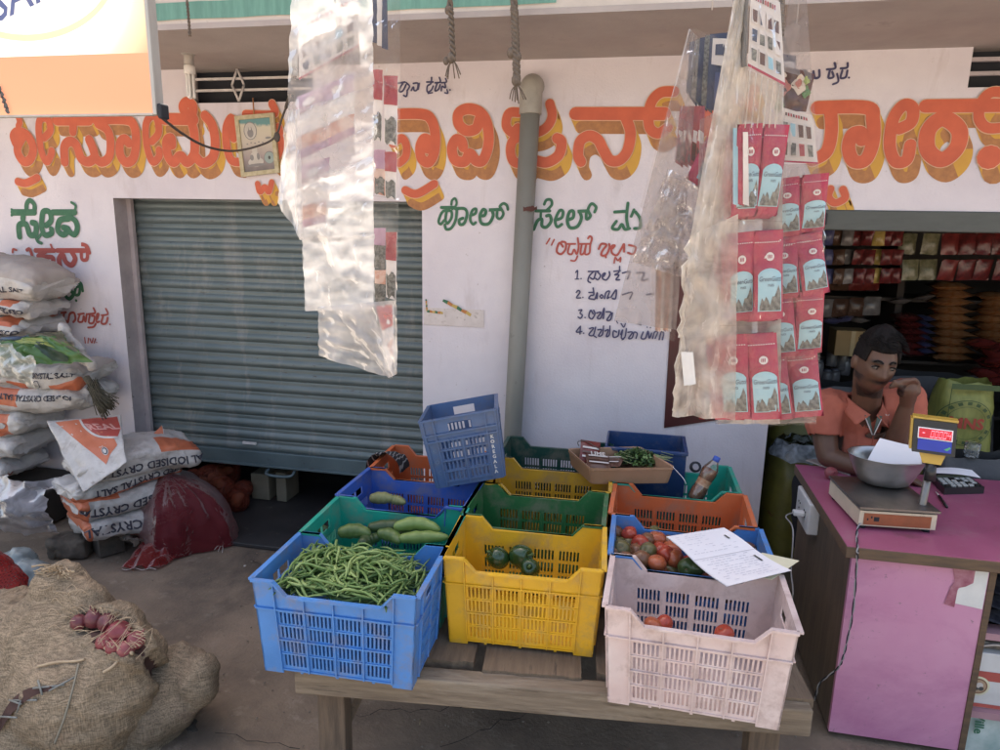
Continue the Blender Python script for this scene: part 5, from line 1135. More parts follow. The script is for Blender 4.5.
# onion, calculator, papers, pen
ON = [0]
def onion(label, c, r, parent=None, group=None, rot=(0,0,0)):
    t = thing('onion', label, 'onion', tuple(c), 0, group); t.rotation_euler = rot
    ON[0] += 1; kk = ON[0] % 3; m_on = pm('onion_skin_'+('red','pale','dusky')[kk], ((.19,.025,.035),(.30,.10,.105),(.085,.018,.026))[kk], ((.24,.055,.065),(.20,.04,.055),(.15,.035,.045))[kk], rough=.4, scale=6, stretch=(4,4,.7), spots=(.16,.03,.05), spot_amt=.62)
    mb = MB(); mb.lathe([(.0005,-r),(r*.45,-r*.88),(r*.85,-r*.5),(r,0),(r*.86,r*.5),(r*.45,r*.85),(r*.18,r*1.05),(r*.10,r*1.35),(.0005,r*1.38)], m_on, n=18); part('bulb', mb, t, world=False)
    mb = MB()
    for k in range(5): a = k*1.26; mb.tube([(0,0,-r*.95),(r*.15*math.cos(a),r*.15*math.sin(a),-r*1.15)], .0009, m_pkb, n=4)
    part('root', mb, t, world=False); return t
onion('small red onion on the counter beside the scale', at(831,473,Z=ZT+.028), .027, rot=(R(60),R(20),0))
mb = MB(); a = [at(808,463,Z=ZT+.002), at(850,466,Z=ZT+.002), at(852,476,Z=ZT+.002), at(822,475,Z=ZT+.002)]; mb.poly([at(806,461,Z=ZT+.001), at(838,458,Z=ZT+.001), at(850,476,Z=ZT+.001), at(826,468,Z=ZT+.001)], pm('card_grey', (.40,.36,.35), rough=.8), (0,0,.006)); single('cardboard_piece', mb, 'grey cardboard piece under the shopkeeper forearm', 'cardboard', tuple(a[0]))
t = thing('calculator', 'dark desk calculator with pale keys on the counter', 'calculator', tuple(at(955,484,Z=ZT)), R(-8))
k0, k1, k2, k3 = at(931,479,Z=ZT+.012), at(944,492,Z=ZT+.012), at(984,491,Z=ZT+.012), at(966,478,Z=ZT+.012)
mb = MB(); mb.poly([k0,k1,k2,k3], m_bk, (0,0,.016)); mb.poly([k0-Vector((0,0,.011)),k1-Vector((0,0,.011)),k2-Vector((0,0,.011)),k3-Vector((0,0,.011))], m_bk, (0,0,.011)); part_o = part('case', mb, bpy.data.objects[t.name]) if False else None
t.rotation_euler = (0,0,0); part('case', mb, t)
def kq(u, v, z): return (k1.lerp(k2,u)).lerp(k0.lerp(k3,u), v)+Vector((0,0,z))
for i in range(6):
    for j in range(4):
        u0, v0 = .06+.15*i, .08+.17*j; mb = MB(); mb.poly([kq(u0,v0,.0165), kq(u0+.11,v0,.0165), kq(u0+.11,v0+.12,.0165), kq(u0,v0+.12,.0165)], pm('key_grey', (.45,.47,.46), rough=.5) if (i+j) % 5 else m_bk, (0,0,.004)); part('key', mb, t)
mb = MB(); mb.poly([kq(.06,.80,.0165), kq(.9,.80,.0165), kq(.9,.96,.0165), kq(.06,.96,.0165)], pm('lcd_grey', (.22,.25,.22), rough=.2), (0,0,.002)); part('lcd', mb, t)
mb = MB(); mb.grid(lambda u, v: (at(930,473,Z=ZT+.055).lerp(at(981,478,Z=ZT+.03),u)).lerp(at(934,468,Z=ZT+.05).lerp(at(972,470,Z=ZT+.045),u), v)+Vector((0,0,.006*math.sin(PI*u))), 8, 4, m_paper); single('paper_sheet', mb, 'loose white paper sheet lying behind the calculator', 'paper', tuple(at(955,473,Z=ZT+.03)))
mb = MB(); mb.tube([at(939,496,Z=ZT+.006), at(947,507,Z=ZT+.006)], .005, m_bk, n=8); mb.tube([at(936,492,Z=ZT+.006), at(939,496,Z=ZT+.006)], .003, m_pkw, n=8); single('pen', mb, 'black pen lying on the maroon counter top', 'pen', tuple(at(943,500,Z=ZT)))
mb = MB(); pts = crom([at(862,520,Z=ZT+.03), at(857,532,Z=ZT+.006), at(857,549,Z=ZT+.004)+Vector((0,-.006,0)), at(857,560,Y=-1.21), at(853,610,Y=-1.19), at(845,650,Y=-1.19), at(838,668,Y=-1.19), at(820,683,Y=-1.15), at(815,700,Y=-1.1)],8)
for s in (0, PI): mb.tube([p+Vector((.0026*math.cos(i*1.1+s),0,.0026*math.sin(i*1.1+s))) for i, p in enumerate(pts)], .0022, m_vent if s == 0 else pm('cable_grey', (.35,.35,.36)), n=5)
single('twisted_wire', mb, 'twisted thin wire hanging down the pink counter front', 'wire', tuple(pts[20]))
# ================================================================== shop interior
random.seed(11)
YI = 1.35
rack = thing('goods_rack', 'dark wooden goods rack along the back of the shop', 'rack', (1.7,YI+.3,0))
m_rk = pm('rack_wood', (.045,.035,.03), rough=.8)
zsh = [.30,.62,at(900,360,Y=YI).z-.0, at(900,298,Y=YI).z]
for z in zsh:
    mb = MB(); mb.box((.3,YI,z-.022),(2.85,YI+.45,z), m_rk, bev=.003); part('shelf', mb, rack)
for x in (.32,1.62,2.80):
    mb = MB(); mb.box((x-.02,YI+.01,.01),(x+.02,YI+.44,2.2), m_rk); part('upright', mb, rack)
mi = [pm('pack_orange', (.27,.10,.03), (.36,.20,.10), rough=.2, scale=22), pm('pack_red', (.15,.022,.022), (.07,.02,.02), rough=.16, scale=34, bump=.5, bscale=25), pm('pack_olive', (.10,.10,.05), (.20,.19,.12), rough=.15, scale=30, bump=.5, bscale=25), pm('pack_maroon', (.18,.03,.025)), pm('pack_blue', (.05,.06,.16), (.1,.1,.2), rough=.3, scale=12), pm('pack_clear', (.20,.19,.19), (.10,.09,.09), rough=.2, scale=12), pm('pack_dkbrown', (.09,.05,.035), rough=.25, scale=12), pm('pack_gold', (.34,.24,.06), (.4,.3,.1), rough=.25, scale=12)]
base_s = {}
def pack(nm, w, h, t, k):
    key = (nm, w, h, t, k)
    if key not in base_s: base_s[key] = sachet(w,h,t,mi[k],6).mesh(nm)
    return base_s[key]
def ipack(name, label, cat, p, rot, w, h, t, k, group):
    o = bpy.data.objects.new(name, pack(name,w,h,t,k)); COL.objects.link(o); o.location = p; o.rotation_euler = rot; return tag(o, label, cat, group)
# strips hanging from the lintel
rail_y = .75
mb = MB(); zr = at(900,231,Y=rail_y).z+.04; mb.tube([(.7,rail_y,zr),(2.8,rail_y,zr)], .012, m_rk, n=8); single('hanging_rod', mb, 'rod across the shop ceiling carrying strips of packets', 'rod', (1.7,rail_y,zr))
def at_i(px, py): return at(px,py,Y=rail_y+.01)
row = [(828,0,4,'small dark packet hanging at the left end of the top row'),(838,0,6,''),(848,0,5,''),(858,0,1,''),(868,0,1,''),(877,0,7,''),(886,0,1,''),(896,0,1,''),(910,1,2,''),(930,1,2,''),(948,1,3,''),(966,1,1,''),(984,1,1,''),(1002,1,1,'')]
for (x, big, k, _) in row:
    n = 3 if not big else 2
    for j in range(n):
        w_ = .062 if not big else .088; h_p = .085 if not big else .115
        p = at_i(x, 238+j*(19 if not big else 26)+(6 if big else 0))
        ipack('hanging_packet', ('large %s packet in the hanging strips above the shopkeeper' if big else 'small %s packet in the hanging strips under the lintel') % {1:'red',2:'olive',3:'maroon',4:'blue',5:'pale clear',6:'brown',7:'gold'}[k], 'packet', p+Vector((random.uniform(-.005,.005),random.uniform(-.03,.03),0)), (random.uniform(-.2,.2),random.uniform(-.06,.06),random.uniform(-.35,.35)), w_, h_p, .03, k, 'packets hanging in strips inside the shop')
for (x, y, k) in ((825,281,6),(842,281,6),(858,281,3),(872,281,3),(824,308,5),(840,308,6),(857,307,6),(872,306,5)):
    ipack('shelf_packet', 'dark packet standing on the upper shelf left of the man', 'packet', at(x,y,Y=YI-.02), (random.uniform(-.1,.1),0,random.uniform(-.3,.3)), .11, .12, .05, k, 'dark packets on the upper shelves')
def stack(px, y0, y1, n, w, d, k, label, group, Y):
    for i in range(n):
        y = y0+(y1-y0)*i/(n-1); p = at(px+random.uniform(-2,2), y, Y=Y)
        ipack('pulse_packet', label, 'packet', p, (R(90)+random.uniform(-.06,.06), random.uniform(-.04,.04), random.uniform(-.12,.12)), w, d, abs(at(px,y0,Y=Y).z-at(px,y1,Y=Y).z)/(n-1)*1.25, k, group)
stack(950,286,357,10,.23,.19,0,'orange pulse packet in the tall stack behind the man','orange pulse packets in the tall stack',YI-.05)
stack(993,296,350,8,.22,.19,0,'orange pulse packet in the stack cut by the right edge','orange pulse packets at the right edge',YI+.02)
stack(908,317,352,6,.17,.19,1,'red packet in the short stack right of the man\'s head','red packets in the short stack',YI-.05)
for k in range(6): ipack('pulse_packet','blue ended packet lying in the short stack beside the red ones','packet', at(922,318+6.5*k,Y=YI-.02),(R(90),0,random.uniform(-.3,.3)),.10,.18,.04,4,'blue packets in the short stack')
for (x, y, k) in ((832,321,4),(845,319,4),(858,320,5),(900,301,5),(925,297,5)):
    ipack('soft_packet','limp bluish packet lying on top of the goods','packet', at(x,y,Y=YI-.02),(R(75),random.uniform(-.2,.2),random.uniform(-.5,.5)),.12,.09,.04,k,'limp packets on the shelves')
bx = at(849,341,Y=YI-.15); mb = MB(); mb.box((bx.x-.10,bx.y-.08,bx.z-.085),(bx.x+.10,bx.y+.10,bx.z+.075), pm('cardboard_tan', (.33,.22,.10), (.27,.18,.08), rough=.8), bev=.004); mb.box((bx.x-.012,bx.y-.082,bx.z-.085),(bx.x+.012,bx.y-.0805,bx.z+.075), pm('tape_tan', (.4,.3,.15), rough=.3)); single('cardboard_box', mb, 'plain tan cardboard box on the shelf behind the man', 'box', tuple(bx))
for k in range(7):
    p = at(815+random.uniform(0,35), 356+random.uniform(0,28), Y=YI-.05); mb = MB(); r = .035; mb.lathe([(.001,-.06),(r,-.06),(r*1.02,-.055),(r,.03),(r*.8,.045),(.001,.046)], mi[5], n=14, c=tuple(p)); mb.lathe([(r*.82,.046),(r*.84,.062),(.001,.064)], m_blk, n=14, c=tuple(p)); single('storage_jar', mb, 'dim glass jar on the shelf left of the man', 'jar', tuple(p), 'storage jars on the shelf')
# purple produce behind at the right edge
for k in range(9): ipack('dark_packet','dark purple packet heaped at the right edge of the shop','packet', at(985+random.uniform(-8,14),345+9*(k%5)+random.uniform(-3,3),Y=1.0+.1*(k//5)),(R(80),random.uniform(-.4,.4),random.uniform(-.6,.6)),.16,.14,.06,3,'dark packets heaped at the right edge')
# grain sack printed MNS
def pillow_sack(c, w, d, h, yaw, mat, seed=0, bulge=1, pw=5, nu=40, nv=30):
    """upright filled sack: rounded cross-section, gathered top"""
    Mz = Matrix.Rotation(yaw, 3, 'Z')
    def f(u, v):
        a = 2*PI*u; ca, sa = math.cos(a), math.sin(a); e = .65
        prof = (1-abs(2*v-.85)**pw*.25 if v < .9 else 1-.05) if True else 1
        prof = (.90+.10*math.sin(PI*min(1,v*1.15)))
        if v < .06: prof *= .6+.4*v/.06
        top = 1.0 if v < .86 else 1-.10*((v-.86)/.14)
        x = math.copysign(abs(ca)**e, ca)*w/2*prof*top; y = math.copysign(abs(sa)**e, sa)*d/2*prof*top*(1 if v < .86 else 1-.35*((v-.86)/.14))
        q = Vector((x, y, h*v+(.02*fbm((ca*2,sa*2,seed),1.2) if v > .8 else 0))); n = .012*fbm((x*9+seed,y*9,v*5),1)
        q.x += n*ca; q.y += n*sa
        return Vector(c)+Mz @ q
    mb = MB(); mb.grid(f, nu, nv, mat)
    return mb, f
m_mns = pm('sack_lime', (.30,.31,.085), (.22,.235,.06), rough=.55, scale=7, stretch=(6,6,1), bump=.1, bscale=30)
sc1 = at(962,452,Y=.30); sw = (at(992,430,Y=.30)-at(932,430,Y=.30)).length
t = thing('grain_sack', 'full lime green sack printed MNS in a ring behind the counter', 'sack', (sc1.x,.35,0))
hs = at(962,384,Y=.30).z
mb, fs = pillow_sack((sc1.x,.40,.30), sw*1.02, .30, hs-.30, 0, m_mns, 2); part('sack_body', mb, t)
def onsack(u, v, off=.002): # u metres right of the middle, v height
    return Vector((sc1.x+u, .40-.15*.985-.012-off+abs(u/(sw/2))**3*.06, v))
mc = at(972,423,Y=.25); u0 = mc.x-sc1.x-.03
mb = MB(); mb.text('MNS', .075, lambda u, v: onsack(u+u0, mc.z+v-.004, .010), pm('print_red_sack', (.40,.06,.04), rough=.6), bold=.003); part('red_print', mb, t)
mb = MB(); dkg = pm('print_green_sack', (.06,.10,.035), rough=.6)
for r, wd in ((.118,.004),(.085,.002)):
    N = 40; ring_ = []
    for k in range(N+1):
        a = 2*PI*k/N; ring_ += [onsack(u0+r*math.cos(a), mc.z+r*math.sin(a), .008), onsack(u0+(r-wd)*math.cos(a), mc.z+(r-wd)*math.sin(a), .008)]
    mb.add(ring_, [(2*i,2*i+1,2*i+3,2*i+2) for i in range(N)], dkg)
for k in range(16):
    if k in (0,8): continue
    a = 2*PI*k/16; mb.add([onsack(u0+(.094+.016*dd)*math.cos(a+e), mc.z+(.094+.016*dd)*math.sin(a+e), .0085) for dd, e in ((0,-.10),(1,-.09),(1,.09),(0,.10))], [(0,1,2,3)], dkg)
zb_ = mc.z+.165; mb.add([onsack(u, z, .008) for u, z in ((-sw*.40,zb_),(sw*.42,zb_),(sw*.42,zb_+.028),(-sw*.40,zb_+.028))], [(0,1,2,3)], dkg)
mb.add([onsack(u, z, .008) for u, z in ((-sw*.40,mc.z-.12),(-sw*.39,mc.z-.12),(-sw*.39,zb_),(-sw*.40,zb_))], [(0,1,2,3)], dkg); part('green_print', mb, t)
# sacks in the gap beside the counter and behind
m_ysk = pm('sack_yellow_green', (.16,.15,.03), (.10,.10,.025), rough=.5, scale=9, spots=(.10,.03,.02), spot_scale=6, spot_amt=.6); m_gsk = pm('sack_grey', (.10,.10,.105), (.06,.06,.065), rough=.6, scale=6, bump=.2)
mb, _ = pillow_sack((at(795,520,Y=.12).x,.20,0.012), .32, .30, .62, .2, m_ysk, 5); single('grain_sack', mb, 'yellow green sack standing in the doorway beside the counter', 'sack', (.85,.2,0))
mb = MB(); c = at(800,445,Y=.15); mb.grid(lambda u, v: c+Vector((.15*math.cos(2*PI*u)*(1-.25*v)*(1+.1*fbm((math.cos(u*6.28),math.sin(u*6.28),v),3)), .14*math.sin(2*PI*u)*(1-.25*v), -.05+.08*v+.02*fbm((math.cos(u*6.28)*2,math.sin(u*6.28)*2,v),2))), 28, 6, film('liner_blue', (.45,.52,.62), milky=.7, gloss=.4)); single('sack_liner', mb, 'bluish plastic liner folded over the yellow green sack top', 'liner', tuple(c))
mb, _ = pillow_sack((at(800,480,Y=.55).x,.62,0.012), .42, .34, .70, -.1, m_ysk, 8); single('grain_sack', mb, 'second yellow green sack deeper in the doorway gloom', 'sack', (.95,.6,0))
mb, _ = pillow_sack((at(820,440,Y=.75).x+.1,.9,0.012), .5, .4, .85, .1, m_gsk, 9); single('grain_sack', mb, 'dark grey sack behind the man in the shop gloom', 'sack', (1.2,.9,0))
c = at(975,462,Y=.02)
mb, _ = pillow_sack((c.x,.02,.25), .42, .26, c.z-.25+.04, .05, m_gsk, 12); single('grain_sack', mb, 'dark grey open sack just behind the calculator', 'sack', (c.x,.02,.25))
mb = MB(); p = at(972,450,Y=-.05); mb.lathe([(.001,-.035),(.032,-.03),(.034,.03),(.030,.036),(.001,.03)], film('clear_jar', (.8,.85,.85), milky=.3, gloss=.6, rough=.05), n=18, c=tuple(p)); single('clear_cup', mb, 'small clear plastic cup standing on the dark grey sack', 'cup', tuple(p))
c = at(905,378,Y=.55); mb, _ = pillow_sack((c.x+.18,.75,.10), .75, .35, .88, 0, pm('sack_black', (.05,.05,.055), rough=.6, scale=5, bump=.2), 14); single('grain_sack', mb, 'big blackish sack behind the man and the lime sack', 'sack', (c.x,.75,.1))

# ================================================================== shopkeeper
S = 1.06
hd = at(875,363,Y=-.47); yaw = R(3)
HM = Matrix.Rotation(yaw,3,'Z') @ Matrix.Rotation(R(9),3,'X') @ Matrix.Rotation(R(4),3,'Y')
def H(x, y, z): return hd+HM @ Vector((x,y,z))
HS_ = 1.09
def head_pt(d):
    x, y, z = d # unit direction; face looks to -y
    px, py, pz = x*.067, y*.097, z*.122
    f = max(0, -y)
    # jaw narrows, chin forward, back of the skull fuller
    if z < 0: px *= 1-.30*(-z)**1.6; py *= 1-.10*(-z) if y < 0 else 1-.38*(-z)**1.2
    def g(cx, cz, sx, sz): return math.exp(-((px-cx)/sx)**2-((pz-cz)/sz)**2)*f
    b = .0
    b += .022*g(0,-.022,.013,.016)+.012*g(0,.002,.008,.022)       # nose tip, bridge
    b += .007*(g(.014,-.026,.008,.008)+g(-.014,-.026,.008,.008))  # nostrils
    b += .007*(g(.028,.030,.022,.008)+g(-.028,.030,.022,.008))    # brow ridge
    b -= .011*(g(.028,.010,.014,.011)+g(-.028,.010,.014,.011))    # eye sockets
    b += .006*(g(.042,-.015,.016,.018)+g(-.042,-.015,.016,.018))  # cheekbones
    b += .008*g(0,-.056,.020,.006)+.008*g(0,-.068,.017,.006)-.004*g(0,-.062,.022,.003) # lips
    b += .010*g(0,-.098,.020,.014)                                # chin
    return Vector((px, py-b, pz))*HS_
body = MB(); dm = pm('tmp_skin', (.2,.1,.06))
vs = []; fs = []; n, m_ = 56, 40
for j in range(m_+1):
    th = PI*j/m_
    for i in range(n):
        a = 2*PI*i/n; p = head_pt((math.sin(th)*math.sin(a), -math.sin(th)*math.cos(a), math.cos(th))); vs.append(H(*p))
for j in range(m_):
    for i in range(n): fs.append((j*n+i, (j+1)*n+i, (j+1)*n+(i+1) % n, j*n+(i+1) % n))
body.add(vs, fs, dm, True)
for sx in (-1, 1): # ears
    body.ball(H(sx*.072*HS_, .012, -.005), .028, dm, 12, (.35,.75,1.15), HM)
nk = at(868,404,Y=-.40)
def cap(pts, r):
    pp = crom(pts, 6); N = len(pp); k = len(r)-1
    rr = [r[min(k-1,int(i/(N-1)*k))]+(r[min(k,int(i/(N-1)*k)+1)]-r[min(k-1,int(i/(N-1)*k))])*((i/(N-1)*k)-int(i/(N-1)*k) if i < N-1 else 1) for i in range(N)]
    body.tube(pp, rr, dm, n=14); body.ball(pp[0], rr[0], dm, 12); body.ball(pp[-1], rr[-1], dm, 12)
chest = at(868,430,Y=-.30)
cap([H(0,.03,-.05), nk+Vector((0,.03,-.01)), nk+Vector((.0,.06,-.07))], [.060,.058,.07])
shL = at(829,408,Y=-.33); shR = at(905,398,Y=-.30)
elL = at(829,446,Y=-.40); elL.z = ZT+.055; wrL = at(872,470,Y=-.50); wrL.z = ZT+.035
cap([shL, shL.lerp(elL,.5)+Vector((-.012,.01,0)), elL], [.062,.054,.045]); cap([elL, elL.lerp(wrL,.45), wrL], [.045,.043,.028])
elR = at(888,448,Y=-.42); elR.z = ZT+.05; wrR = at(907,404,Y=-.52)
cap([shR+Vector((0,0,-.02)), shR.lerp(elR,.5)+Vector((.01,.0,0)), elR], [.060,.052,.043]); cap([elR, elR.lerp(wrR,.5)+Vector((.006,0,0)), wrR], [.043,.041,.027])
cap([chest+Vector((0,.02,-.30)), chest+Vector((0,.02,-.12)), chest+Vector((0,.03,.04)), nk+Vector((0,.07,-.09))], [.12,.125,.12,.07])
cap([shL+Vector((.03,.02,0)), nk+Vector((0,.07,-.07)), shR+Vector((-.03,.02,0))], [.06,.06,.06])
def fing(pts, r=.0088): cap([Vector(p) for p in pts], [r*1.08, r, r*.85])
# raised hand: loose fist, fingertips at the cheek
pal = at(909,391,Y=-.55); up = (pal-wrR).normalized(); side_ = up.cross(Vector((0,-1,0))).normalized(); fw = Vector((-.55,-.65,.1)).normalized()
cap([wrR, wrR.lerp(pal,.6), pal+up*.01], [.027,.032,.034]); cap([pal-side_*.018, pal+side_*.018], [.027,.026])
for k in range(4):
    b0 = pal+up*(.032-.002*k)+side_*(.028-.0185*k); L1 = (.034,.038,.036,.029)[k]
    k1_ = b0+(up*.75-Vector((.6,.25,0))).normalized()*L1; k2_ = k1_+Vector((-.85,-.12,-.25)).normalized()*L1*.75; k3_ = k2_+Vector((-.55,.1,-.8)).normalized()*L1*.55
    fing([b0-up*.02, b0, k1_, k2_, k3_], .0098)
th0 = pal-side_*.0-Vector((.028,.015,0)); fing([pal-up*.02-Vector((.01,.01,0)), th0+up*.005, th0+up*.03-Vector((.018,.008,0)), th0+up*.048-Vector((.034,-.002,0))], .0108)
# resting hand on the counter, behind the bowl
pw_ = wrL+Vector((.055,-.012,-.012)); cap([wrL, pw_, pw_+Vector((.03,-.004,-.004))], [.028,.032,.03])
for k in range(4):
    b0 = pw_+Vector((.045,-.030+.020*k,-.004)); L1 = (.034,.040,.038,.030)[k]; fing([b0-Vector((.02,0,0)), b0+Vector((L1,-.003+.003*k,.006)), b0+Vector((L1*1.8,-.003+.004*k,-.004)), b0+Vector((L1*2.3,-.003+.005*k,-.012))], .0092)
fing([pw_+Vector((.0,-.025,0)), pw_+Vector((.025,-.05,0)), pw_+Vector((.055,-.058,-.006))], .0102)
bme = blob_mesh('body', body, .0052, 2)
# skin tones painted by place on the head: stubble, lips, brows
ca_ = bme.color_attributes.new('tone', 'FLOAT_COLOR', 'POINT')
inv = HM.inverted()
for i, v in enumerate(bme.vertices):
    q = inv @ (v.co-hd)/HS_; c = Vector((.115,.058,.037))
    n_ = fbm(v.co,30)*.12; c = c*(1+n_)
    if q.length < .2 and q.y < .02 and abs(q.x) < .08 and -.14 < q.z < .13:
        def bl(c, t, k): return c.lerp(Vector(t), max(0,min(1,k)))
        if q.z < -.03: # beard and moustache
            k = max(math.exp(-((q.x)/.030)**2-((q.z+.045)/.008)**2), .75*max(0,min(1,(-.078-q.z)/.02)) , .7*max(0,min(1,(abs(q.x)-.043)/.010))*(1 if q.z < -.035 else 0))
            c = bl(c, (.010,.007,.006), k*1.15)
        c = bl(c, (.17,.062,.05), .8*math.exp(-((q.x)/.020)**2-((q.z+.066)/.006)**2))
        for sx in (-1,1):
            c = bl(c, (.014,.010,.009), 1.3*math.exp(-((q.x-sx*.028)/.016)**4-((q.z-.031+.06*abs(abs(q.x)-.028))/.0055)**2))
            c = bl(c, (.055,.028,.02), .6*math.exp(-((q.x-sx*.028)/.015)**2-((q.z-.010)/.010)**2))
    ca_.data[i].color = (c.x,c.y,c.z,1)
m_skin = bpy.data.materials.new('skin'); m_skin.use_nodes = True; b_ = m_skin.node_tree.nodes['Principled BSDF']; at_n = m_skin.node_tree.nodes.new('ShaderNodeVertexColor'); at_n.layer_name = 'tone'; m_skin.node_tree.links.new(at_n.outputs[0], b_.inputs['Base Color']); b_.inputs['Roughness'].default_value = .5; b_.inputs['Subsurface Weight'].default_value = .08; b_.inputs['Subsurface Radius'].default_value = (.01,.004,.002)
bme.materials.append(m_skin)
per = bpy.data.objects.new('person', bme); COL.objects.link(per)
tag(per, 'man in an orange polo shirt leaning on the counter with a hand at his cheek', 'person')
def pp_part(name, mb): o = bpy.data.objects.new(name, mb.mesh(name) if isinstance(mb, MB) else mb); COL.objects.link(o); o.parent = per; return o
m_hair = pm('hair_black', (.006,.005,.005), (.010,.008,.008), rough=.7, spec=.2, scale=60, bump=.3, bscale=160, stretch=(1,1,.35))
mb = MB(); vs = []; fs = []; n, m_ = 72, 34
for j in range(m_+1):
    for i in range(n):
        a = 2*PI*i/n; lim = 1.02 if math.cos(a) > .25 else (1.02+.75*min(1,(.25-math.cos(a))/.5)) # lower at the back
        if abs(math.sin(a)) > .80 and math.cos(a) > -.2: lim = max(lim, 1.42)
        th = lim*j/m_; d = (math.sin(th)*math.sin(a), -math.sin(th)*math.cos(a), math.cos(th)); p = head_pt(d)
        thick = (.027-.012*abs(d[0])**1.5)*(1-.60*(j/m_)**2)+.002*fbm((d[0],d[1],d[2]),9)+(.010 if math.cos(a) > .3 else 0)*(1-j/m_)
        if j == m_: thick = -.002
        vs.append(H(*(p+Vector(d)*max(-.003,thick))))
for j in range(m_):
    for i in range(n): fs.append((j*n+i, (j+1)*n+i, (j+1)*n+(i+1) % n, j*n+(i+1) % n))
mb.add(vs, fs, m_hair, True)
random.seed(4)
for k in range(420): # short straight strands
    a = random.uniform(-2.4,2.4); th = random.uniform(.15,1.0); d = Vector((math.sin(th)*math.sin(a), -math.sin(th)*math.cos(a), math.cos(th))); p = head_pt(d)+d*.022
    tdir = Vector((d.x*.3+.45+random.uniform(-.15,.15), -.55+random.uniform(-.1,.1), -.25+random.uniform(-.1,.1))).normalized()
    mb.tube([H(*p), H(*(p+tdir*.014+d*.006)), H(*(p+tdir*.026+d*.004))], [.0016,.0013,.0003], m_hair, n=4)
pp_part('hair', mb)
m_eyew = pm('eye_white', (.13,.11,.10), rough=.3, rvar=0); m_iris = pm('iris_dark', (.012,.008,.006), rough=.15, rvar=0)
for sx in (-1, 1):
    mb = MB(); e0 = Vector((sx*.028*HS_, -.0775*HS_, .009*HS_)); mb.ball(H(*e0), .0128, m_eyew, 14, (1.15,1,.62), HM); mb.ball(H(*(e0+Vector((.004,-.0085,-.0015)))), .0062, m_iris, 10, (1,.75,1), HM); pp_part('eye', mb)
    mb = MB(); mb.tube(crom([H(*(e0+Vector((-.015,-.006,.002)))), H(*(e0+Vector((-.005,-.0135,.0085)))), H(*(e0+Vector((.007,-.0135,.0078)))), H(*(e0+Vector((.016,-.005,.001))))],4), .0026, m_skin if False else m_hair, n=6); pp_part('eyelid', mb)
    mb = MB(); pts = [head_pt(Vector((math.sin(sx*q), -math.cos(sx*q), z_)).normalized())+Vector((0,-.003,0)) for q, z_ in ((.17,.25),(.32,.31),(.48,.31),(.66,.25))]; mb.tube(crom([H(*p) for p in pts],4), [.003]+[.0042]*10+[.0028,.0015], m_hair, n=6); pp_part('eyebrow', mb)
# polo shirt
sh = MB(); body_keep = body; body = sh
m_shirt = pm('polo_orange', (.44,.135,.09), (.36,.10,.065), rough=.85, scale=9, bump=.10, bscale=300)
def cap2(a, b): cap(a, b)
cap([chest+Vector((0,.02,-.34)), chest+Vector((0,.02,-.14)), chest+Vector((0,.025,.03)), nk+Vector((0,.075,-.085))], [.140,.145,.140,.085])
cap([chest+Vector((-.07,.03,-.30)), chest+Vector((-.08,.03,-.02)), shL+Vector((.045,.02,-.01))], [.09,.095,.075]); cap([chest+Vector((.07,.03,-.30)), chest+Vector((.08,.03,-.02)), shR+Vector((-.045,.02,-.01))], [.09,.095,.075])
cap([shL+Vector((-.0,.02,.004)), nk+Vector((-.02,.075,-.055)), nk+Vector((.02,.075,-.055)), shR+Vector((0,.02,.004))], [.078,.070,.070,.076])
sl_end = shL.lerp(elL,.52)+Vector((-.012,.01,0)); sr_end = shR.lerp(elR,.50)+Vector((.01,0,0))
cap([shL, shL.lerp(sl_end,.5)+Vector((-.012,0,0)), sl_end], [.080,.078,.072]); cap([shR, shR.lerp(sr_end,.5)+Vector((.01,0,0)), sr_end], [.078,.074,.068])
def wr(p, n): return .011*fbm((p.x+p.z*.5,p.y,p.z*.45),10)+.003*fbm(p,40)
sme = blob_mesh('polo_shirt', sh, .009, 3, wr, m_shirt)
# cut the round sleeve ends and the neck opening
bm = bmesh.new(); bm.from_mesh(sme); kill = []
nf = (H(0,-.05,-.16)-nk)
for f in bm.faces:
    c = f.calc_center_median()
    dl = (c-sl_end).dot((elL-shL).normalized()); dr = (c-sr_end).dot((elR-shR).normalized())
    if (dl > .012 and (c-sl_end).length < .13 and c.x < sl_end.x+.08) or (dr > .010 and (c-sr_end).length < .12 and c.x > sr_end.x-.075): kill.append(f)
    elif ((c-(nk+Vector((0,.03,-.005)))).length < .075) or (c.y < nk.y+.02 and abs(c.x-nk.x-.005) < .040*(1-(nk.z-.01-c.z)/.095) and nk.z-.10 < c.z < nk.z+.05): kill.append(f)
bmesh.ops.delete(bm, geom=kill, context='FACES'); bm.to_mesh(sme); bm.free()
sho = pp_part('polo_shirt', sme); md = sho.modifiers.new('s','SOLIDIFY'); md.thickness = .004; md.offset = 1
body = body_keep
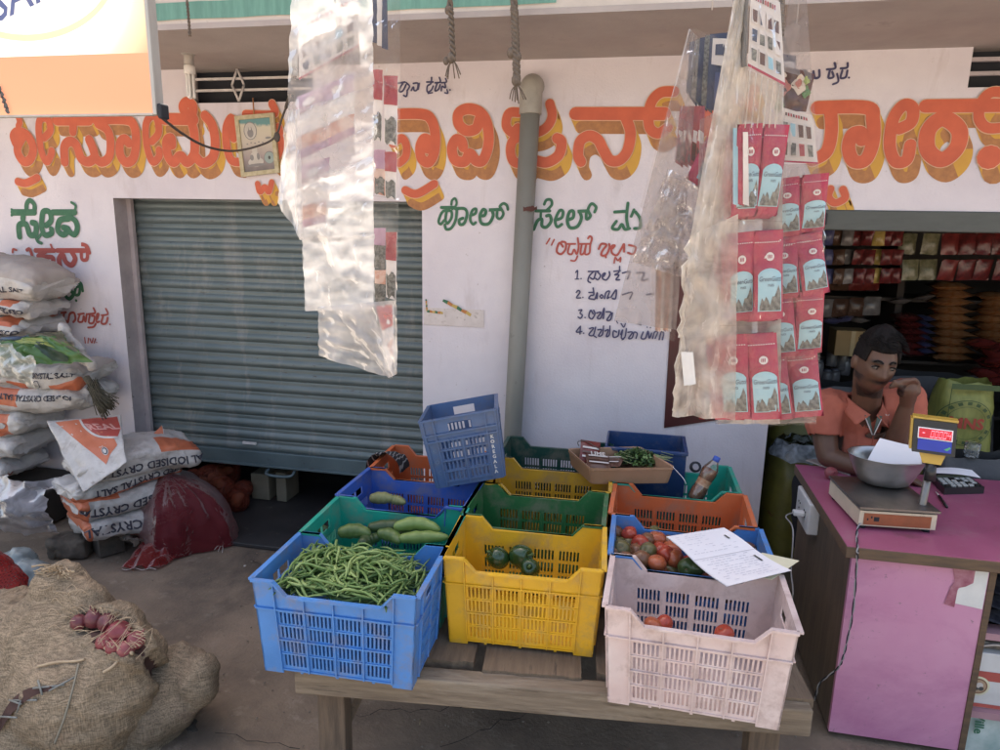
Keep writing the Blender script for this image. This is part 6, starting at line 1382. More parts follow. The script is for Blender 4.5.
# collar leaves, dark placket lining, pale piping
fr_ = nk+Vector((.006,-.065,-.105))
mb = MB()
for sx in (-1,1):
    def cl(u, v, sx=sx):
        a = u*2.3; r = .074+.020*v; p = nk+Vector((sx*math.sin(a)*r, .035+r*math.cos(a)*1.0, .034-.045*v-.030*u))
        if u > .55: p = p.lerp(fr_+Vector((sx*(.012+.052*v), -.006-.004*v, .075-.05*v)), (u-.55)/.45)
        return p
    mb.grid(cl, 14, 5, m_shirt)
co = pp_part('collar', mb); md = co.modifiers.new('s','SOLIDIFY'); md.thickness = .0035
mb = MB(); m_lin = pm('lining_green', (.10,.13,.11), rough=.9)
for sx in (-1,1):
    a_, b2_ = fr_+Vector((sx*.034,-.000,.072)), fr_+Vector((sx*.003,-.022,-.005)); mb.poly([a_, a_+Vector((-sx*.018,.002,.002)), b2_+Vector((-sx*.001,.0,.014)), b2_], m_lin, (0,-.003,0))
pp_part('placket_lining', mb)
mb = MB()
for sx in (-1,1): mb.tube([fr_+Vector((sx*.030,-.008,.060)), fr_+Vector((sx*.003,-.029,-.004))], .0022, m_pkw, n=6)
pp_part('piping', mb)
mb = MB(); mb.tube([fr_+Vector((0,-.030,-.006)), fr_+Vector((-.004,-.052,-.13))], .0022, pm('seam_dark', (.26,.055,.03), rough=.9), n=5); pp_part('button_placket', mb)
e_ = at(887,415,Y=-.46); mb = MB(); 
for q in (-1,1): mb.add([e_+Vector((0,-.004,0)), e_+Vector((q*.008,-.004,.006)), e_+Vector((q*.006,-.004,-.002))], [(0,1,2)], m_pkw)
pp_part('chest_emblem', mb)
# stool under him
mb = MB(); mb.lathe([(.001,.44),(.16,.44),(.165,.455),(.16,.47),(.001,.475)], m_side, n=24, c=(chest.x,chest.y+.05,0)); st = thing('stool', 'wooden stool the man is sitting on behind the counter', 'stool', (chest.x,chest.y+.05,0)); part('seat', mb, st)
for k in range(4):
    a = PI/4+k*PI/2; mb = MB(); mb.tube([(chest.x+.11*math.cos(a),chest.y+.05+.11*math.sin(a),.44),(chest.x+.14*math.cos(a),chest.y+.05+.14*math.sin(a),.012)], .014, m_side, n=8); part('leg', mb, st)
# trousers and legs on the stool
body = MB()
hp = Vector((chest.x, chest.y+.06, .53))
cap([hp+Vector((-.07,0,.02)), hp+Vector((.07,0,.02))], [.125,.125]); cap([hp, hp+Vector((0,0,.18))], [.13,.125])
for sx in (-1,1):
    kn = hp+Vector((sx*.11,-.0,-.02))+Vector((0,.36,0)); kn = hp+Vector((sx*.15,.30,-.02)); ft = kn+Vector((0,.04,-.42)); cap([hp+Vector((sx*.07,0,0)), kn], [.09,.065]); cap([kn, ft], [.065,.045]); cap([ft+Vector((0,0,-.03)), ft+Vector((0,.13,-.045))], [.04,.035])
tme = blob_mesh('trousers', body, .014, 3, None, pm('trousers_dark', (.03,.03,.04), rough=.9)); pp_part('trousers', tme)
# ================================================================== salt sacks
random.seed(21)
m_sw = pm('sack_white', (.54,.525,.515), (.41,.395,.385), rough=.5, scale=8, bump=.7, bscale=20, spots=(.30,.27,.25), spot_scale=7, spot_amt=.53, spot_soft=.18, grime=((.20,.18,.165),9,.60,.10,(1,1,2.5)))
m_so = pm('sack_orange', (.52,.155,.075), (.43,.12,.06), rough=.45, scale=7, bump=.4, bscale=16, spots=(.36,.14,.09), spot_amt=.64)
m_sr = pm('sack_red', (.36,.055,.045), (.30,.05,.04), rough=.45, scale=7, bump=.4, bscale=16)
m_sb = pm('sack_beige', (.40,.36,.335), (.33,.295,.275), rough=.6, scale=5, bump=.4, bscale=14)
m_st = pm('sack_ink', (.028,.028,.045), (.05,.05,.07), rough=.6, scale=60)
m_sg = pm('sack_dusty', (.30,.285,.28), (.22,.21,.205), rough=.6, scale=5, bump=.5, bscale=14)
SG = 'salt sacks stacked left of the shutter'
class Bag:
    def __init__(s, c, L, D, T, yaw, seed=0, ends=6, nexp=2.6, pitch=0, roll=0):
        s.c = Vector(c); s.hx, s.hy, s.hz = L/2, D/2, T/2; s.M = Matrix.Rotation(yaw,3,'Z') @ Matrix.Rotation(pitch,3,'Y') @ Matrix.Rotation(roll,3,'X'); s.seed = seed; s.e = ends; s.n = nexp
    def surf(s, th, t, off=0):
        e = max(0, 1-abs(t)**s.e)**.5; ct, st = math.cos(th), math.sin(th); q = 2/s.n
        y = -math.copysign(abs(ct)**q, ct)*s.hy*(.80+.20*e); z = math.copysign(abs(st)**q, st)*s.hz*(.12+.88*e); x = s.hx*t
        a = .013+.020*abs(t)**3; nz = a*fbm((x*7+s.seed*3.1, y*7, z*9), 1.0)+.5*a*fbm((x*3+s.seed, th*1.2, 4), 2.2)+.35*a*(1-abs(fbm((x*9+s.seed*2, th*2.5+z*6, 1), 1.5))*2.2)
        nrm = Vector((t*.3*(abs(t) > .9), -ct, st)).normalized()
        sag = -.012*math.cos(t*3+s.seed)
        return s.M @ (Vector((x,y,z+sag))+nrm*(nz+off))+s.c
    def at_(s, x, z, off=.002): # on the long front face
        t = max(-.999,min(.999,x/s.hx)); r = max(-.98,min(.98,z/s.hz)); th = math.copysign(math.asin(abs(r)**(s.n/2)), r); return s.surf(th, t, off)
def salt_bag(label, bag, pf=None, texts=(), rings=(), base=None):
    t = thing('salt_sack', label, 'sack', tuple(bag.c), 0, SG); mb = MB(); nu, nv = 44, 56; base = base or m_sw
    g = [[bag.surf(-PI+2*PI*i/nu, -1+2*j/nv) for i in range(nu)] for j in range(nv+1)]
    off = 0; vs = [p for r_ in g for p in r_]
    groups = {}
    for j in range(nv):
        for i in range(nu):
            m_ = (pf(-1+2*(j+.5)/nv, math.degrees(-PI+2*PI*(i+.5)/nu)) if pf else None) or base
            groups.setdefault(m_, []).append((j*nu+i, j*nu+(i+1) % nu, (j+1)*nu+(i+1) % nu, (j+1)*nu+i))
    for k, (m_, f_) in enumerate(groups.items()):
        if k == 0: mb.add(vs, f_, m_, True)
        else:
            kk = mb.m(m_)
            for f in f_: mb.f.append(list(f)); mb.mi.append(kk); mb.sm.append(True)
    kk = mb.m(base); mb.f += [list(range(nu))[::-1], [nv*nu+i for i in range(nu)]]; mb.mi += [kk,kk]; mb.sm += [False,False]
    part('sack_body', mb, t)
    for (body_, u, v, size, flip) in texts:
        mb = MB(); sg = -1 if flip else 1
        mb.text(body_, size, lambda a, b, u=u, v=v, sg=sg: bag.at_(u+sg*a, v+sg*b, .0045), m_st, bold=.0014); part('printed_words', mb, t)
    for (u, v, r, m_, filled) in rings:
        mb = MB(); N = 18
        if filled: mb.add([bag.at_(u+r*math.cos(2*PI*k/N), v+r*math.sin(2*PI*k/N), .004) for k in range(N)], [tuple(range(N))], m_sw)
        vs = []
        for k in range(N+1):
            a = 2*PI*k/N; vs += [bag.at_(u+r*math.cos(a), v+r*math.sin(a), .005), bag.at_(u+.78*r*math.cos(a), v+.78*r*math.sin(a), .005)]
        mb.add(vs, [(2*i,2*i+1,2*i+3,2*i+2) for i in range(N)], m_); part('printed_ring', mb, t)
    return t
YS_ = -.42 # front of the rear pile
def lb(label, tipx, yc, Tpx, seed, yaw=0, L=.78, D=.36, **kw):
    tip = at(tipx, yc, Y=YS_); tip.x = at(tipx, yc, Y=YS_+D*.95).x; sc = F/((tip-CAMP).dot(FW)); T = Tpx/sc*1.12
    bag = Bag((tip.x-L/2*math.cos(yaw), YS_+D/2, tip.z), L, D, T, yaw, seed, pitch=kw.pop('pitch',0), ends=kw.pop('ends',5))
    return bag, label
b, l = lb('topmost big salt sack with a dusty beige top', 80, 283, 42, 1, L=.62, pitch=R(9), ends=3)
salt_bag(l, b, lambda t, th: m_sb if th > 8 else None, [('IODISED CRYSTAL SALT', .045, -.040, .042, False)])
b, l = lb('thin salt sack second from the top of the pile', 72, 311, 19, 2, L=.70, pitch=R(2))
salt_bag(l, b, lambda t, th: m_so if t > .62 and th > 12 and t < .86 else None, [('IODISED CRYSTAL SALT', .15, -.008, .040, True)])
b, l = lb('salt sack third from the top with an oval mark and orange end', 68, 331, 22, 3, L=.70)
salt_bag(l, b, lambda t, th: m_so if t > .60 and th > 5 and t < .88 else (m_so if t < .0 and th > 30 else None), [('IODISED CRYSTAL SALT', .14, -.022, .040, True)], [(.20,.020,.024,m_sg,False)])
b, l = lb('plain grey salt sack fourth from the top under the others', 72, 350, 20, 4, L=.70)
salt_bag(l, b, None, (), (), m_sg)
b, l = lb('salt sack under the green bag with upright black words', 118, 384, 28, 5, yaw=R(2), pitch=R(-2))
salt_bag(l, b, lambda t, th: m_so if ((-.1 < t < .30 or t > .62) and -75 < th < -14) else (m_sb if th > 50 else None), [('REAL IODISED CRYSTAL SALT', .12, .014, .040, False)], [(.16,-.030,.02,m_st,False)])
b, l = lb('salt sack with upside down words below the broom top', 122, 408, 28, 6, yaw=R(1))
salt_bag(l, b, lambda t, th: m_so if (t < .02 and -20 < th < 40) else None, [('IODISED CRYSTAL SALT', .13, .022, .042, True)])
b, l = lb('salt sack with an orange panel and white curve left of the big flap sack', 70, 434, 28, 7, L=.70)
salt_bag(l, b, lambda t, th: m_so if t < .80 and -40 < th < 42 and t > .1 else None, (), [(.24,.0,.018,m_sw,True)])
b, l = lb('white salt sack with small orange corner in the lower pile', 62, 458, 26, 8, L=.70)
salt_bag(l, b, lambda t, th: m_so if t < .62 and th < -8 and th > -60 and t > 0 else None, [('LOOT', .20, -.012, .04, True)])
b, l = lb('white salt sack at the bottom of the rear pile', 54, 480, 22, 9, L=.70)
salt_bag(l, b, lambda t, th: m_sr if th < -20 and t > .1 and th > -50 else None)
# front pile, turned to show an end and a long side
C0 = at(88,549,Z=.12); YA = R(59)
def fb(label, dx, zc, T, seed, L=.53, D=.34, yaw=YA, sh=0, ends=9, **kw):
    # near corner stays at C0
    ux_, uy_ = Vector((math.cos(yaw),math.sin(yaw),0)), Vector((-math.sin(yaw),math.cos(yaw),0))
    c = C0+ux_*(L/2+sh)+uy_*(D/2)+Vector((0,0,zc-C0.z)); return Bag(c, L, D, T, yaw, seed, ends=ends, nexp=3.4, **kw), label
def pf_end(m1):
    return lambda t, th: (m1 if t < -.86 and abs(th) < 175 else (m_so if (-.86 <= t < -.62 and th > 20 and th < 80) else None))
b, l = fb('lowest printed salt sack of the front pile with black words', 0, .185, .13, 31, yaw=YA, ends=12)
salt_bag(l, b, lambda t, th: m_so if t < -.90 and th > -30 else (m_so if th < -38 and th > -80 and t > -.2 else None), [('REAL IODISED CRYSTAL SALT', .0, .006, .066, True)])
b, l = fb('middle salt sack of the front pile with an orange end', 0, .305, .13, 32, yaw=YA+R(2), ends=12, sh=-.01)
salt_bag(l, b, lambda t, th: m_so if t < -.84 else (m_so if th > 35 and t < -.3 and th < 80 else None), [('RS REAL IODISED CRYSTAL SALT', .0, -.006, .062, True)], [(-.265,.0,.022,m_st,True)])
b, l = fb('white salt sack under the flap of the big front sack', 0, .405, .10, 33, yaw=YA+R(4), L=.55, ends=8, sh=-.03)
salt_bag(l, b, lambda t, th: m_so if th < -20 and th > -70 else None, [('IODISED CRYSTAL SALT', .08, .0, .05, True)])
# top sack of the front pile: its orange printed flap hangs towards us
b, l = fb('big white salt sack topping the front pile with a red and orange logo flap', 0, .50, .16, 34, yaw=YA-R(4), L=.60, D=.38, ends=5, sh=.0)
tb = salt_bag(l, b, lambda t, th: m_so if t > .30 and th > 20 and th < 80 else None, [('RS REAL IODISED CRYSTAL SALT', .03, -.015, .055, True)], [(.19,.02,.018,m_sw,True)])
f0, f1, f2, f3 = at(52,420,Y=-.62), at(119,418,Y=-.50), at(124,466,Y=-.74), at(86,486,Y=-.86)
f2 = at(124,462,Y=-.72); f3 = at(70,478,Y=-.78)
fq_ = [at(47,421,Y=-.50), at(121,415,Y=-.44), at(127,462,Y=-.68), at(83,492,Y=-.80)]
def flap(u, v, off=0):
    p = (fq_[0].lerp(fq_[1],u)).lerp(fq_[3].lerp(fq_[2],u), v); p = p+Vector((.2,-1,.45)).normalized()*(.035*math.sin(PI*min(1,v*1.05))*math.sin(PI*(.1+.8*u))+.012*fbm((u*3,v*3,8),1.4)+off); return p
def flapm(u, v): return None
mb = MB(); mb.grid(lambda u, v: flap(u,v), 28, 28, m_sw); fl = part('sack_flap', mb, tb); md = fl.modifiers.new('s','SOLIDIFY'); md.thickness = .006; md.offset = 1
def flap_poly(uv, m_, off, n=14):
    """printed region: fan grid between two curves of the flap"""
    a, b_ = uv; mb = MB()
    A_ = [Vector((x,y,0)) for x, y in a]; B_ = [Vector((x,y,0)) for x, y in b_]; A_ = crom(A_,4); B_ = crom(B_,4); N = min(len(A_),len(B_)); vs = []
    for j in range(n+1):
        for i in range(N): q = A_[i].lerp(B_[i], j/n); vs.append(flap(q.x, q.y, off))
    mb.add(vs, [(j*N+i, j*N+i+1, (j+1)*N+i+1, (j+1)*N+i) for j in range(n) for i in range(N-1)], m_, True); return mb
part('orange_print', flap_poly(([(.10,.03),(.28,.30),(.48,.60),(.62,.86)],[(.72,.02),(.82,.20),(.88,.45),(.90,.62)]), m_so, .0015), tb)
part('white_curve', flap_poly(([(.44,.03),(.50,.22),(.66,.40),(.94,.50)],[(.47,.03),(.53,.20),(.68,.37),(.94,.46)]), m_sw, .0032, 3), tb)
part('red_print', flap_poly(([(.47,.03),(.53,.20),(.68,.37),(.94,.46)],[(.95,.03),(.97,.15),(.98,.28),(.96,.40)]), m_sr, .0026), tb)
mb = MB(); sq = .55
mb.text('REAL', .30, lambda a, b_: flap(.745+a*.62*1-b_*.35, .22-b_*.60*-1*-1+a*.10, .0045), m_so if False else pm('print_pink', (.62,.30,.27)), bold=.012); part('logo_words', mb, tb)
mb = MB(); 
for r, m_, o_2 in ((.065,m_sw,.0045),(.052,m_st,.006),(.036,m_sw,.0075)): mb.add([flap(.70+r*.8*math.cos(2*PI*k/18), .66+r*1.1*math.sin(2*PI*k/18), o_2) for k in range(18)], [tuple(range(18))], m_)
part('printed_ring', mb, tb)
# rear corner ear of the flap sack
e0 = at(163,446,Y=-.22); mb = MB(); ear = [at(147,441,Y=-.30), at(162,425,Y=-.26), at(167,458,Y=-.28), at(150,455,Y=-.33)]
mb.grid(lambda u, v: (ear[0].lerp(ear[1],u)).lerp(ear[3].lerp(ear[2],u), v)+Vector((0,-.02*math.sin(PI*u)*math.sin(PI*v)+.01*fbm((u*3,v*3,1),1.5),0)), 12, 12, m_sw)
part('sack_corner', mb, tb)
mb = MB(); mb.grid(lambda u, v: (ear[0].lerp(ear[1],.55+.45*u)).lerp(ear[3].lerp(ear[2],.55+.45*u), v)+Vector((0,-.004-.02*math.sin(PI*(.55+.45*u))*math.sin(PI*v)+.01*fbm(((.55+.45*u)*3,v*3,1),1.5),0)), 8, 12, m_so); part('orange_print', mb, tb)
# green printed bag folded on the pile
G0 = [at(2,338,Y=-.50), at(62,331,Y=-.46), at(93,362,Y=-.50), at(10,366,Y=-.62)]
gb = thing('printed_bag', 'green and yellow printed bag lying crumpled across the salt sacks', 'bag', tuple(at(45,355,Y=-.5)))
def gf(u, v, o=0):
    p = (G0[0].lerp(G0[1],u)).lerp(G0[3].lerp(G0[2],u), v); return p+Vector((0,-1,.5)).normalized()*(.05*math.sin(PI*v)+.022*fbm((u*4,v*2.4,3),1.6)+.014*fbm((u*9,v*7,1),1)+o)
m_g1 = pm('bag_green', (.075,.17,.045), (.05,.13,.035), rough=.35, scale=5, bump=.4, bscale=20); m_g2 = pm('bag_yellowgreen', (.30,.33,.07), (.22,.27,.06), rough=.35, scale=6); m_g3 = pm('bag_bluegrey', (.06,.10,.17), rough=.4, scale=8); m_g4 = pm('bag_darkgreen', (.025,.055,.035), rough=.4, scale=8); m_g5 = pm('bag_olive', (.11,.10,.06), rough=.5, scale=7)
mb = MB(); mb.grid(lambda u, v: gf(u,v), 36, 24, m_g1); part('bag_body', mb, gb)
def gpatch(a, b_, m_, off, nm):
    mb = MB(); A_ = crom([Vector((x,y,0)) for x, y in a],4); B_ = crom([Vector((x,y,0)) for x, y in b_],4); N = min(len(A_),len(B_)); vs = [gf(A_[i].lerp(B_[i],j/10).x, A_[i].lerp(B_[i],j/10).y, off) for j in range(11) for i in range(N)]
    mb.add(vs, [(j*N+i, j*N+i+1, (j+1)*N+i+1, (j+1)*N+i) for j in range(10) for i in range(N-1)], m_, True); part(nm, mb, gb)
gpatch([(0,.0),(.25,.0),(.5,.0)],[(0,.20),(.25,.18),(.5,.12)],m_g3,.002,'blue_print'); gpatch([(.5,.0),(.75,.0),(1,.0)],[(.5,.15),(.78,.22),(.99,.9)],m_g5,.003,'olive_print')
gpatch([(.25,.22),(.45,.18),(.68,.20)],[(.28,.32),(.52,.42),(.76,.60)],m_g2,.003,'yellow_print'); gpatch([(.50,.42),(.58,.36),(.66,.42)],[(.55,.92),(.70,.95),(.80,.85)],m_g4,.004,'dark_print')
mb = MB(); cf = at(18,368,Y=-.66)
mb.grid(lambda u, v: cf+Vector((-.16+.28*u, -.03*math.sin(PI*v)+.03*fbm((u*4,v*4,5),1.5), .09-.17*v+.03*math.sin(u*5)+.02*fbm((u*5,v*3,9),1.2))), 24, 18, film('bag_end_film', (.62,.64,.58), milky=.85, gloss=.10, rough=.4, scale=14)); part('clear_end', mb, gb)
mb = MB()
for k in range(9): c = at(64+3.4*k,331+4.2*k+random.uniform(-3,3),Y=-.42); mb.ball(c, .028+.008*random.random(), m_sw, 10, (1,.8,.9+.3*random.random()))
me = blob_mesh('crumpled_plastic', mb, .010, 2, lambda p, n: .010*fbm(p,25), m_sw); o = bpy.data.objects.new('crumpled_plastic', me); COL.objects.link(o); tag(o, 'crumpled white plastic poking out behind the green bag', 'plastic')
# broom
br = [at(91,384,Y=-.52), at(109,408,Y=-.55)]
bm_ = thing('broom', 'dark grass hand broom resting against the salt sacks', 'broom', tuple(br[0])); mb = MB(); m_brm = pm('broom_grass', (.075,.065,.04), (.04,.036,.025), rough=.9, scale=80)
ax = (br[1]-br[0]); pr_ = Vector((ax.z,0,-ax.x)).normalized()
for k in range(130):
    s_ = random.gauss(0,.02); e_2 = random.gauss(0,.034); d_ = random.uniform(-.02,.02); mb.tube(crom([br[0]+pr_*s_+Vector((0,d_,.0)), br[0]+ax*.5+pr_*(s_+e_2)*.5+Vector((0,d_-.01,0)), br[0]+ax*random.uniform(.85,1.15)+pr_*e_2*1.1+Vector((0,d_,0))],3), .0022, m_brm, n=4)
part('bristles', mb, bm_); mb = MB(); mb.tube([br[0]-ax*.28, br[0]+ax*.12], .017, m_brm, n=10); part('handle', mb, bm_)
# grey plastic left of the front pile, debris under it
m_gp = film('grey_poly', (.45,.45,.50), milky=.8, gloss=.12, rough=.38, scale=12)
g0 = at(12,500,Y=-.66)
mb = MB(); mb.grid(lambda u, v: g0+Vector((-.22+.50*u, .05*math.cos(u*5)-.10*math.sin(PI*v)+.05*fbm((u*4,v*4,2),1.3), .14-.30*v+.03*fbm((u*3,v*5,7),1.4))), 30, 24, m_gp); single('polythene_sheet', mb, 'grey crumpled polythene sheet at the left foot of the salt pile', 'plastic sheet', tuple(g0))
c = at(72,546,Z=.05); mb = MB(); mb.box((-.10,-.07,-.055),(.10,.07,.055), m_gp, bev=.01) if False else mb.box((-.10,-.07,-.055),(.10,.07,.055), pm('stone_grey', (.12,.10,.08), (.07,.06,.05), rough=.95, scale=20, bump=.8, bscale=30), bev=.02)
me = blob_mesh('stone_block', mb, .012, 2, lambda p, n: .012*fbm(p,14)+.004*fbm(p,50), MATS['stone_grey']); o = bpy.data.objects.new('stone_block', me); COL.objects.link(o); o.location = (c.x,c.y,.055); o.rotation_euler = (0,0,.3); tag(o, 'rough grey stone block propping up the salt pile', 'stone')
c = at(122,537,Z=.06); m_bpl = film('brown_poly', (.24,.20,.165), milky=.95, gloss=.10, rough=.4, scale=16)
mb = MB(); mb.grid(lambda u, v: c+Vector((-.16+.34*u+.1*(.5-v)*.5, -.11*math.sin(PI*v)+.04*fbm((u*5,v*5,2),1.5), -.06+.14*math.sin(PI*min(1,v*.9+.08))*math.sin(PI*(.08+.84*u))**.6+.03*u+.025*fbm((u*4,v*6,5),1.4))), 40, 26, m_bpl); single('crumpled_sack', mb, 'crumpled brown plastic sack squeezed under the front salt pile', 'sack', tuple(c))
c = at(143,546,Z=.02); mb = MB(); mb.grid(lambda u, v: c+Vector((-.06+.12*u+.04*v, .05-.10*v, .004+.03*abs(math.sin(u*4+v*3))+.02*fbm((u*3,v*3,2),1.5)*.5+.01)), 12, 8, m_sw); single('paper_scrap', mb, 'torn white scrap lying beside the crumpled brown sack', 'scrap', tuple(c))
# platform the rear pile stands on
mb = MB(); pz = at(30,492,Y=YS_).z; px0 = at(60,492,Y=YS_).x
mb.box((-4.2,YS_+.02,.006),(px0-.16,-.01,pz-.02), pm('pallet_dark', (.05,.042,.036), rough=.9), bev=.01); single('wooden_pallet', mb, 'dark wooden platform under the rear salt pile', 'platform', (-3.2,-.2,0))
mb = MB(); ux_, uy_ = Vector((math.cos(YA),math.sin(YA),0)), Vector((-math.sin(YA),math.cos(YA),0)); cc = C0+ux_*.30+uy_*.22
for (a, b_) in ((.02,.14),(.30,.42),(.50,.60)):
    q = [C0+ux_*(a+.06)+uy_*.10, C0+ux_*(b_+.06)+uy_*.10, C0+ux_*(b_+.06)+uy_*.32, C0+ux_*(a+.06)+uy_*.32]; mb.poly([Vector((p.x,p.y,.006)) for p in q], MATS['stone_grey'], (0,0,.11))
single('brick_support', mb, 'low bricks carrying the front salt pile', 'bricks', tuple(cc))
# far left dark plastic heap
c = at(22,578,Z=.10); mb = MB()
for k in range(9): mb.ball(c+Vector((random.uniform(-.28,.08),random.uniform(-.1,.12),random.uniform(-.08,.03))), random.uniform(.06,.10), m_gp, 10)
me = blob_mesh('plastic_heap', mb, .014, 1, lambda p, n: .03*fbm(p,9)+.012*fbm(p,26), pm('heap_teal_plastic', (.07,.085,.095), (.20,.24,.25), rough=.3, scale=9, contrast=(.5,.75))); o = bpy.data.objects.new('plastic_heap', me); COL.objects.link(o); tag(o, 'heap of dark bluish plastic bags on the floor at the left edge', 'plastic bags')

# ================================================================== nets
m_netr = film('net_red', (.34,.035,.035), milky=.9, gloss=.08, rough=.45, holes=.66, hole_scale=40)
m_neto = film('net_orange', (.36,.085,.05), milky=.5, gloss=.08, rough=.45, holes=.66, hole_scale=40)
m_netd = film('net_maroon', (.24,.03,.042), milky=.9, gloss=.12, rough=.45, holes=.62, hole_scale=40)
def world_blob(name, balls, voxel, smooth, disp, mat, label, cat, mats2=None):
    mb = MB()
    for (c, r, sc) in balls: mb.ball(c, r, mat, 14, sc)
    me = blob_mesh(name, mb, voxel, smooth, disp, mat); o = bpy.data.objects.new(name, me); COL.objects.link(o); tag(o, label, cat); return o
P3 = lambda x, y, Z: at(x,y,Z=Z)
PY = lambda x, y, Y: at(x,y,Y=Y)
main = [(PY(165,508,-.47),.13,(1,.7,1.05)), (PY(155,488,-.42),.10,(.9,.7,1)), (PY(185,522,-.45),.11,(1.1,.7,.9)), (PY(205,534,-.44),.085,(1.3,.8,.75)), (PY(224,538,-.42),.055,(1.1,.8,.85)), (PY(150,528,-.52),.09,(1,.8,.7)),(PY(170,542,-.50),.06,(1.3,1,.6)),(PY(140,505,-.50),.07,(1,.7,1)),(PY(192,500,-.38),.06,(1,.7,1.1))]
ap = at(166,474,Y=-.36)
front = [P3(x,y,.004) for x, y in ((138,540),(146,556),(160,560),(178,558),(196,553),(214,550),(230,546),(239,538))]
back = [P3(236,528,.004), P3(222,512,.004), P3(200,500,.02), P3(170,505,.10), P3(142,515,.06)]
rim_ = crom(front+back, 6, True); NR = len(rim_)
def drape(u, r, o=0):
    b = rim_[int(round(u*NR)) % NR]; p = ap.lerp(b, r); out = Vector((b.x-ap.x, b.y-ap.y, 0)).normalized()
    hgt = .10*math.sin(PI*r)**.8*(.5+.5*r)+.02*math.sin(PI*r)
    a = 2*PI*u; c_ = (math.cos(a), math.sin(a))
    fold = .020*(1-abs(fbm((c_[0]*2.2, c_[1]*2.2, r*.6), 1.0))*2)*min(1,r*2)*(1.1-r)+.016*fbm((c_[0]*4+r, c_[1]*4, r*3), 1.1)*min(1,r*2.5)
    q = p+out*(hgt*.55+fold)+Vector((0,0,hgt*.75+fold*.6)); q.z = max(.004, q.z if r < .97 else .004); return q
mb = MB(); mb.grid(lambda u, v: drape(u, v), NR, 26, m_netd)
net = single('net_bag', mb, 'empty maroon net bag slumped on the floor beside the salt pile', 'net bag')
mb = MB()
tl_, tr_, br_, bl_ = P3(150,538,.075), P3(180,552,.03), P3(160,568,.006), P3(119,570,.006)
mb.grid(lambda u, v: (tl_.lerp(tr_,u)).lerp(bl_.lerp(br_,u), v)+Vector((0,-.2,1)).normalized()*(.045*math.sin(PI*u)*math.sin(PI*(.15+.8*v))+.016*math.sin(u*17+3*fbm((u*2,v*2,4),1))*(1-.5*v)+.010*fbm((u*7,v*4,2),1.2)+.006), 34, 18, m_netr)
sk_ = part('net_skirt', mb, net, world=False)
mb = MB(); e_ = P3(221,547,.01)
for k in range(4): mb.tube(crom([e_, e_+Vector((.015*k-.02,-.02,.015)), e_+Vector((.03*k-.04,-.035-.01*k,.004))],4), .0016, m_pkw, n=4)
part('drawstring', mb, net, world=False)
mb = MB()
for k in range(10): a = P3(122+3.4*k,569+1.0*math.sin(k*1.3),.010); mb.tube([a, P3(122+3.4*(k+1),569+1.0*math.sin((k+1)*1.3),.010)], .0018, m_pkw, n=4)
part('hem_thread', mb, net, world=False)
# potatoes in orange nets half under the shutter
m_pot = pm('potato_skin', (.36,.235,.12), (.27,.165,.08), rough=.75, scale=9, spots=(.18,.10,.055), spot_scale=18, spot_amt=.62)
nb1 = [(P3(196,486,.14),.095,(1,.9,1.2)), (P3(212,480,.16),.10,(1,.9,1.1)), (P3(222,490,.13),.09,(1,.9,1)), (P3(208,505,.08),.08,(1,.9,.9)), (P3(228,472,.18),.09,(1,.9,1))]
o = world_blob('net_bag', nb1, .010, 7, lambda p, n: .006*fbm(p,9), m_neto, 'red net bag full of potatoes jammed under the shutter', 'net bag')
o2 = world_blob('net_bag', [(P3(238,500,.085),.075,(1,.9,1.05)), (P3(233,493,.10),.07,(1,.9,1)), (P3(244,488,.12),.06,(1,.9,1))], .012, 2, lambda p, n: .005*fbm(p,9), m_neto, 'smaller net bag of brown potatoes right of the full red one', 'net bag')
random.seed(9)
pot = MB()
def potato_m(k):
    mb = MB(); mb.ball((0,0,0), 1, m_pot, 14, (1.15,.9,.85)); me = mb.mesh('potato')
    for v in me.vertices: v.co *= 1+.10*fbm(v.co+Vector((k*3,0,0)),1.3)
    return me
PM = [potato_m(k) for k in range(4)]
for i in range(22):
    b_ = nb1[i % 5]; o = bpy.data.objects.new('potato', PM[i % 4]); COL.objects.link(o); r = random.uniform(.028,.035); o.scale = (r,r,r); o.location = b_[0]+Vector((random.uniform(-.042,.042),random.uniform(-.036,.0),random.uniform(-.045,.045))); o.rotation_euler = tuple(random.uniform(0,6) for _ in range(3))
    tag(o, 'potato inside the red net bag under the shutter', 'potato', 'potatoes in the full net bag')
for i in range(7):
    o = bpy.data.objects.new('potato', PM[i % 4]); COL.objects.link(o); r = random.uniform(.025,.030); o.scale = (r,r,r); o.location = P3(238,499,.09)+Vector((random.uniform(-.022,.022),random.uniform(-.018,.0),random.uniform(-.022,.022))); o.rotation_euler = tuple(random.uniform(0,6) for _ in range(3)); tag(o, 'potato inside the smaller net bag under the shutter', 'potato', 'potatoes in the smaller net bag')
# pale timber blocks under the shutter
m_tb = pm('pale_timber', (.20,.185,.145), (.15,.14,.105), rough=.8, scale=10)
for k, (x, y, w_, l) in enumerate(((260,489,.10,'pale timber block beside the potato nets under the shutter'),(281,488,.055,'smaller pale timber block next to the first under the shutter'))):
    c = at(x,y,Y=.25); mb = MB(); mb.box((c.x-w_*.62,.25,.024),(c.x+w_*.62,.42,c.z+.10), m_tb, bev=.006); single('timber_block', mb, l, 'block', (c.x,.25,.024), 'timber blocks under the shutter')

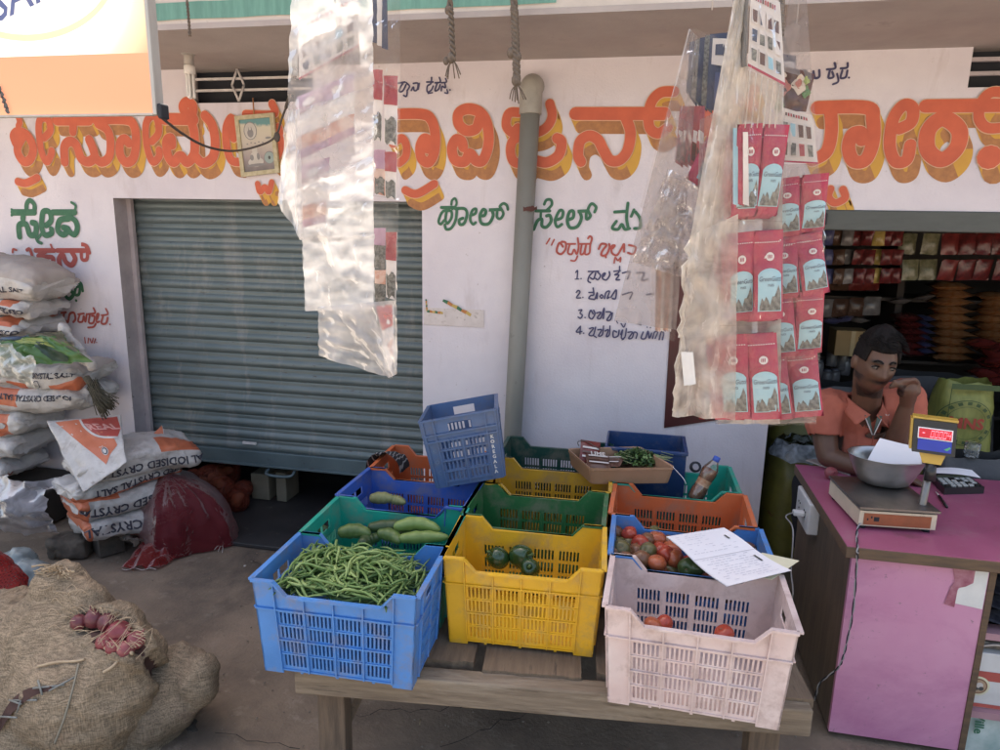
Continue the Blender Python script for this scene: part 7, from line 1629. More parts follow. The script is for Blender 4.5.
# ================================================================== burlap sacks of onions
m_jute = pm('burlap_jute', (.30,.232,.158), (.22,.168,.112), rough=.95, scale=5, weave=.85, weave_scale=330, bump=.5, spots=(.32,.215,.15), spot_scale=4, spot_amt=.60, spot_soft=.2)
m_jute2 = pm('burlap_dusty', (.235,.185,.13), (.18,.14,.10), rough=.95, scale=5, weave=.85, weave_scale=330, bump=.5, spots=(.17,.12,.10), spot_scale=5, spot_amt=.58, spot_soft=.2)
m_jute3 = pm('burlap_dark', (.085,.072,.06), (.06,.052,.045), rough=.95, scale=5, weave=.85, weave_scale=330, bump=.5)
YK = -1.72
def B(x, y, dy, r, sc=(1,1,1)): p = at(x,y,Y=YK+dy); return (p, r, sc)
s1 = [B(20,690,.0,.26,(1.2,1,1)), B(90,690,-.02,.22,(1.15,1,1)), B(120,665,.0,.15,(1,1,.95)), B(60,640,.06,.20,(1.2,1,.9)), B(10,650,.05,.24,(1.2,1,.9)), B(-50,660,.1,.28,(1.2,1,1)), B(60,590,.10,.095,(1.1,1,1)), B(66,572,.12,.045,(1.3,1,.9)), B(95,612,.10,.08,(1,1,1)), B(40,735,-.06,.22,(1.4,1,.9)), B(-40,745,-.05,.25,(1.4,1,.9)), B(128,690,-.04,.10,(1,1,1)), B(84,602,.08,.085,(1.1,1,1)), B(112,630,.02,.10,(1,1,1)), B(132,652,-.02,.085,(1,1,1)), B(25,612,.12,.10,(1.2,1,.8))]
hc_ = [at(88,617,Y=YK+.06), at(118,626,Y=YK-.03), at(140,640,Y=YK-.08), at(70,611,Y=YK+.09)]
def s1d(p, n):
    d = .010*fbm(p,6)+.006*fbm((p.x*2,p.y,p.z*.8),10)
    d += .030*max(0,.35-abs(fbm((p.x*1.3,p.y,p.z*.8),4.5)))*1.2-.006+.0035*fbm(p,45)
    return d
jk = world_blob('onion_sack', s1, .010, 4, s1d, m_jute, 'big torn burlap sack of red onions in the left foreground', 'sack')
# tear: a pit in the cloth where the onions show
me = jk.data; pit = []
A_, B_ = at(72,609,Y=YK+.06), at(142,643,Y=YK-.10)
bm = bmesh.new(); bm.from_mesh(me); bm.normal_update()
import mathutils
bvh = mathutils.bvhtree.BVHTree.FromBMesh(bm)
def hit(px, py):
    d = (at(px,py,Y=YK)-CAMP).normalized(); r_ = bvh.ray_cast(CAMP, d); return r_[0], r_[1]
cen_, nrm_ = hit(107,627)
if cen_ is None: cen_, nrm_ = A_.lerp(B_,.5), Vector((0,-1,.5)).normalized()
e1 = (hit(138,640)[0] or B_)-(hit(78,613)[0] or A_); e1n = e1.normalized(); e2n = nrm_.cross(e1n).normalized()
hu, hv = e1.length/2*1.15, .055
for v in bm.verts:
    q = v.co-cen_
    if abs(q.dot(nrm_)) > .14: continue
    a, b_ = q.dot(e1n)/hu, q.dot(e2n)/(hv*(1+.25*fbm(v.co,18))); r_ = math.sqrt(a*a+b_*b_)
    if r_ < 1: v.co -= v.normal*.055*min(1,(1-r_)*3)
    elif r_ < 1.35: v.co += v.normal*.012*(1.35-r_)/.35
me.materials.append(pm('sack_inside', (.07,.035,.03), rough=.95)); 
for f in bm.faces:
    q = f.calc_center_median()-cen_
    if abs(q.dot(nrm_)) < .16 and (q.dot(e1n)/hu)**2+(q.dot(e2n)/hv)**2 < .55: f.material_index = 1
bm.to_mesh(me); bm.free()
random.seed(14)
ol = ['pale pink onion at the upper middle of the torn sack','big red onion in the middle of the torn sack','small onion at the lower right of the tear','dusky onion at the upper left of the tear','dark onion at the bottom of the tear','dull pink onion at the right end of the tear','half hidden onion at the left end of the tear','shaded onion below the big red one']
for k, (a, b_, r, l) in enumerate(((-.12,.42,.034,0),(.27,.22,.040,1),(.70,-.40,.029,2),(-.48,.30,.033,3),(.18,-.55,.030,4),(.74,.28,.030,5),(-.72,-.22,.027,6),(.44,-.62,.026,7))):
    c = cen_+e1n*hu*a+e2n*hv*b_-nrm_*(.034+.012*(k%3))
    onion(ol[l], c, r, None, 'onions in the torn burlap sack', (random.uniform(-1.5,1.5),random.uniform(-1.5,1.5),random.uniform(0,6)))
m_fr_ = pm('jute_thread', (.44,.35,.24), (.36,.28,.19), rough=.95, scale=30)
mb = MB()
for k in range(60): # frayed threads round and across the tear
    a = random.uniform(0,2*PI); p = cen_+e1n*hu*1.02*math.cos(a)+e2n*hv*1.05*math.sin(a)+nrm_*.004
    tocen = (cen_-p); d1 = (tocen.normalized()*random.uniform(.015,.05)+e1n*random.uniform(-.03,.03)); mb.tube(crom([p, p+d1*.5+nrm_*random.uniform(.0,.018), p+d1+nrm_*random.uniform(-.01,.006)],4), random.uniform(.0007,.0014), m_fr_, n=4)
for k in range(9):
    a = random.uniform(-.1,.95); p0_ = cen_+e1n*hu*a+e2n*hv*.95+nrm_*.006; p1_ = cen_+e1n*hu*(a+random.uniform(-.25,.25))-e2n*hv*.95+nrm_*.006; mb.tube(crom([p0_, p0_.lerp(p1_,.5)+nrm_*.010+e1n*random.uniform(-.02,.02), p1_],5), .001, m_fr_, n=4)
o = part('frayed_threads', mb, jk)
def onto(px, py, off=.006):
    dpg = bpy.context.evaluated_depsgraph_get(); d = (at(px,py,Y=YK)-CAMP).normalized(); ok, loc, nn, _ = jk.ray_cast(CAMP, d); return (loc+nn*off) if ok else at(px,py,Y=YK-.2)
bpy.context.view_layer.update()
mb = MB()
pts = [onto(100,642,.008), onto(108,650,.012), onto(122,651,.012), onto(130,655,.010)]; mb.tube(crom(pts,5), .006, m_fr_, n=6); pts = [onto(126,652,.008), onto(116,664,.010), onto(104,672,.010)]; mb.tube(crom(pts,5), .005, m_fr_, n=6)
pts = [onto(38,668,.006), onto(58,663,.010), onto(75,662,.008), onto(85,660,.006)]; mb.tube(crom(pts,5), .004, m_fr_, n=6)
for k in range(14): x = 38+random.uniform(0,40); y = 572+random.uniform(0,60); mb.tube(crom([onto(x,y,.003), onto(x+6,y-3+random.uniform(-3,3),.010), onto(x+12,y+random.uniform(-4,4),.004)],4), .0011, m_fr_, n=4)
part('loose_stitch', mb, jk)
mb = MB(); mb.tube(crom([onto(80,664,.010), onto(73,690,.014), onto(64,718,.012), onto(54,742,.010)],6), .0035, pm('straw_grey', (.26,.24,.19), rough=.9), n=5); single('straw', mb, 'thin grey straw lying down the front of the torn burlap sack', 'straw', tuple(onto(68,705)))
# stitched seam low on the left: dark gap with strap crosses
m_str = pm('strap_grey', (.20,.21,.20), rough=.5)
mb = MB(); L_ = [onto(x,y,.004) for x, y in ((0,732),(14,712),(34,696),(52,690))]; U_ = [onto(x,y,.004) for x, y in ((0,720),(12,700),(30,688),(52,686))]
LL, UU = crom(L_,5), crom(U_,5); n = len(LL); mb.add(LL+UU, [(i,i+1,n+i+1,n+i) for i in range(n-1)], MATS['sack_inside']); part('open_seam', mb, jk)
mb = MB()
for (a, b_) in (((2,716),(20,716)),((14,700),(40,700)),((12,698),(24,704)),((36,688),(64,686)),((40,682),(44,694)),((22,698),(20,712)),((50,690),(76,678))): mb.tube([onto(*a,.010), onto(*b_,.010)], .0035, m_str, n=4)
part('seam_strap', mb, jk)
# neck knot of the sack
mb = MB()
for k in range(36): a = random.uniform(-1,1); p = at(60+10*a,568+random.uniform(-3,8),Y=YK+.08); mb.tube(crom([p, p+Vector((.02*a,-.02,.01)), p+Vector((.05*a,-.03,.0+.02*random.random()))],3), .0022, m_fr_, n=4)
part('neck_fray', mb, jk)
world_blob('onion_sack', [B(165,685,.10,.135,(1.1,1,1)), B(140,700,.06,.17,(1.2,1,1)), B(196,678,.08,.075,(1,1,1)), B(205,672,.08,.055,(.8,1,1)), B(120,735,.05,.20,(1.3,1,.8)), B(203,688,.06,.06,(.8,1,1)), B(180,662,.12,.075,(1.2,1,.8)), B(185,698,.08,.08,(1,1,.9))], .015, 3, s1d, m_jute2, 'dusty brown burlap sack lying behind the torn one', 'sack')
world_blob('onion_sack', [B(190,752,.10,.15,(1.3,1,.8)), B(160,765,.08,.18,(1.3,1,.8)), B(212,745,.12,.09,(1,1,.8))], .016, 3, s1d, m_jute3, 'dark burlap sack lowest at the bottom edge under the dusty one', 'sack')
world_blob('net_bag', [(at(2,588,Y=YK+.35),.10,(1,1,1)), (at(-14,580,Y=YK+.35),.12,(1,1,1)), (at(6,600,Y=YK+.30),.07,(1,1,1))], .014, 2, s1d, m_netr, 'red net bag peeking out behind the torn burlap sack at the left edge', 'net bag')
# ================================================================== hanging strips of sachets
random.seed(31)
F_clear = film('strip_film', (.86,.82,.79), milky=.06, gloss=.18, rough=.16, scale=16)
F_milk = film('strip_film_milky', (.80,.75,.68), milky=.60, gloss=.10, rough=.3, scale=12)
F_smoke = film('strip_film_grey', (.62,.57,.55), milky=.32, gloss=.10, rough=.28, scale=10)
F_sun = film('sunlit_film', (.76,.745,.74), milky=.50, gloss=.10, rough=.4, scale=9)
m_cr1 = pm('sachet_crimson', (.37,.022,.062), (.28,.018,.05), rough=.24, scale=22, rvar=.1, bump=.6, bscale=30); m_cr2 = pm('sachet_blue_panel', (.30,.50,.58), (.26,.45,.54), rough=.35, scale=12); m_seed = pm('sachet_seeds', (.20,.20,.18), (.08,.08,.07), rough=.6, scale=130, contrast=(.42,.58)); m_ov = pm('sachet_white', (.72,.68,.66), rough=.4)
m_mv = pm('sachet_mauve', (.40,.24,.34), (.34,.20,.29), rough=.35, scale=12); m_pchw = pm('sachet_pale', (.72,.69,.68), (.66,.62,.60), rough=.4, scale=14); m_frt = pm('sachet_fruit_print', (.48,.20,.13), (.62,.45,.38), rough=.4, scale=34, contrast=(.42,.58)); m_nvc = pm('card_navy', (.025,.03,.07), (.04,.05,.09), rough=.4, scale=18); m_crd = pm('card_print', (.62,.58,.55), rough=.5); m_sred = pm('sachet_red', (.36,.05,.06), (.28,.04,.05), rough=.3, scale=20)
def quadfn(q, Ys, amp=.006, bulge=0, seed=0, fold=0):
    Ys = Ys if isinstance(Ys, (list, tuple)) else [Ys]*4
    P = [at(x, y, Y=yy) for (x, y), yy in zip(q, Ys)]
    n = (P[1]-P[0]).cross(P[3]-P[0]).normalized()
    if n.y > 0: n = -n
    def f(u, v, o=0):
        p = (P[0].lerp(P[1],u)).lerp(P[3].lerp(P[2],u), v)
        return p+n*(bulge*math.sin(PI*u)+amp*fbm((u*3+seed,v*6,seed),1.4)+amp*.5*fbm((u*11,v*9,seed+2),1)+fold*math.sin(u*13+2*fbm((u*2,v*2,seed),1)+seed)*(.4+.6*v)+o)
    return f
def sheet(name, q, Ys, mat, parent, nu=14, nv=30, **kw):
    f = quadfn(q, Ys, **kw); mb = MB(); mb.grid(lambda u, v: f(u,v), nu, nv, mat); part(name, mb, parent); return f
def on(f, pts, mat, off, parent, name):
    mb = MB(); mb.add([f(u,v,off) for u, v in pts], [tuple(range(len(pts)))], mat); return part(name, mb, parent)
def sub(f, u0, u1, v0, v1): return lambda u, v, o=0: f(u0+(u1-u0)*u, v0+(v1-v0)*v, o)
def card(parent, q, Ys, rows=3, cols=4, amp=.002, seed=0, title=True):
    """printed header card with a grid of little product pictures"""
    f = quadfn(q, Ys, amp=amp, seed=seed); mb = MB(); mb.grid(lambda u, v: f(u,v), 6, 8, m_crd); c = part('header_card', mb, parent)
    mb = MB()
    if title:
        for k in range(9): mb.add([f(.14+.08*k,.07,.0012), f(.19+.08*k,.07,.0012), f(.19+.08*k,.13,.0012), f(.14+.08*k,.13,.0012)], [(0,1,2,3)], m_sred if k % 3 else m_pkb)
    for r in range(rows):
        for k in range(cols):
            u0, v0 = .05+.92*k/cols, .22+.74*r/rows; w_, h_2 = .72/cols*1.05, .60/rows
            mt = random.choice([m_pkb, m_seed, m_sred, m_nvc, m_cr2, m_seed, m_pkb])
            mb.add([f(u0,v0,.0012), f(u0+w_,v0,.0012), f(u0+w_,v0+h_2,.0012), f(u0,v0+h_2,.0012)], [(0,1,2,3)], m_pkw)
            mb.add([f(u0+.02,v0+.03,.0018), f(u0+w_-.02,v0+.03,.0018), f(u0+w_-.03,v0+h_2*.9,.0018), f(u0+.03,v0+h_2*.92,.0018)], [(0,1,2,3)], mt)
    mb.add([f(0,.965,.0012), f(1,.965,.0012), f(1,1,.0012), f(0,1,.0012)], [(0,1,2,3)], m_cr1)
    part('card_print', mb, c); return f
# the crimson sachet: pouch with panel, seeds, oval and a stitched line, in its own x-z plane
SW_, SH_, ST_ = .062, .135, .020
def sprint(u, v, o): return Vector(((u-.5)*SW_*(1-.03*math.sin(PI*v)), -sach_y(SW_,SH_,ST_,u,v)-o, (v-.5)*SH_))
def spatch(bottom, top, mat, o, n=10, mb=None):
    mb = mb or MB(); vs = []; nv = 8
    for i in range(n+1):
        u = bottom[0][0]+(bottom[1][0]-bottom[0][0])*i/n; vb = bottom[0][1]; vt = top(i/n)
        for j in range(nv+1): vs.append(sprint(u, vb+(vt-vb)*j/nv, o))
    mb.add(vs, [(i*(nv+1)+j, (i+1)*(nv+1)+j, (i+1)*(nv+1)+j+1, i*(nv+1)+j+1) for i in range(n) for j in range(nv)], mat, True); return mb
SM = {'pouch': sachet(SW_,SH_,ST_,m_cr1,10).mesh('sachet')}
SM['label_panel'] = spatch([(.10,.09),(.93,.09)], lambda t: .50+.07*math.sin(PI*t)**.6, m_cr2, .0014).mesh('label_panel')
SM['seed_picture'] = spatch([(.16,.10),(.90,.10)], lambda t: .14+.17*t**.7+.05*math.sin(t*9)+.04*math.sin(t*23), m_seed, .0022).mesh('seed_picture')
mb = MB()
for k in range(20): pass
mb.add([sprint(.52+.15*math.cos(2*PI*k/20), .70+.048*math.sin(2*PI*k/20), .0016) for k in range(20)], [tuple(range(20))], m_ov)
for k in range(3): mb.add([sprint(.44+.055*k,.68,.0026), sprint(.47+.055*k,.68,.0026), sprint(.48+.055*k,.72,.0026), sprint(.45+.055*k,.72,.0026)], [(0,1,2,3)], m_cr1)
SM['oval_logo'] = mb.mesh('oval_logo')
mb = MB()
for k in range(11): mb.add([sprint(.05+.083*k,.872,.0012), sprint(.09+.083*k,.872,.0012), sprint(.09+.083*k,.884,.0012), sprint(.05+.083*k,.884,.0012)], [(0,1,2,3)], m_ov)
SM['stitch_line'] = mb.mesh('stitch_line')
mb = MB(); mb.text('GreenGutti', .0105, lambda a, b: sprint(.52+a/SW_, .45+b/SH_, .0026), m_nvc, shear=.2); mb.text('nuts', .008, lambda a, b: sprint(.55+a/SW_, .385+b/SH_, .0026), m_nvc)
SM['script_print'] = mb.mesh('script_print')
def put_sachet(parent, pos, rot, sc=(1,1,1), prints=True):
    o = bpy.data.objects.new('sachet', SM['pouch']); COL.objects.link(o); o.parent = parent; o.location = Vector(pos)-Vector(parent.location); o.rotation_euler = rot; o.scale = sc
    if prints:
        for k in ('label_panel','seed_picture','oval_logo','stitch_line','script_print'):
            c = bpy.data.objects.new(k, SM[k]); COL.objects.link(c); c.parent = o
    return o
def pair(parent, quad, Y, yaw, roll, n_back, seed, lead=2, spread=.5):
    """a bundle of sachets filling a photo quad: two in front, the others of the stack behind"""
    rnd = random.Random(seed); x0, y0, x1, y1 = quad; c = at((x0+x1)/2,(y0+y1)/2,Y=Y); sc = F/((c-CAMP).dot(FW)); wpx = (x1-x0)/sc; hpx = (y1-y0)/sc
    for k in range(n_back, -1, -1):
        for s in range(lead):
            off = (s-(lead-1)/2)*wpx/lead
            p = c+Vector((off*math.cos(yaw)-.0, off*math.sin(yaw)+.011*k+.002*s, off*math.tan(-roll)*.9-.002*k+rnd.uniform(-.002,.002)))+Vector((-.004*k,0,0))
            put_sachet(parent, p, (R(rnd.uniform(-9,9)), roll+R(rnd.uniform(-3,3)), yaw+R(rnd.uniform(-14,14))), (wpx/lead/SW_*1.02, 1, hpx/SH_*.93), prints=(k < 2))
GS = 'strips of sachets in clear plastic hanging over the crates'
def strip(label, top, Ystr):
    t = thing('sachet_strip', label, 'sachets', tuple(top), 0, GS); p = Vector(top); mb = MB(); mb.tube([p, Vector((p.x, p.y, 2.56))], .0018, m_pkw, n=5); part('hanging_string', mb, t); return t
# right front strip -------------------------------------------------------
YA1 = -1.86
t = strip('clear strip of crimson sachets with a picture card hanging nearest on the right', at(760,-6,Y=YA1), YA1)
card(t, [(751,-12),(780,2),(785,86),(748,66)], [YA1-.005,YA1+.02,YA1+.02,YA1-.005], 3, 4, seed=3)
mb = MB(); fcard = quadfn([(733,-10),(749,-12),(747,66),(734,70)], [YA1+.05,YA1,YA1,YA1+.05], amp=.003); mb.grid(lambda u, v: fcard(u,v), 6, 8, pm('card_back_grey', (.13,.125,.12), (.09,.085,.08), rough=.6)); part('card_back', mb, t)
for (qd, yw, rl, nb_, sd) in (((735,124,784,217),R(16),R(-2),5,1),((728,229,781,324),R(-6),R(-6),5,2),((721,331,777,424),R(-10),R(-8),5,3)): pair(t, qd, YA1+.02, yw, rl, nb_, sd)
mb = MB(); sidef = quadfn([(752,126),(757,126),(757,214),(752,214)], YA1-.02)
for k in range(3): # pale edges of the stacked sachets on the left
    f = quadfn([(733+5*k,128+2*k),(738+5*k,128+2*k),(739+5*k,206),(733+5*k,204)], YA1-.012+.006*(2-k), amp=.003, seed=k); mb.grid(lambda u, v: f(u,v), 3, 10, (m_cr2, m_cr1, m_ov)[k])
part('sachet_edges', mb, t)
sheet('plastic_sleeve', [(748,-10),(785,0),(786,222),(728,222)], [YA1-.035,YA1-.02,YA1-.02,YA1-.035], F_clear, t, amp=.006, seed=5, fold=.002)
sheet('plastic_sleeve', [(727,221),(786,221),(782,325),(720,326)], YA1-.035, F_clear, t, amp=.007, seed=6, fold=.002)
sheet('plastic_sleeve', [(719,325),(782,325),(778,424),(715,424)], YA1-.035, F_clear, t, amp=.007, seed=7, fold=.002)
for k in range(6): # creases above the first bundle
    x = 752+6*k; mb = MB(); mb.tube(crom([at(x-2,70+3*k,Y=YA1-.04), at(x-4,100,Y=YA1-.042), at(x-7,128,Y=YA1-.036)],5), .0011, F_milk, n=4); part('film_crease', mb, t)
sheet('backing_film', [(746,70),(784,84),(780,424),(718,424)], YA1+.085, F_milk, t, 14, 30, amp=.006, seed=9, fold=.003)
# milky drape of empty pockets on its left
for k, (q, dy, fo) in enumerate(([[(736,-12),(750,-12),(738,212),(690,240)],.02,.006],[[(726,60),(748,60),(734,330),(678,338)],.06,.008],[[(690,236),(738,214),(735,420),(672,416)],.0,.010],[[(700,120),(738,100),(728,418),(690,410)],.09,.008])):
    sheet('empty_sleeve', q, YA1+dy, F_milk if k != 3 else F_smoke, t, 20, 44, amp=.012, seed=11+k, fold=fo)
mb = MB() # ragged left edge
pts = [at(690+random.uniform(-4,3)-(y-240)*.085, y, Y=YA1+.0) for y in range(240,418,9)]; mb.tube(pts, [.004+.003*abs(math.sin(i*1.7)) for i in range(len(pts))], F_milk, n=6); part('torn_edge', mb, t)
f = quadfn([(681,352),(693,352),(696,384),(684,386)], YA1-.02); mb = MB(); mb.grid(lambda u, v: f(u,v), 4, 4, pm('sticker_white', (.66,.66,.66), rough=.5)); part('sticker', mb, t)
# second right strip, further right
YB1 = -1.76
t = strip('clear strip of four crimson sachet pairs hanging furthest right', at(800,-4,Y=YB1), YB1)
card(t, [(781,107),(812,116),(818,164),(779,162)], YB1, 2, 4, seed=8)
for (qd, yw, rl, nb_, sd) in (((774,175,826,237),R(6),R(-8),4,11),((771,233,825,299),R(5),R(-9),4,12),((768,291,822,359),R(4),R(-9),4,13),((761,349,818,422),R(4),R(-11),6,14)): pair(t, qd, YB1+.01, yw, rl, nb_, sd)
for k, q in enumerate(([(780,60),(812,80),(826,240),(774,240)],[(773,238),(825,234),(823,300),(769,304)],[(769,300),(823,296),(820,360),(764,362)],[(764,358),(820,354),(817,424),(760,426)])):
    sheet('plastic_sleeve', q, YB1-.022, F_clear, t, 12, 16, amp=.006, seed=21+k, fold=.0015)
sheet('backing_film', [(779,164),(818,164),(816,422),(764,424)], YB1+.07, F_smoke, t, 12, 24, amp=.005, seed=28, fold=.002)
sheet('header_film', [(790,-12),(806,-12),(812,80),(780,70)], YB1+.05, F_smoke, t, 6, 10, amp=.004, seed=27)
# dark foil packet and card behind
YC1 = -1.70
t = strip('shiny dark foil food packet with herb picture hanging behind the crimson strips', at(796,30,Y=YC1), YC1)
f = quadfn([(778,66),(815,74),(806,112),(776,112)], YC1, amp=.004, bulge=.008, seed=4); mb = MB(); mb.grid(lambda u, v: f(u,v), 12, 10, pm('foil_brown', (.045,.02,.015), (.10,.035,.025), rough=.2, scale=14, rvar=.08)); part('pouch', mb, t)
def blot(fn, cu, cv, r, mt, o, nm, par):
    mb = MB(); mb.add([fn(cu+r*math.cos(a)*(1+.25*math.sin(3*a+cu*9)), cv+1.1*r*math.sin(a)*(1+.2*math.cos(4*a)), o) for a in [2*PI*k/16 for k in range(16)]], [tuple(range(16))], mt); part(nm, mb, par)
blot(f,.62,.35,.20,pm('print_cream',(.6,.5,.4)),.002,'printed_bowl',t); blot(f,.60,.33,.10,pm('print_redmeat',(.40,.14,.10)),.003,'printed_bowl',t); blot(f,.20,.45,.16,MATS['print_redmeat'],.002,'printed_food',t); blot(f,.85,.50,.13,m_g1,.0025,'printed_leaf',t); blot(f,.80,.22,.09,m_g2,.003,'printed_leaf',t); blot(f,.08,.85,.14,m_g1,.002,'printed_leaf',t); blot(f,.12,.18,.10,MATS['print_cream'],.003,'printed_food',t)
f = quadfn([(776,52),(796,56),(796,70),(776,68)], YC1+.02); mb = MB(); mb.grid(lambda u, v: f(u,v), 4, 4, m_nvc); part('navy_card', mb, t); on(f,[(.3,.45),(.95,.45),(.95,.95),(.3,.95)],m_crd,.001,t,'card_print')
# left rear strip of the right bundle
YD = -1.58
t = strip('smoky clear strip with navy cards and red sachets hanging left of the crimson ones', at(712,10,Y=YD), YD)
for k in range(5):
    x = 690+5*k; f = quadfn([(x,42-2*k),(x+9+2*(k == 4)*8,40-2*k),(x+7+(k == 4)*12,108+2*k),(x-4,92+4*k)], YD+.05-.014*k, amp=.003, seed=40+k); mb = MB(); mb.grid(lambda u, v: f(u,v), 5, 8, m_nvc if k % 2 == 0 or k == 4 else m_seed); part('navy_card', mb, t)
on(f,[(.12,.06),(.95,.08),(.95,.42),(.12,.40)],m_crd,.0012,t,'card_print'); on(f,[(.25,.14),(.55,.14),(.55,.28),(.25,.28)],m_nvc,.002,t,'card_print'); on(f,[(.3,.50),(.95,.50),(.95,.9),(.3,.9)],pm('card_blue',(.07,.09,.19)),.002,t,'card_print')
for k in range(5):
    x = 680+5*k; f = quadfn([(x,106),(x+5,106),(x+3,168),(x-5,162)], YD+.03-.012*k, amp=.004, seed=50+k); mb = MB(); mb.grid(lambda u, v: f(u,v), 3, 10, m_sred); part('sachet', mb, t)
    on(f,[(.1,.42),(.95,.42),(.95,.62),(.1,.62)],m_ov,.001,t,'printed_band'); on(f,[(.1,.64),(.95,.64),(.9,.95),(.1,.95)],m_pkb,.001,t,'printed_band')
f = quadfn([(707,136),(716,150),(703,192),(686,178)], YD-.06, amp=.004, bulge=.006, seed=60); mb = MB(); mb.grid(lambda u, v: f(u,v), 8, 8, m_cr1); part('sachet', mb, t); on(f,[(.45,.10),(.92,.05),(.95,.80),(.45,.85)],m_cr2,.003,t,'label_panel')
for k in range(5): on(f,[(.5+.08*k,.2),(.53+.08*k,.2),(.53+.08*k,.7),(.5+.08*k,.7)],m_nvc,.004,t,'small_print')
sheet('plastic_sleeve', [(691,26),(738,46),(704,300),(640,206)], YD-.09, F_clear, t, 14, 26, amp=.012, seed=61, fold=.004)
sheet('plastic_sleeve', [(689,28),(700,40),(676,330),(614,321)], YD-.07, F_smoke, t, 16, 30, amp=.010, seed=62, fold=.003)
for k in range(2): sheet('crinkled_film', [(668,168+8*k),(706,190),(690,280),(632,262)], YD-.10-.015*k, film('crinkled', (.70,.65,.63), milky=.35, gloss=.22, rough=.25, scale=22), t, 26, 26, amp=.016, seed=63+k, fold=.006)
for k in range(6): f = quadfn([(656+3*k,268),(659+3*k,268),(658+2.6*k,332),(655+2.6*k,330)], YD-.03-.006*k, amp=.004, seed=70+k); mb = MB(); mb.grid(lambda u, v: f(u,v), 2, 10, (pm('sachet_pinkish',(.46,.30,.25)), m_frt, m_ov)[k % 3]); part('sachet', mb, t)
sheet('plastic_sleeve', [(652,262),(680,272),(675,342),(650,334)], YD-.08, F_clear, t, 8, 12, amp=.006, seed=80)
# sunlit left strip -------------------------------------------------------
YL = -2.20
t = strip('sunlit strip of mauve sachets and clear pockets hanging at the left', at(335,-14,Y=YL), YL)
card(t, [(298,24),(358,-8),(360,46),(299,80)], YL+.012, 3, 5, seed=90)
for k, (q, s_) in enumerate(([[(297,97),(354,74),(355,134),(297,161)],1],[[(301,166),(330,157),(326,222),(302,228)],2])):
    for half in range(2 if k == 0 else 1):
        u0, u1 = ((0,.5),(.5,1))[half] if k == 0 else (0,1)
        g = quadfn(q, YL+.015, amp=.004, seed=91+k); f = sub(g,u0,u1,0,1)
        mb = MB(); mb.grid(lambda u, v: f(u,v,.010*math.sin(PI*u)**.5*math.sin(PI*v)**.4), 8, 12, m_pchw); pk = part('sachet', mb, t); h_ = lambda u, v, o: f(u,v,.010*math.sin(PI*u)**.5*math.sin(PI*v)**.4+o)
        for (v0, v1, mt, nm) in ((0,.30,m_mv,'mauve_band'),(.66,.88,m_frt,'fruit_print'),(.88,1,m_mv,'mauve_band')):
            mb = MB(); mb.grid(lambda u, v: h_(u, v0+(v1-v0)*v, .0018), 8, 4, mt); part(nm, mb, pk)
        mb = MB(); mb.add([h_(.5+.22*math.cos(2*PI*j/16), .17+.07*math.sin(2*PI*j/16), .003) for j in range(16)], [tuple(range(16))], m_ov); part('oval_logo', mb, pk)
for k, q in enumerate(([(291,-12),(372,-14),(374,84),(287,118)],[(288,112),(374,86),(374,160),(282,190)],[(283,185),(374,158),(374,236),(301,240)],[(302,238),(374,234),(374,309),(306,311)],[(287,110),(300,110),(303,240),(277,203)],[(318,307),(372,303),(392,378),(318,356)],[(330,306),(396,300),(397,374),(388,378)])):
    sheet('plastic_pocket', q, YL-.012-.008*k*(k > 3), F_sun, t, 22, 22, amp=.007, seed=100+k, fold=.004)
    if k in (2,3): sheet('plastic_pocket', q, YL+.03, F_sun, t, 22, 22, amp=.007, seed=107+k, fold=.004)
f = quadfn([(376,306),(394,304),(394,352),(390,376)], YL+.012, amp=.004, seed=120); mb = MB(); mb.grid(lambda u, v: f(u,v), 5, 10, m_pchw); pk = part('sachet', mb, t); on(f,[(.0,.0),(.9,.0),(.9,.42),(.1,.36)],pm('sachet_scarlet',(.50,.08,.075)),.0015,pk,'red_band'); on(f,[(.3,.62),(.9,.66),(.95,.98),(.7,.98)],m_frt,.0015,pk,'fruit_print')
# shaded packets stacked on its right side
t2 = strip('narrow strip of pink and white sachets hanging just right of the sunlit one', at(388,-10,Y=YL+.10), YL)
YR = YL+.08
for k in range(3):
    f = quadfn([(372+5*k,-12),(378+4.5*k,-12),(379+4.5*k,44+3*k),(372+5*k,42+3*k)], YR-.006*k, amp=.002, seed=130+k); mb = MB(); mb.grid(lambda u, v: f(u,v), 3, 8, m_nvc if k % 2 == 0 else m_crd); part('navy_card', mb, t2)
for k, (x0, x1, ya, yb, m1, m2) in enumerate(((373,383,70,142,m_sred,m_pchw),(384,398,76,146,m_sred,m_pchw),(374,386,150,196,m_mv,m_frt),(385,397,152,200,m_sred,m_pchw),(374,386,228,270,m_mv,m_seed),(386,397,232,300,m_sred,m_pchw),(375,386,270,304,m_frt,m_seed))):
    f = quadfn([(x0,ya),(x1,ya),(x1-1,yb),(x0,yb-3)], YR-.005*(k % 2), amp=.003, bulge=.004, seed=140+k); mb = MB(); mb.grid(lambda u, v: f(u,v), 5, 12, m2); pk = part('sachet', mb, t2)
    mb = MB(); mb.grid(lambda u, v: f(u,v*.42,.0015), 5, 5, m1); part('colour_band', mb, pk); mb = MB(); mb.grid(lambda u, v: f(.1+.85*u,.62+v*.36+.04*math.sin(u*7),.0016), 5, 5, m_seed); part('nut_print', mb, pk)
for k, q in enumerate(([(371,-12),(400,-12),(400,90),(371,80)],[(371,78),(400,88),(399,200),(372,196)],[(372,195),(399,198),(397,306),(373,304)],[(388,300),(397,304),(397,375),(389,379)])): sheet('plastic_sleeve', q, YR-.022, F_clear, t2, 8, 18, amp=.006, seed=150+k)
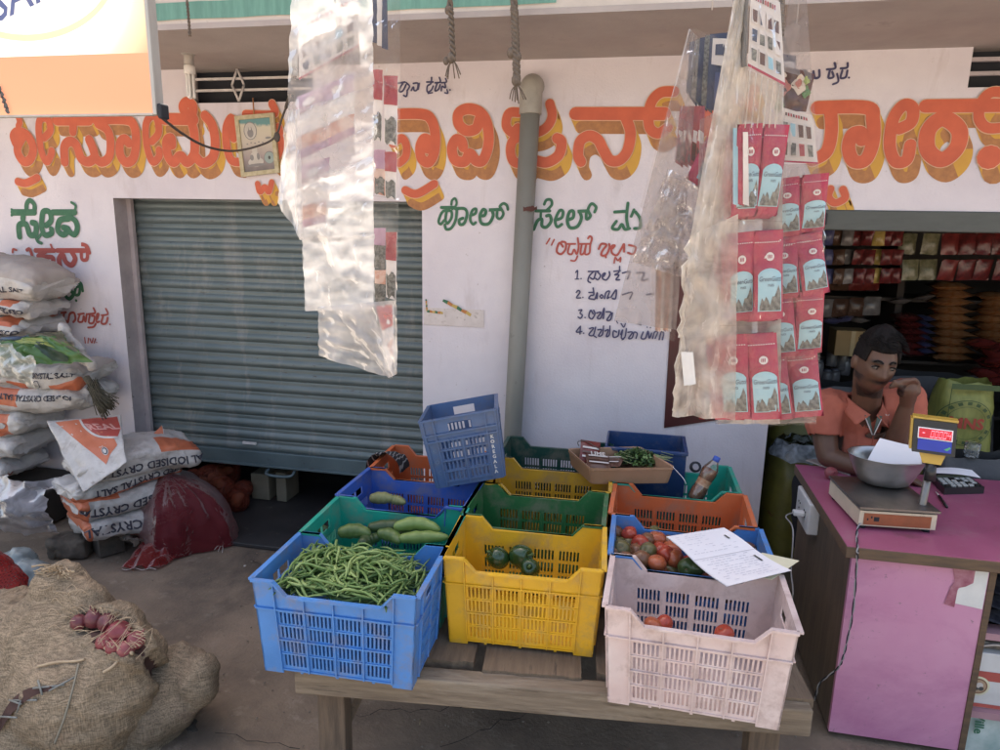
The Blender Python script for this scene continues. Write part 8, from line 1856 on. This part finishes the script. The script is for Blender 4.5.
# pole carrying the strips, above the frame
mb = MB(); m_bam = pm('bamboo', (.26,.20,.10), (.2,.15,.08), rough=.6, scale=6)
mb.tube([(-2.6,-2.02,2.56),(2.0,-1.80,2.57)], .022, m_bam, n=10)
for x in (-2.3,1.7): mb.tube([(x,-2.0+.045*(x+2.3),2.56),(x,-.69,3.1)], .008, m_cab, n=6)
single('bamboo_pole', mb, 'bamboo pole carrying the hanging sachet strips', 'pole', (0,-1.9,2.56))

# ================================================================== litter and grit on the floor
random.seed(77)
m_lit = [pm('litter_paper', (.42,.40,.37), rough=.9), pm('litter_skin', (.22,.07,.07), rough=.6), pm('litter_leaf', (.09,.12,.04), rough=.8), pm('litter_straw', (.30,.24,.14), rough=.9)]
LG = 'scraps littering the floor'
for k, (px, py, mt, s_, l) in enumerate(((245,566,0,.007,'tiny pale paper scrap on the floor near the maroon net bag'),(196,650,0,.006,'tiny white fleck beside the dusty burlap sack'),(262,600,3,.016,'bit of straw on the floor left of the bean crate'),(420,722,3,.016,'straw bit on the floor under the table'),(255,545,3,.014,'straw bit at the edge of the dark threshold'))):
    c = at(px,py,Z=.012); a = random.uniform(0,6); mb = MB()
    mb.grid(lambda u, v: c+Vector(((u-.5)*s_*2*math.cos(a)-(v-.5)*s_*(.3 if mt == 3 else 1.4)*math.sin(a), (u-.5)*s_*2*math.sin(a)+(v-.5)*s_*(.3 if mt == 3 else 1.4)*math.cos(a), .005*math.sin(PI*u)+.004*fbm((u*3+k,v*3,k),1.5))), 5, 5, m_lit[mt]); single('floor_scrap', mb, l, 'scrap', tuple(c), LG)
mb = MB(); m_grit = pm('grit_stone', (.26,.22,.18), (.12,.10,.085), rough=.95, scale=3)
for k in range(1500):
    x, y = random.uniform(-3.2,1.6), random.uniform(-2.4,-.1); r = random.uniform(.0015,.006)*random.random()**.6+.001
    mb.ball((x,y,.004+r*.3), r, m_grit, 5, (1,random.uniform(.6,1.3),.7))
single('grit', mb, 'loose grit and crumbs scattered over the concrete floor', 'grit', kind='stuff')
# hairline cracks in the concrete
mb = MB(); m_crk = pm('crack_dark', (.035,.03,.026), rough=1)
for (p, q, n) in (((330,715),(470,706),14),((440,745),(560,700),12),((215,735),(300,748),8),((250,560),(335,600),9)):
    pts = [at(p[0]+(q[0]-p[0])*i/n, p[1]+(q[1]-p[1])*i/n+random.uniform(-4,4), Z=.0075) for i in range(n+1)]
    for a, b in zip(pts, pts[1:]):
        d = (b-a).normalized(); nn = Vector((-d.y,d.x,0))*random.uniform(.0008,.0026); mb.add([a-nn,b-nn*.7,b+nn*.7,a+nn], [(0,1,2,3)], m_crk)
single('floor_cracks', mb, 'fine dark cracks across the concrete floor under the table', 'cracks', kind='structure')
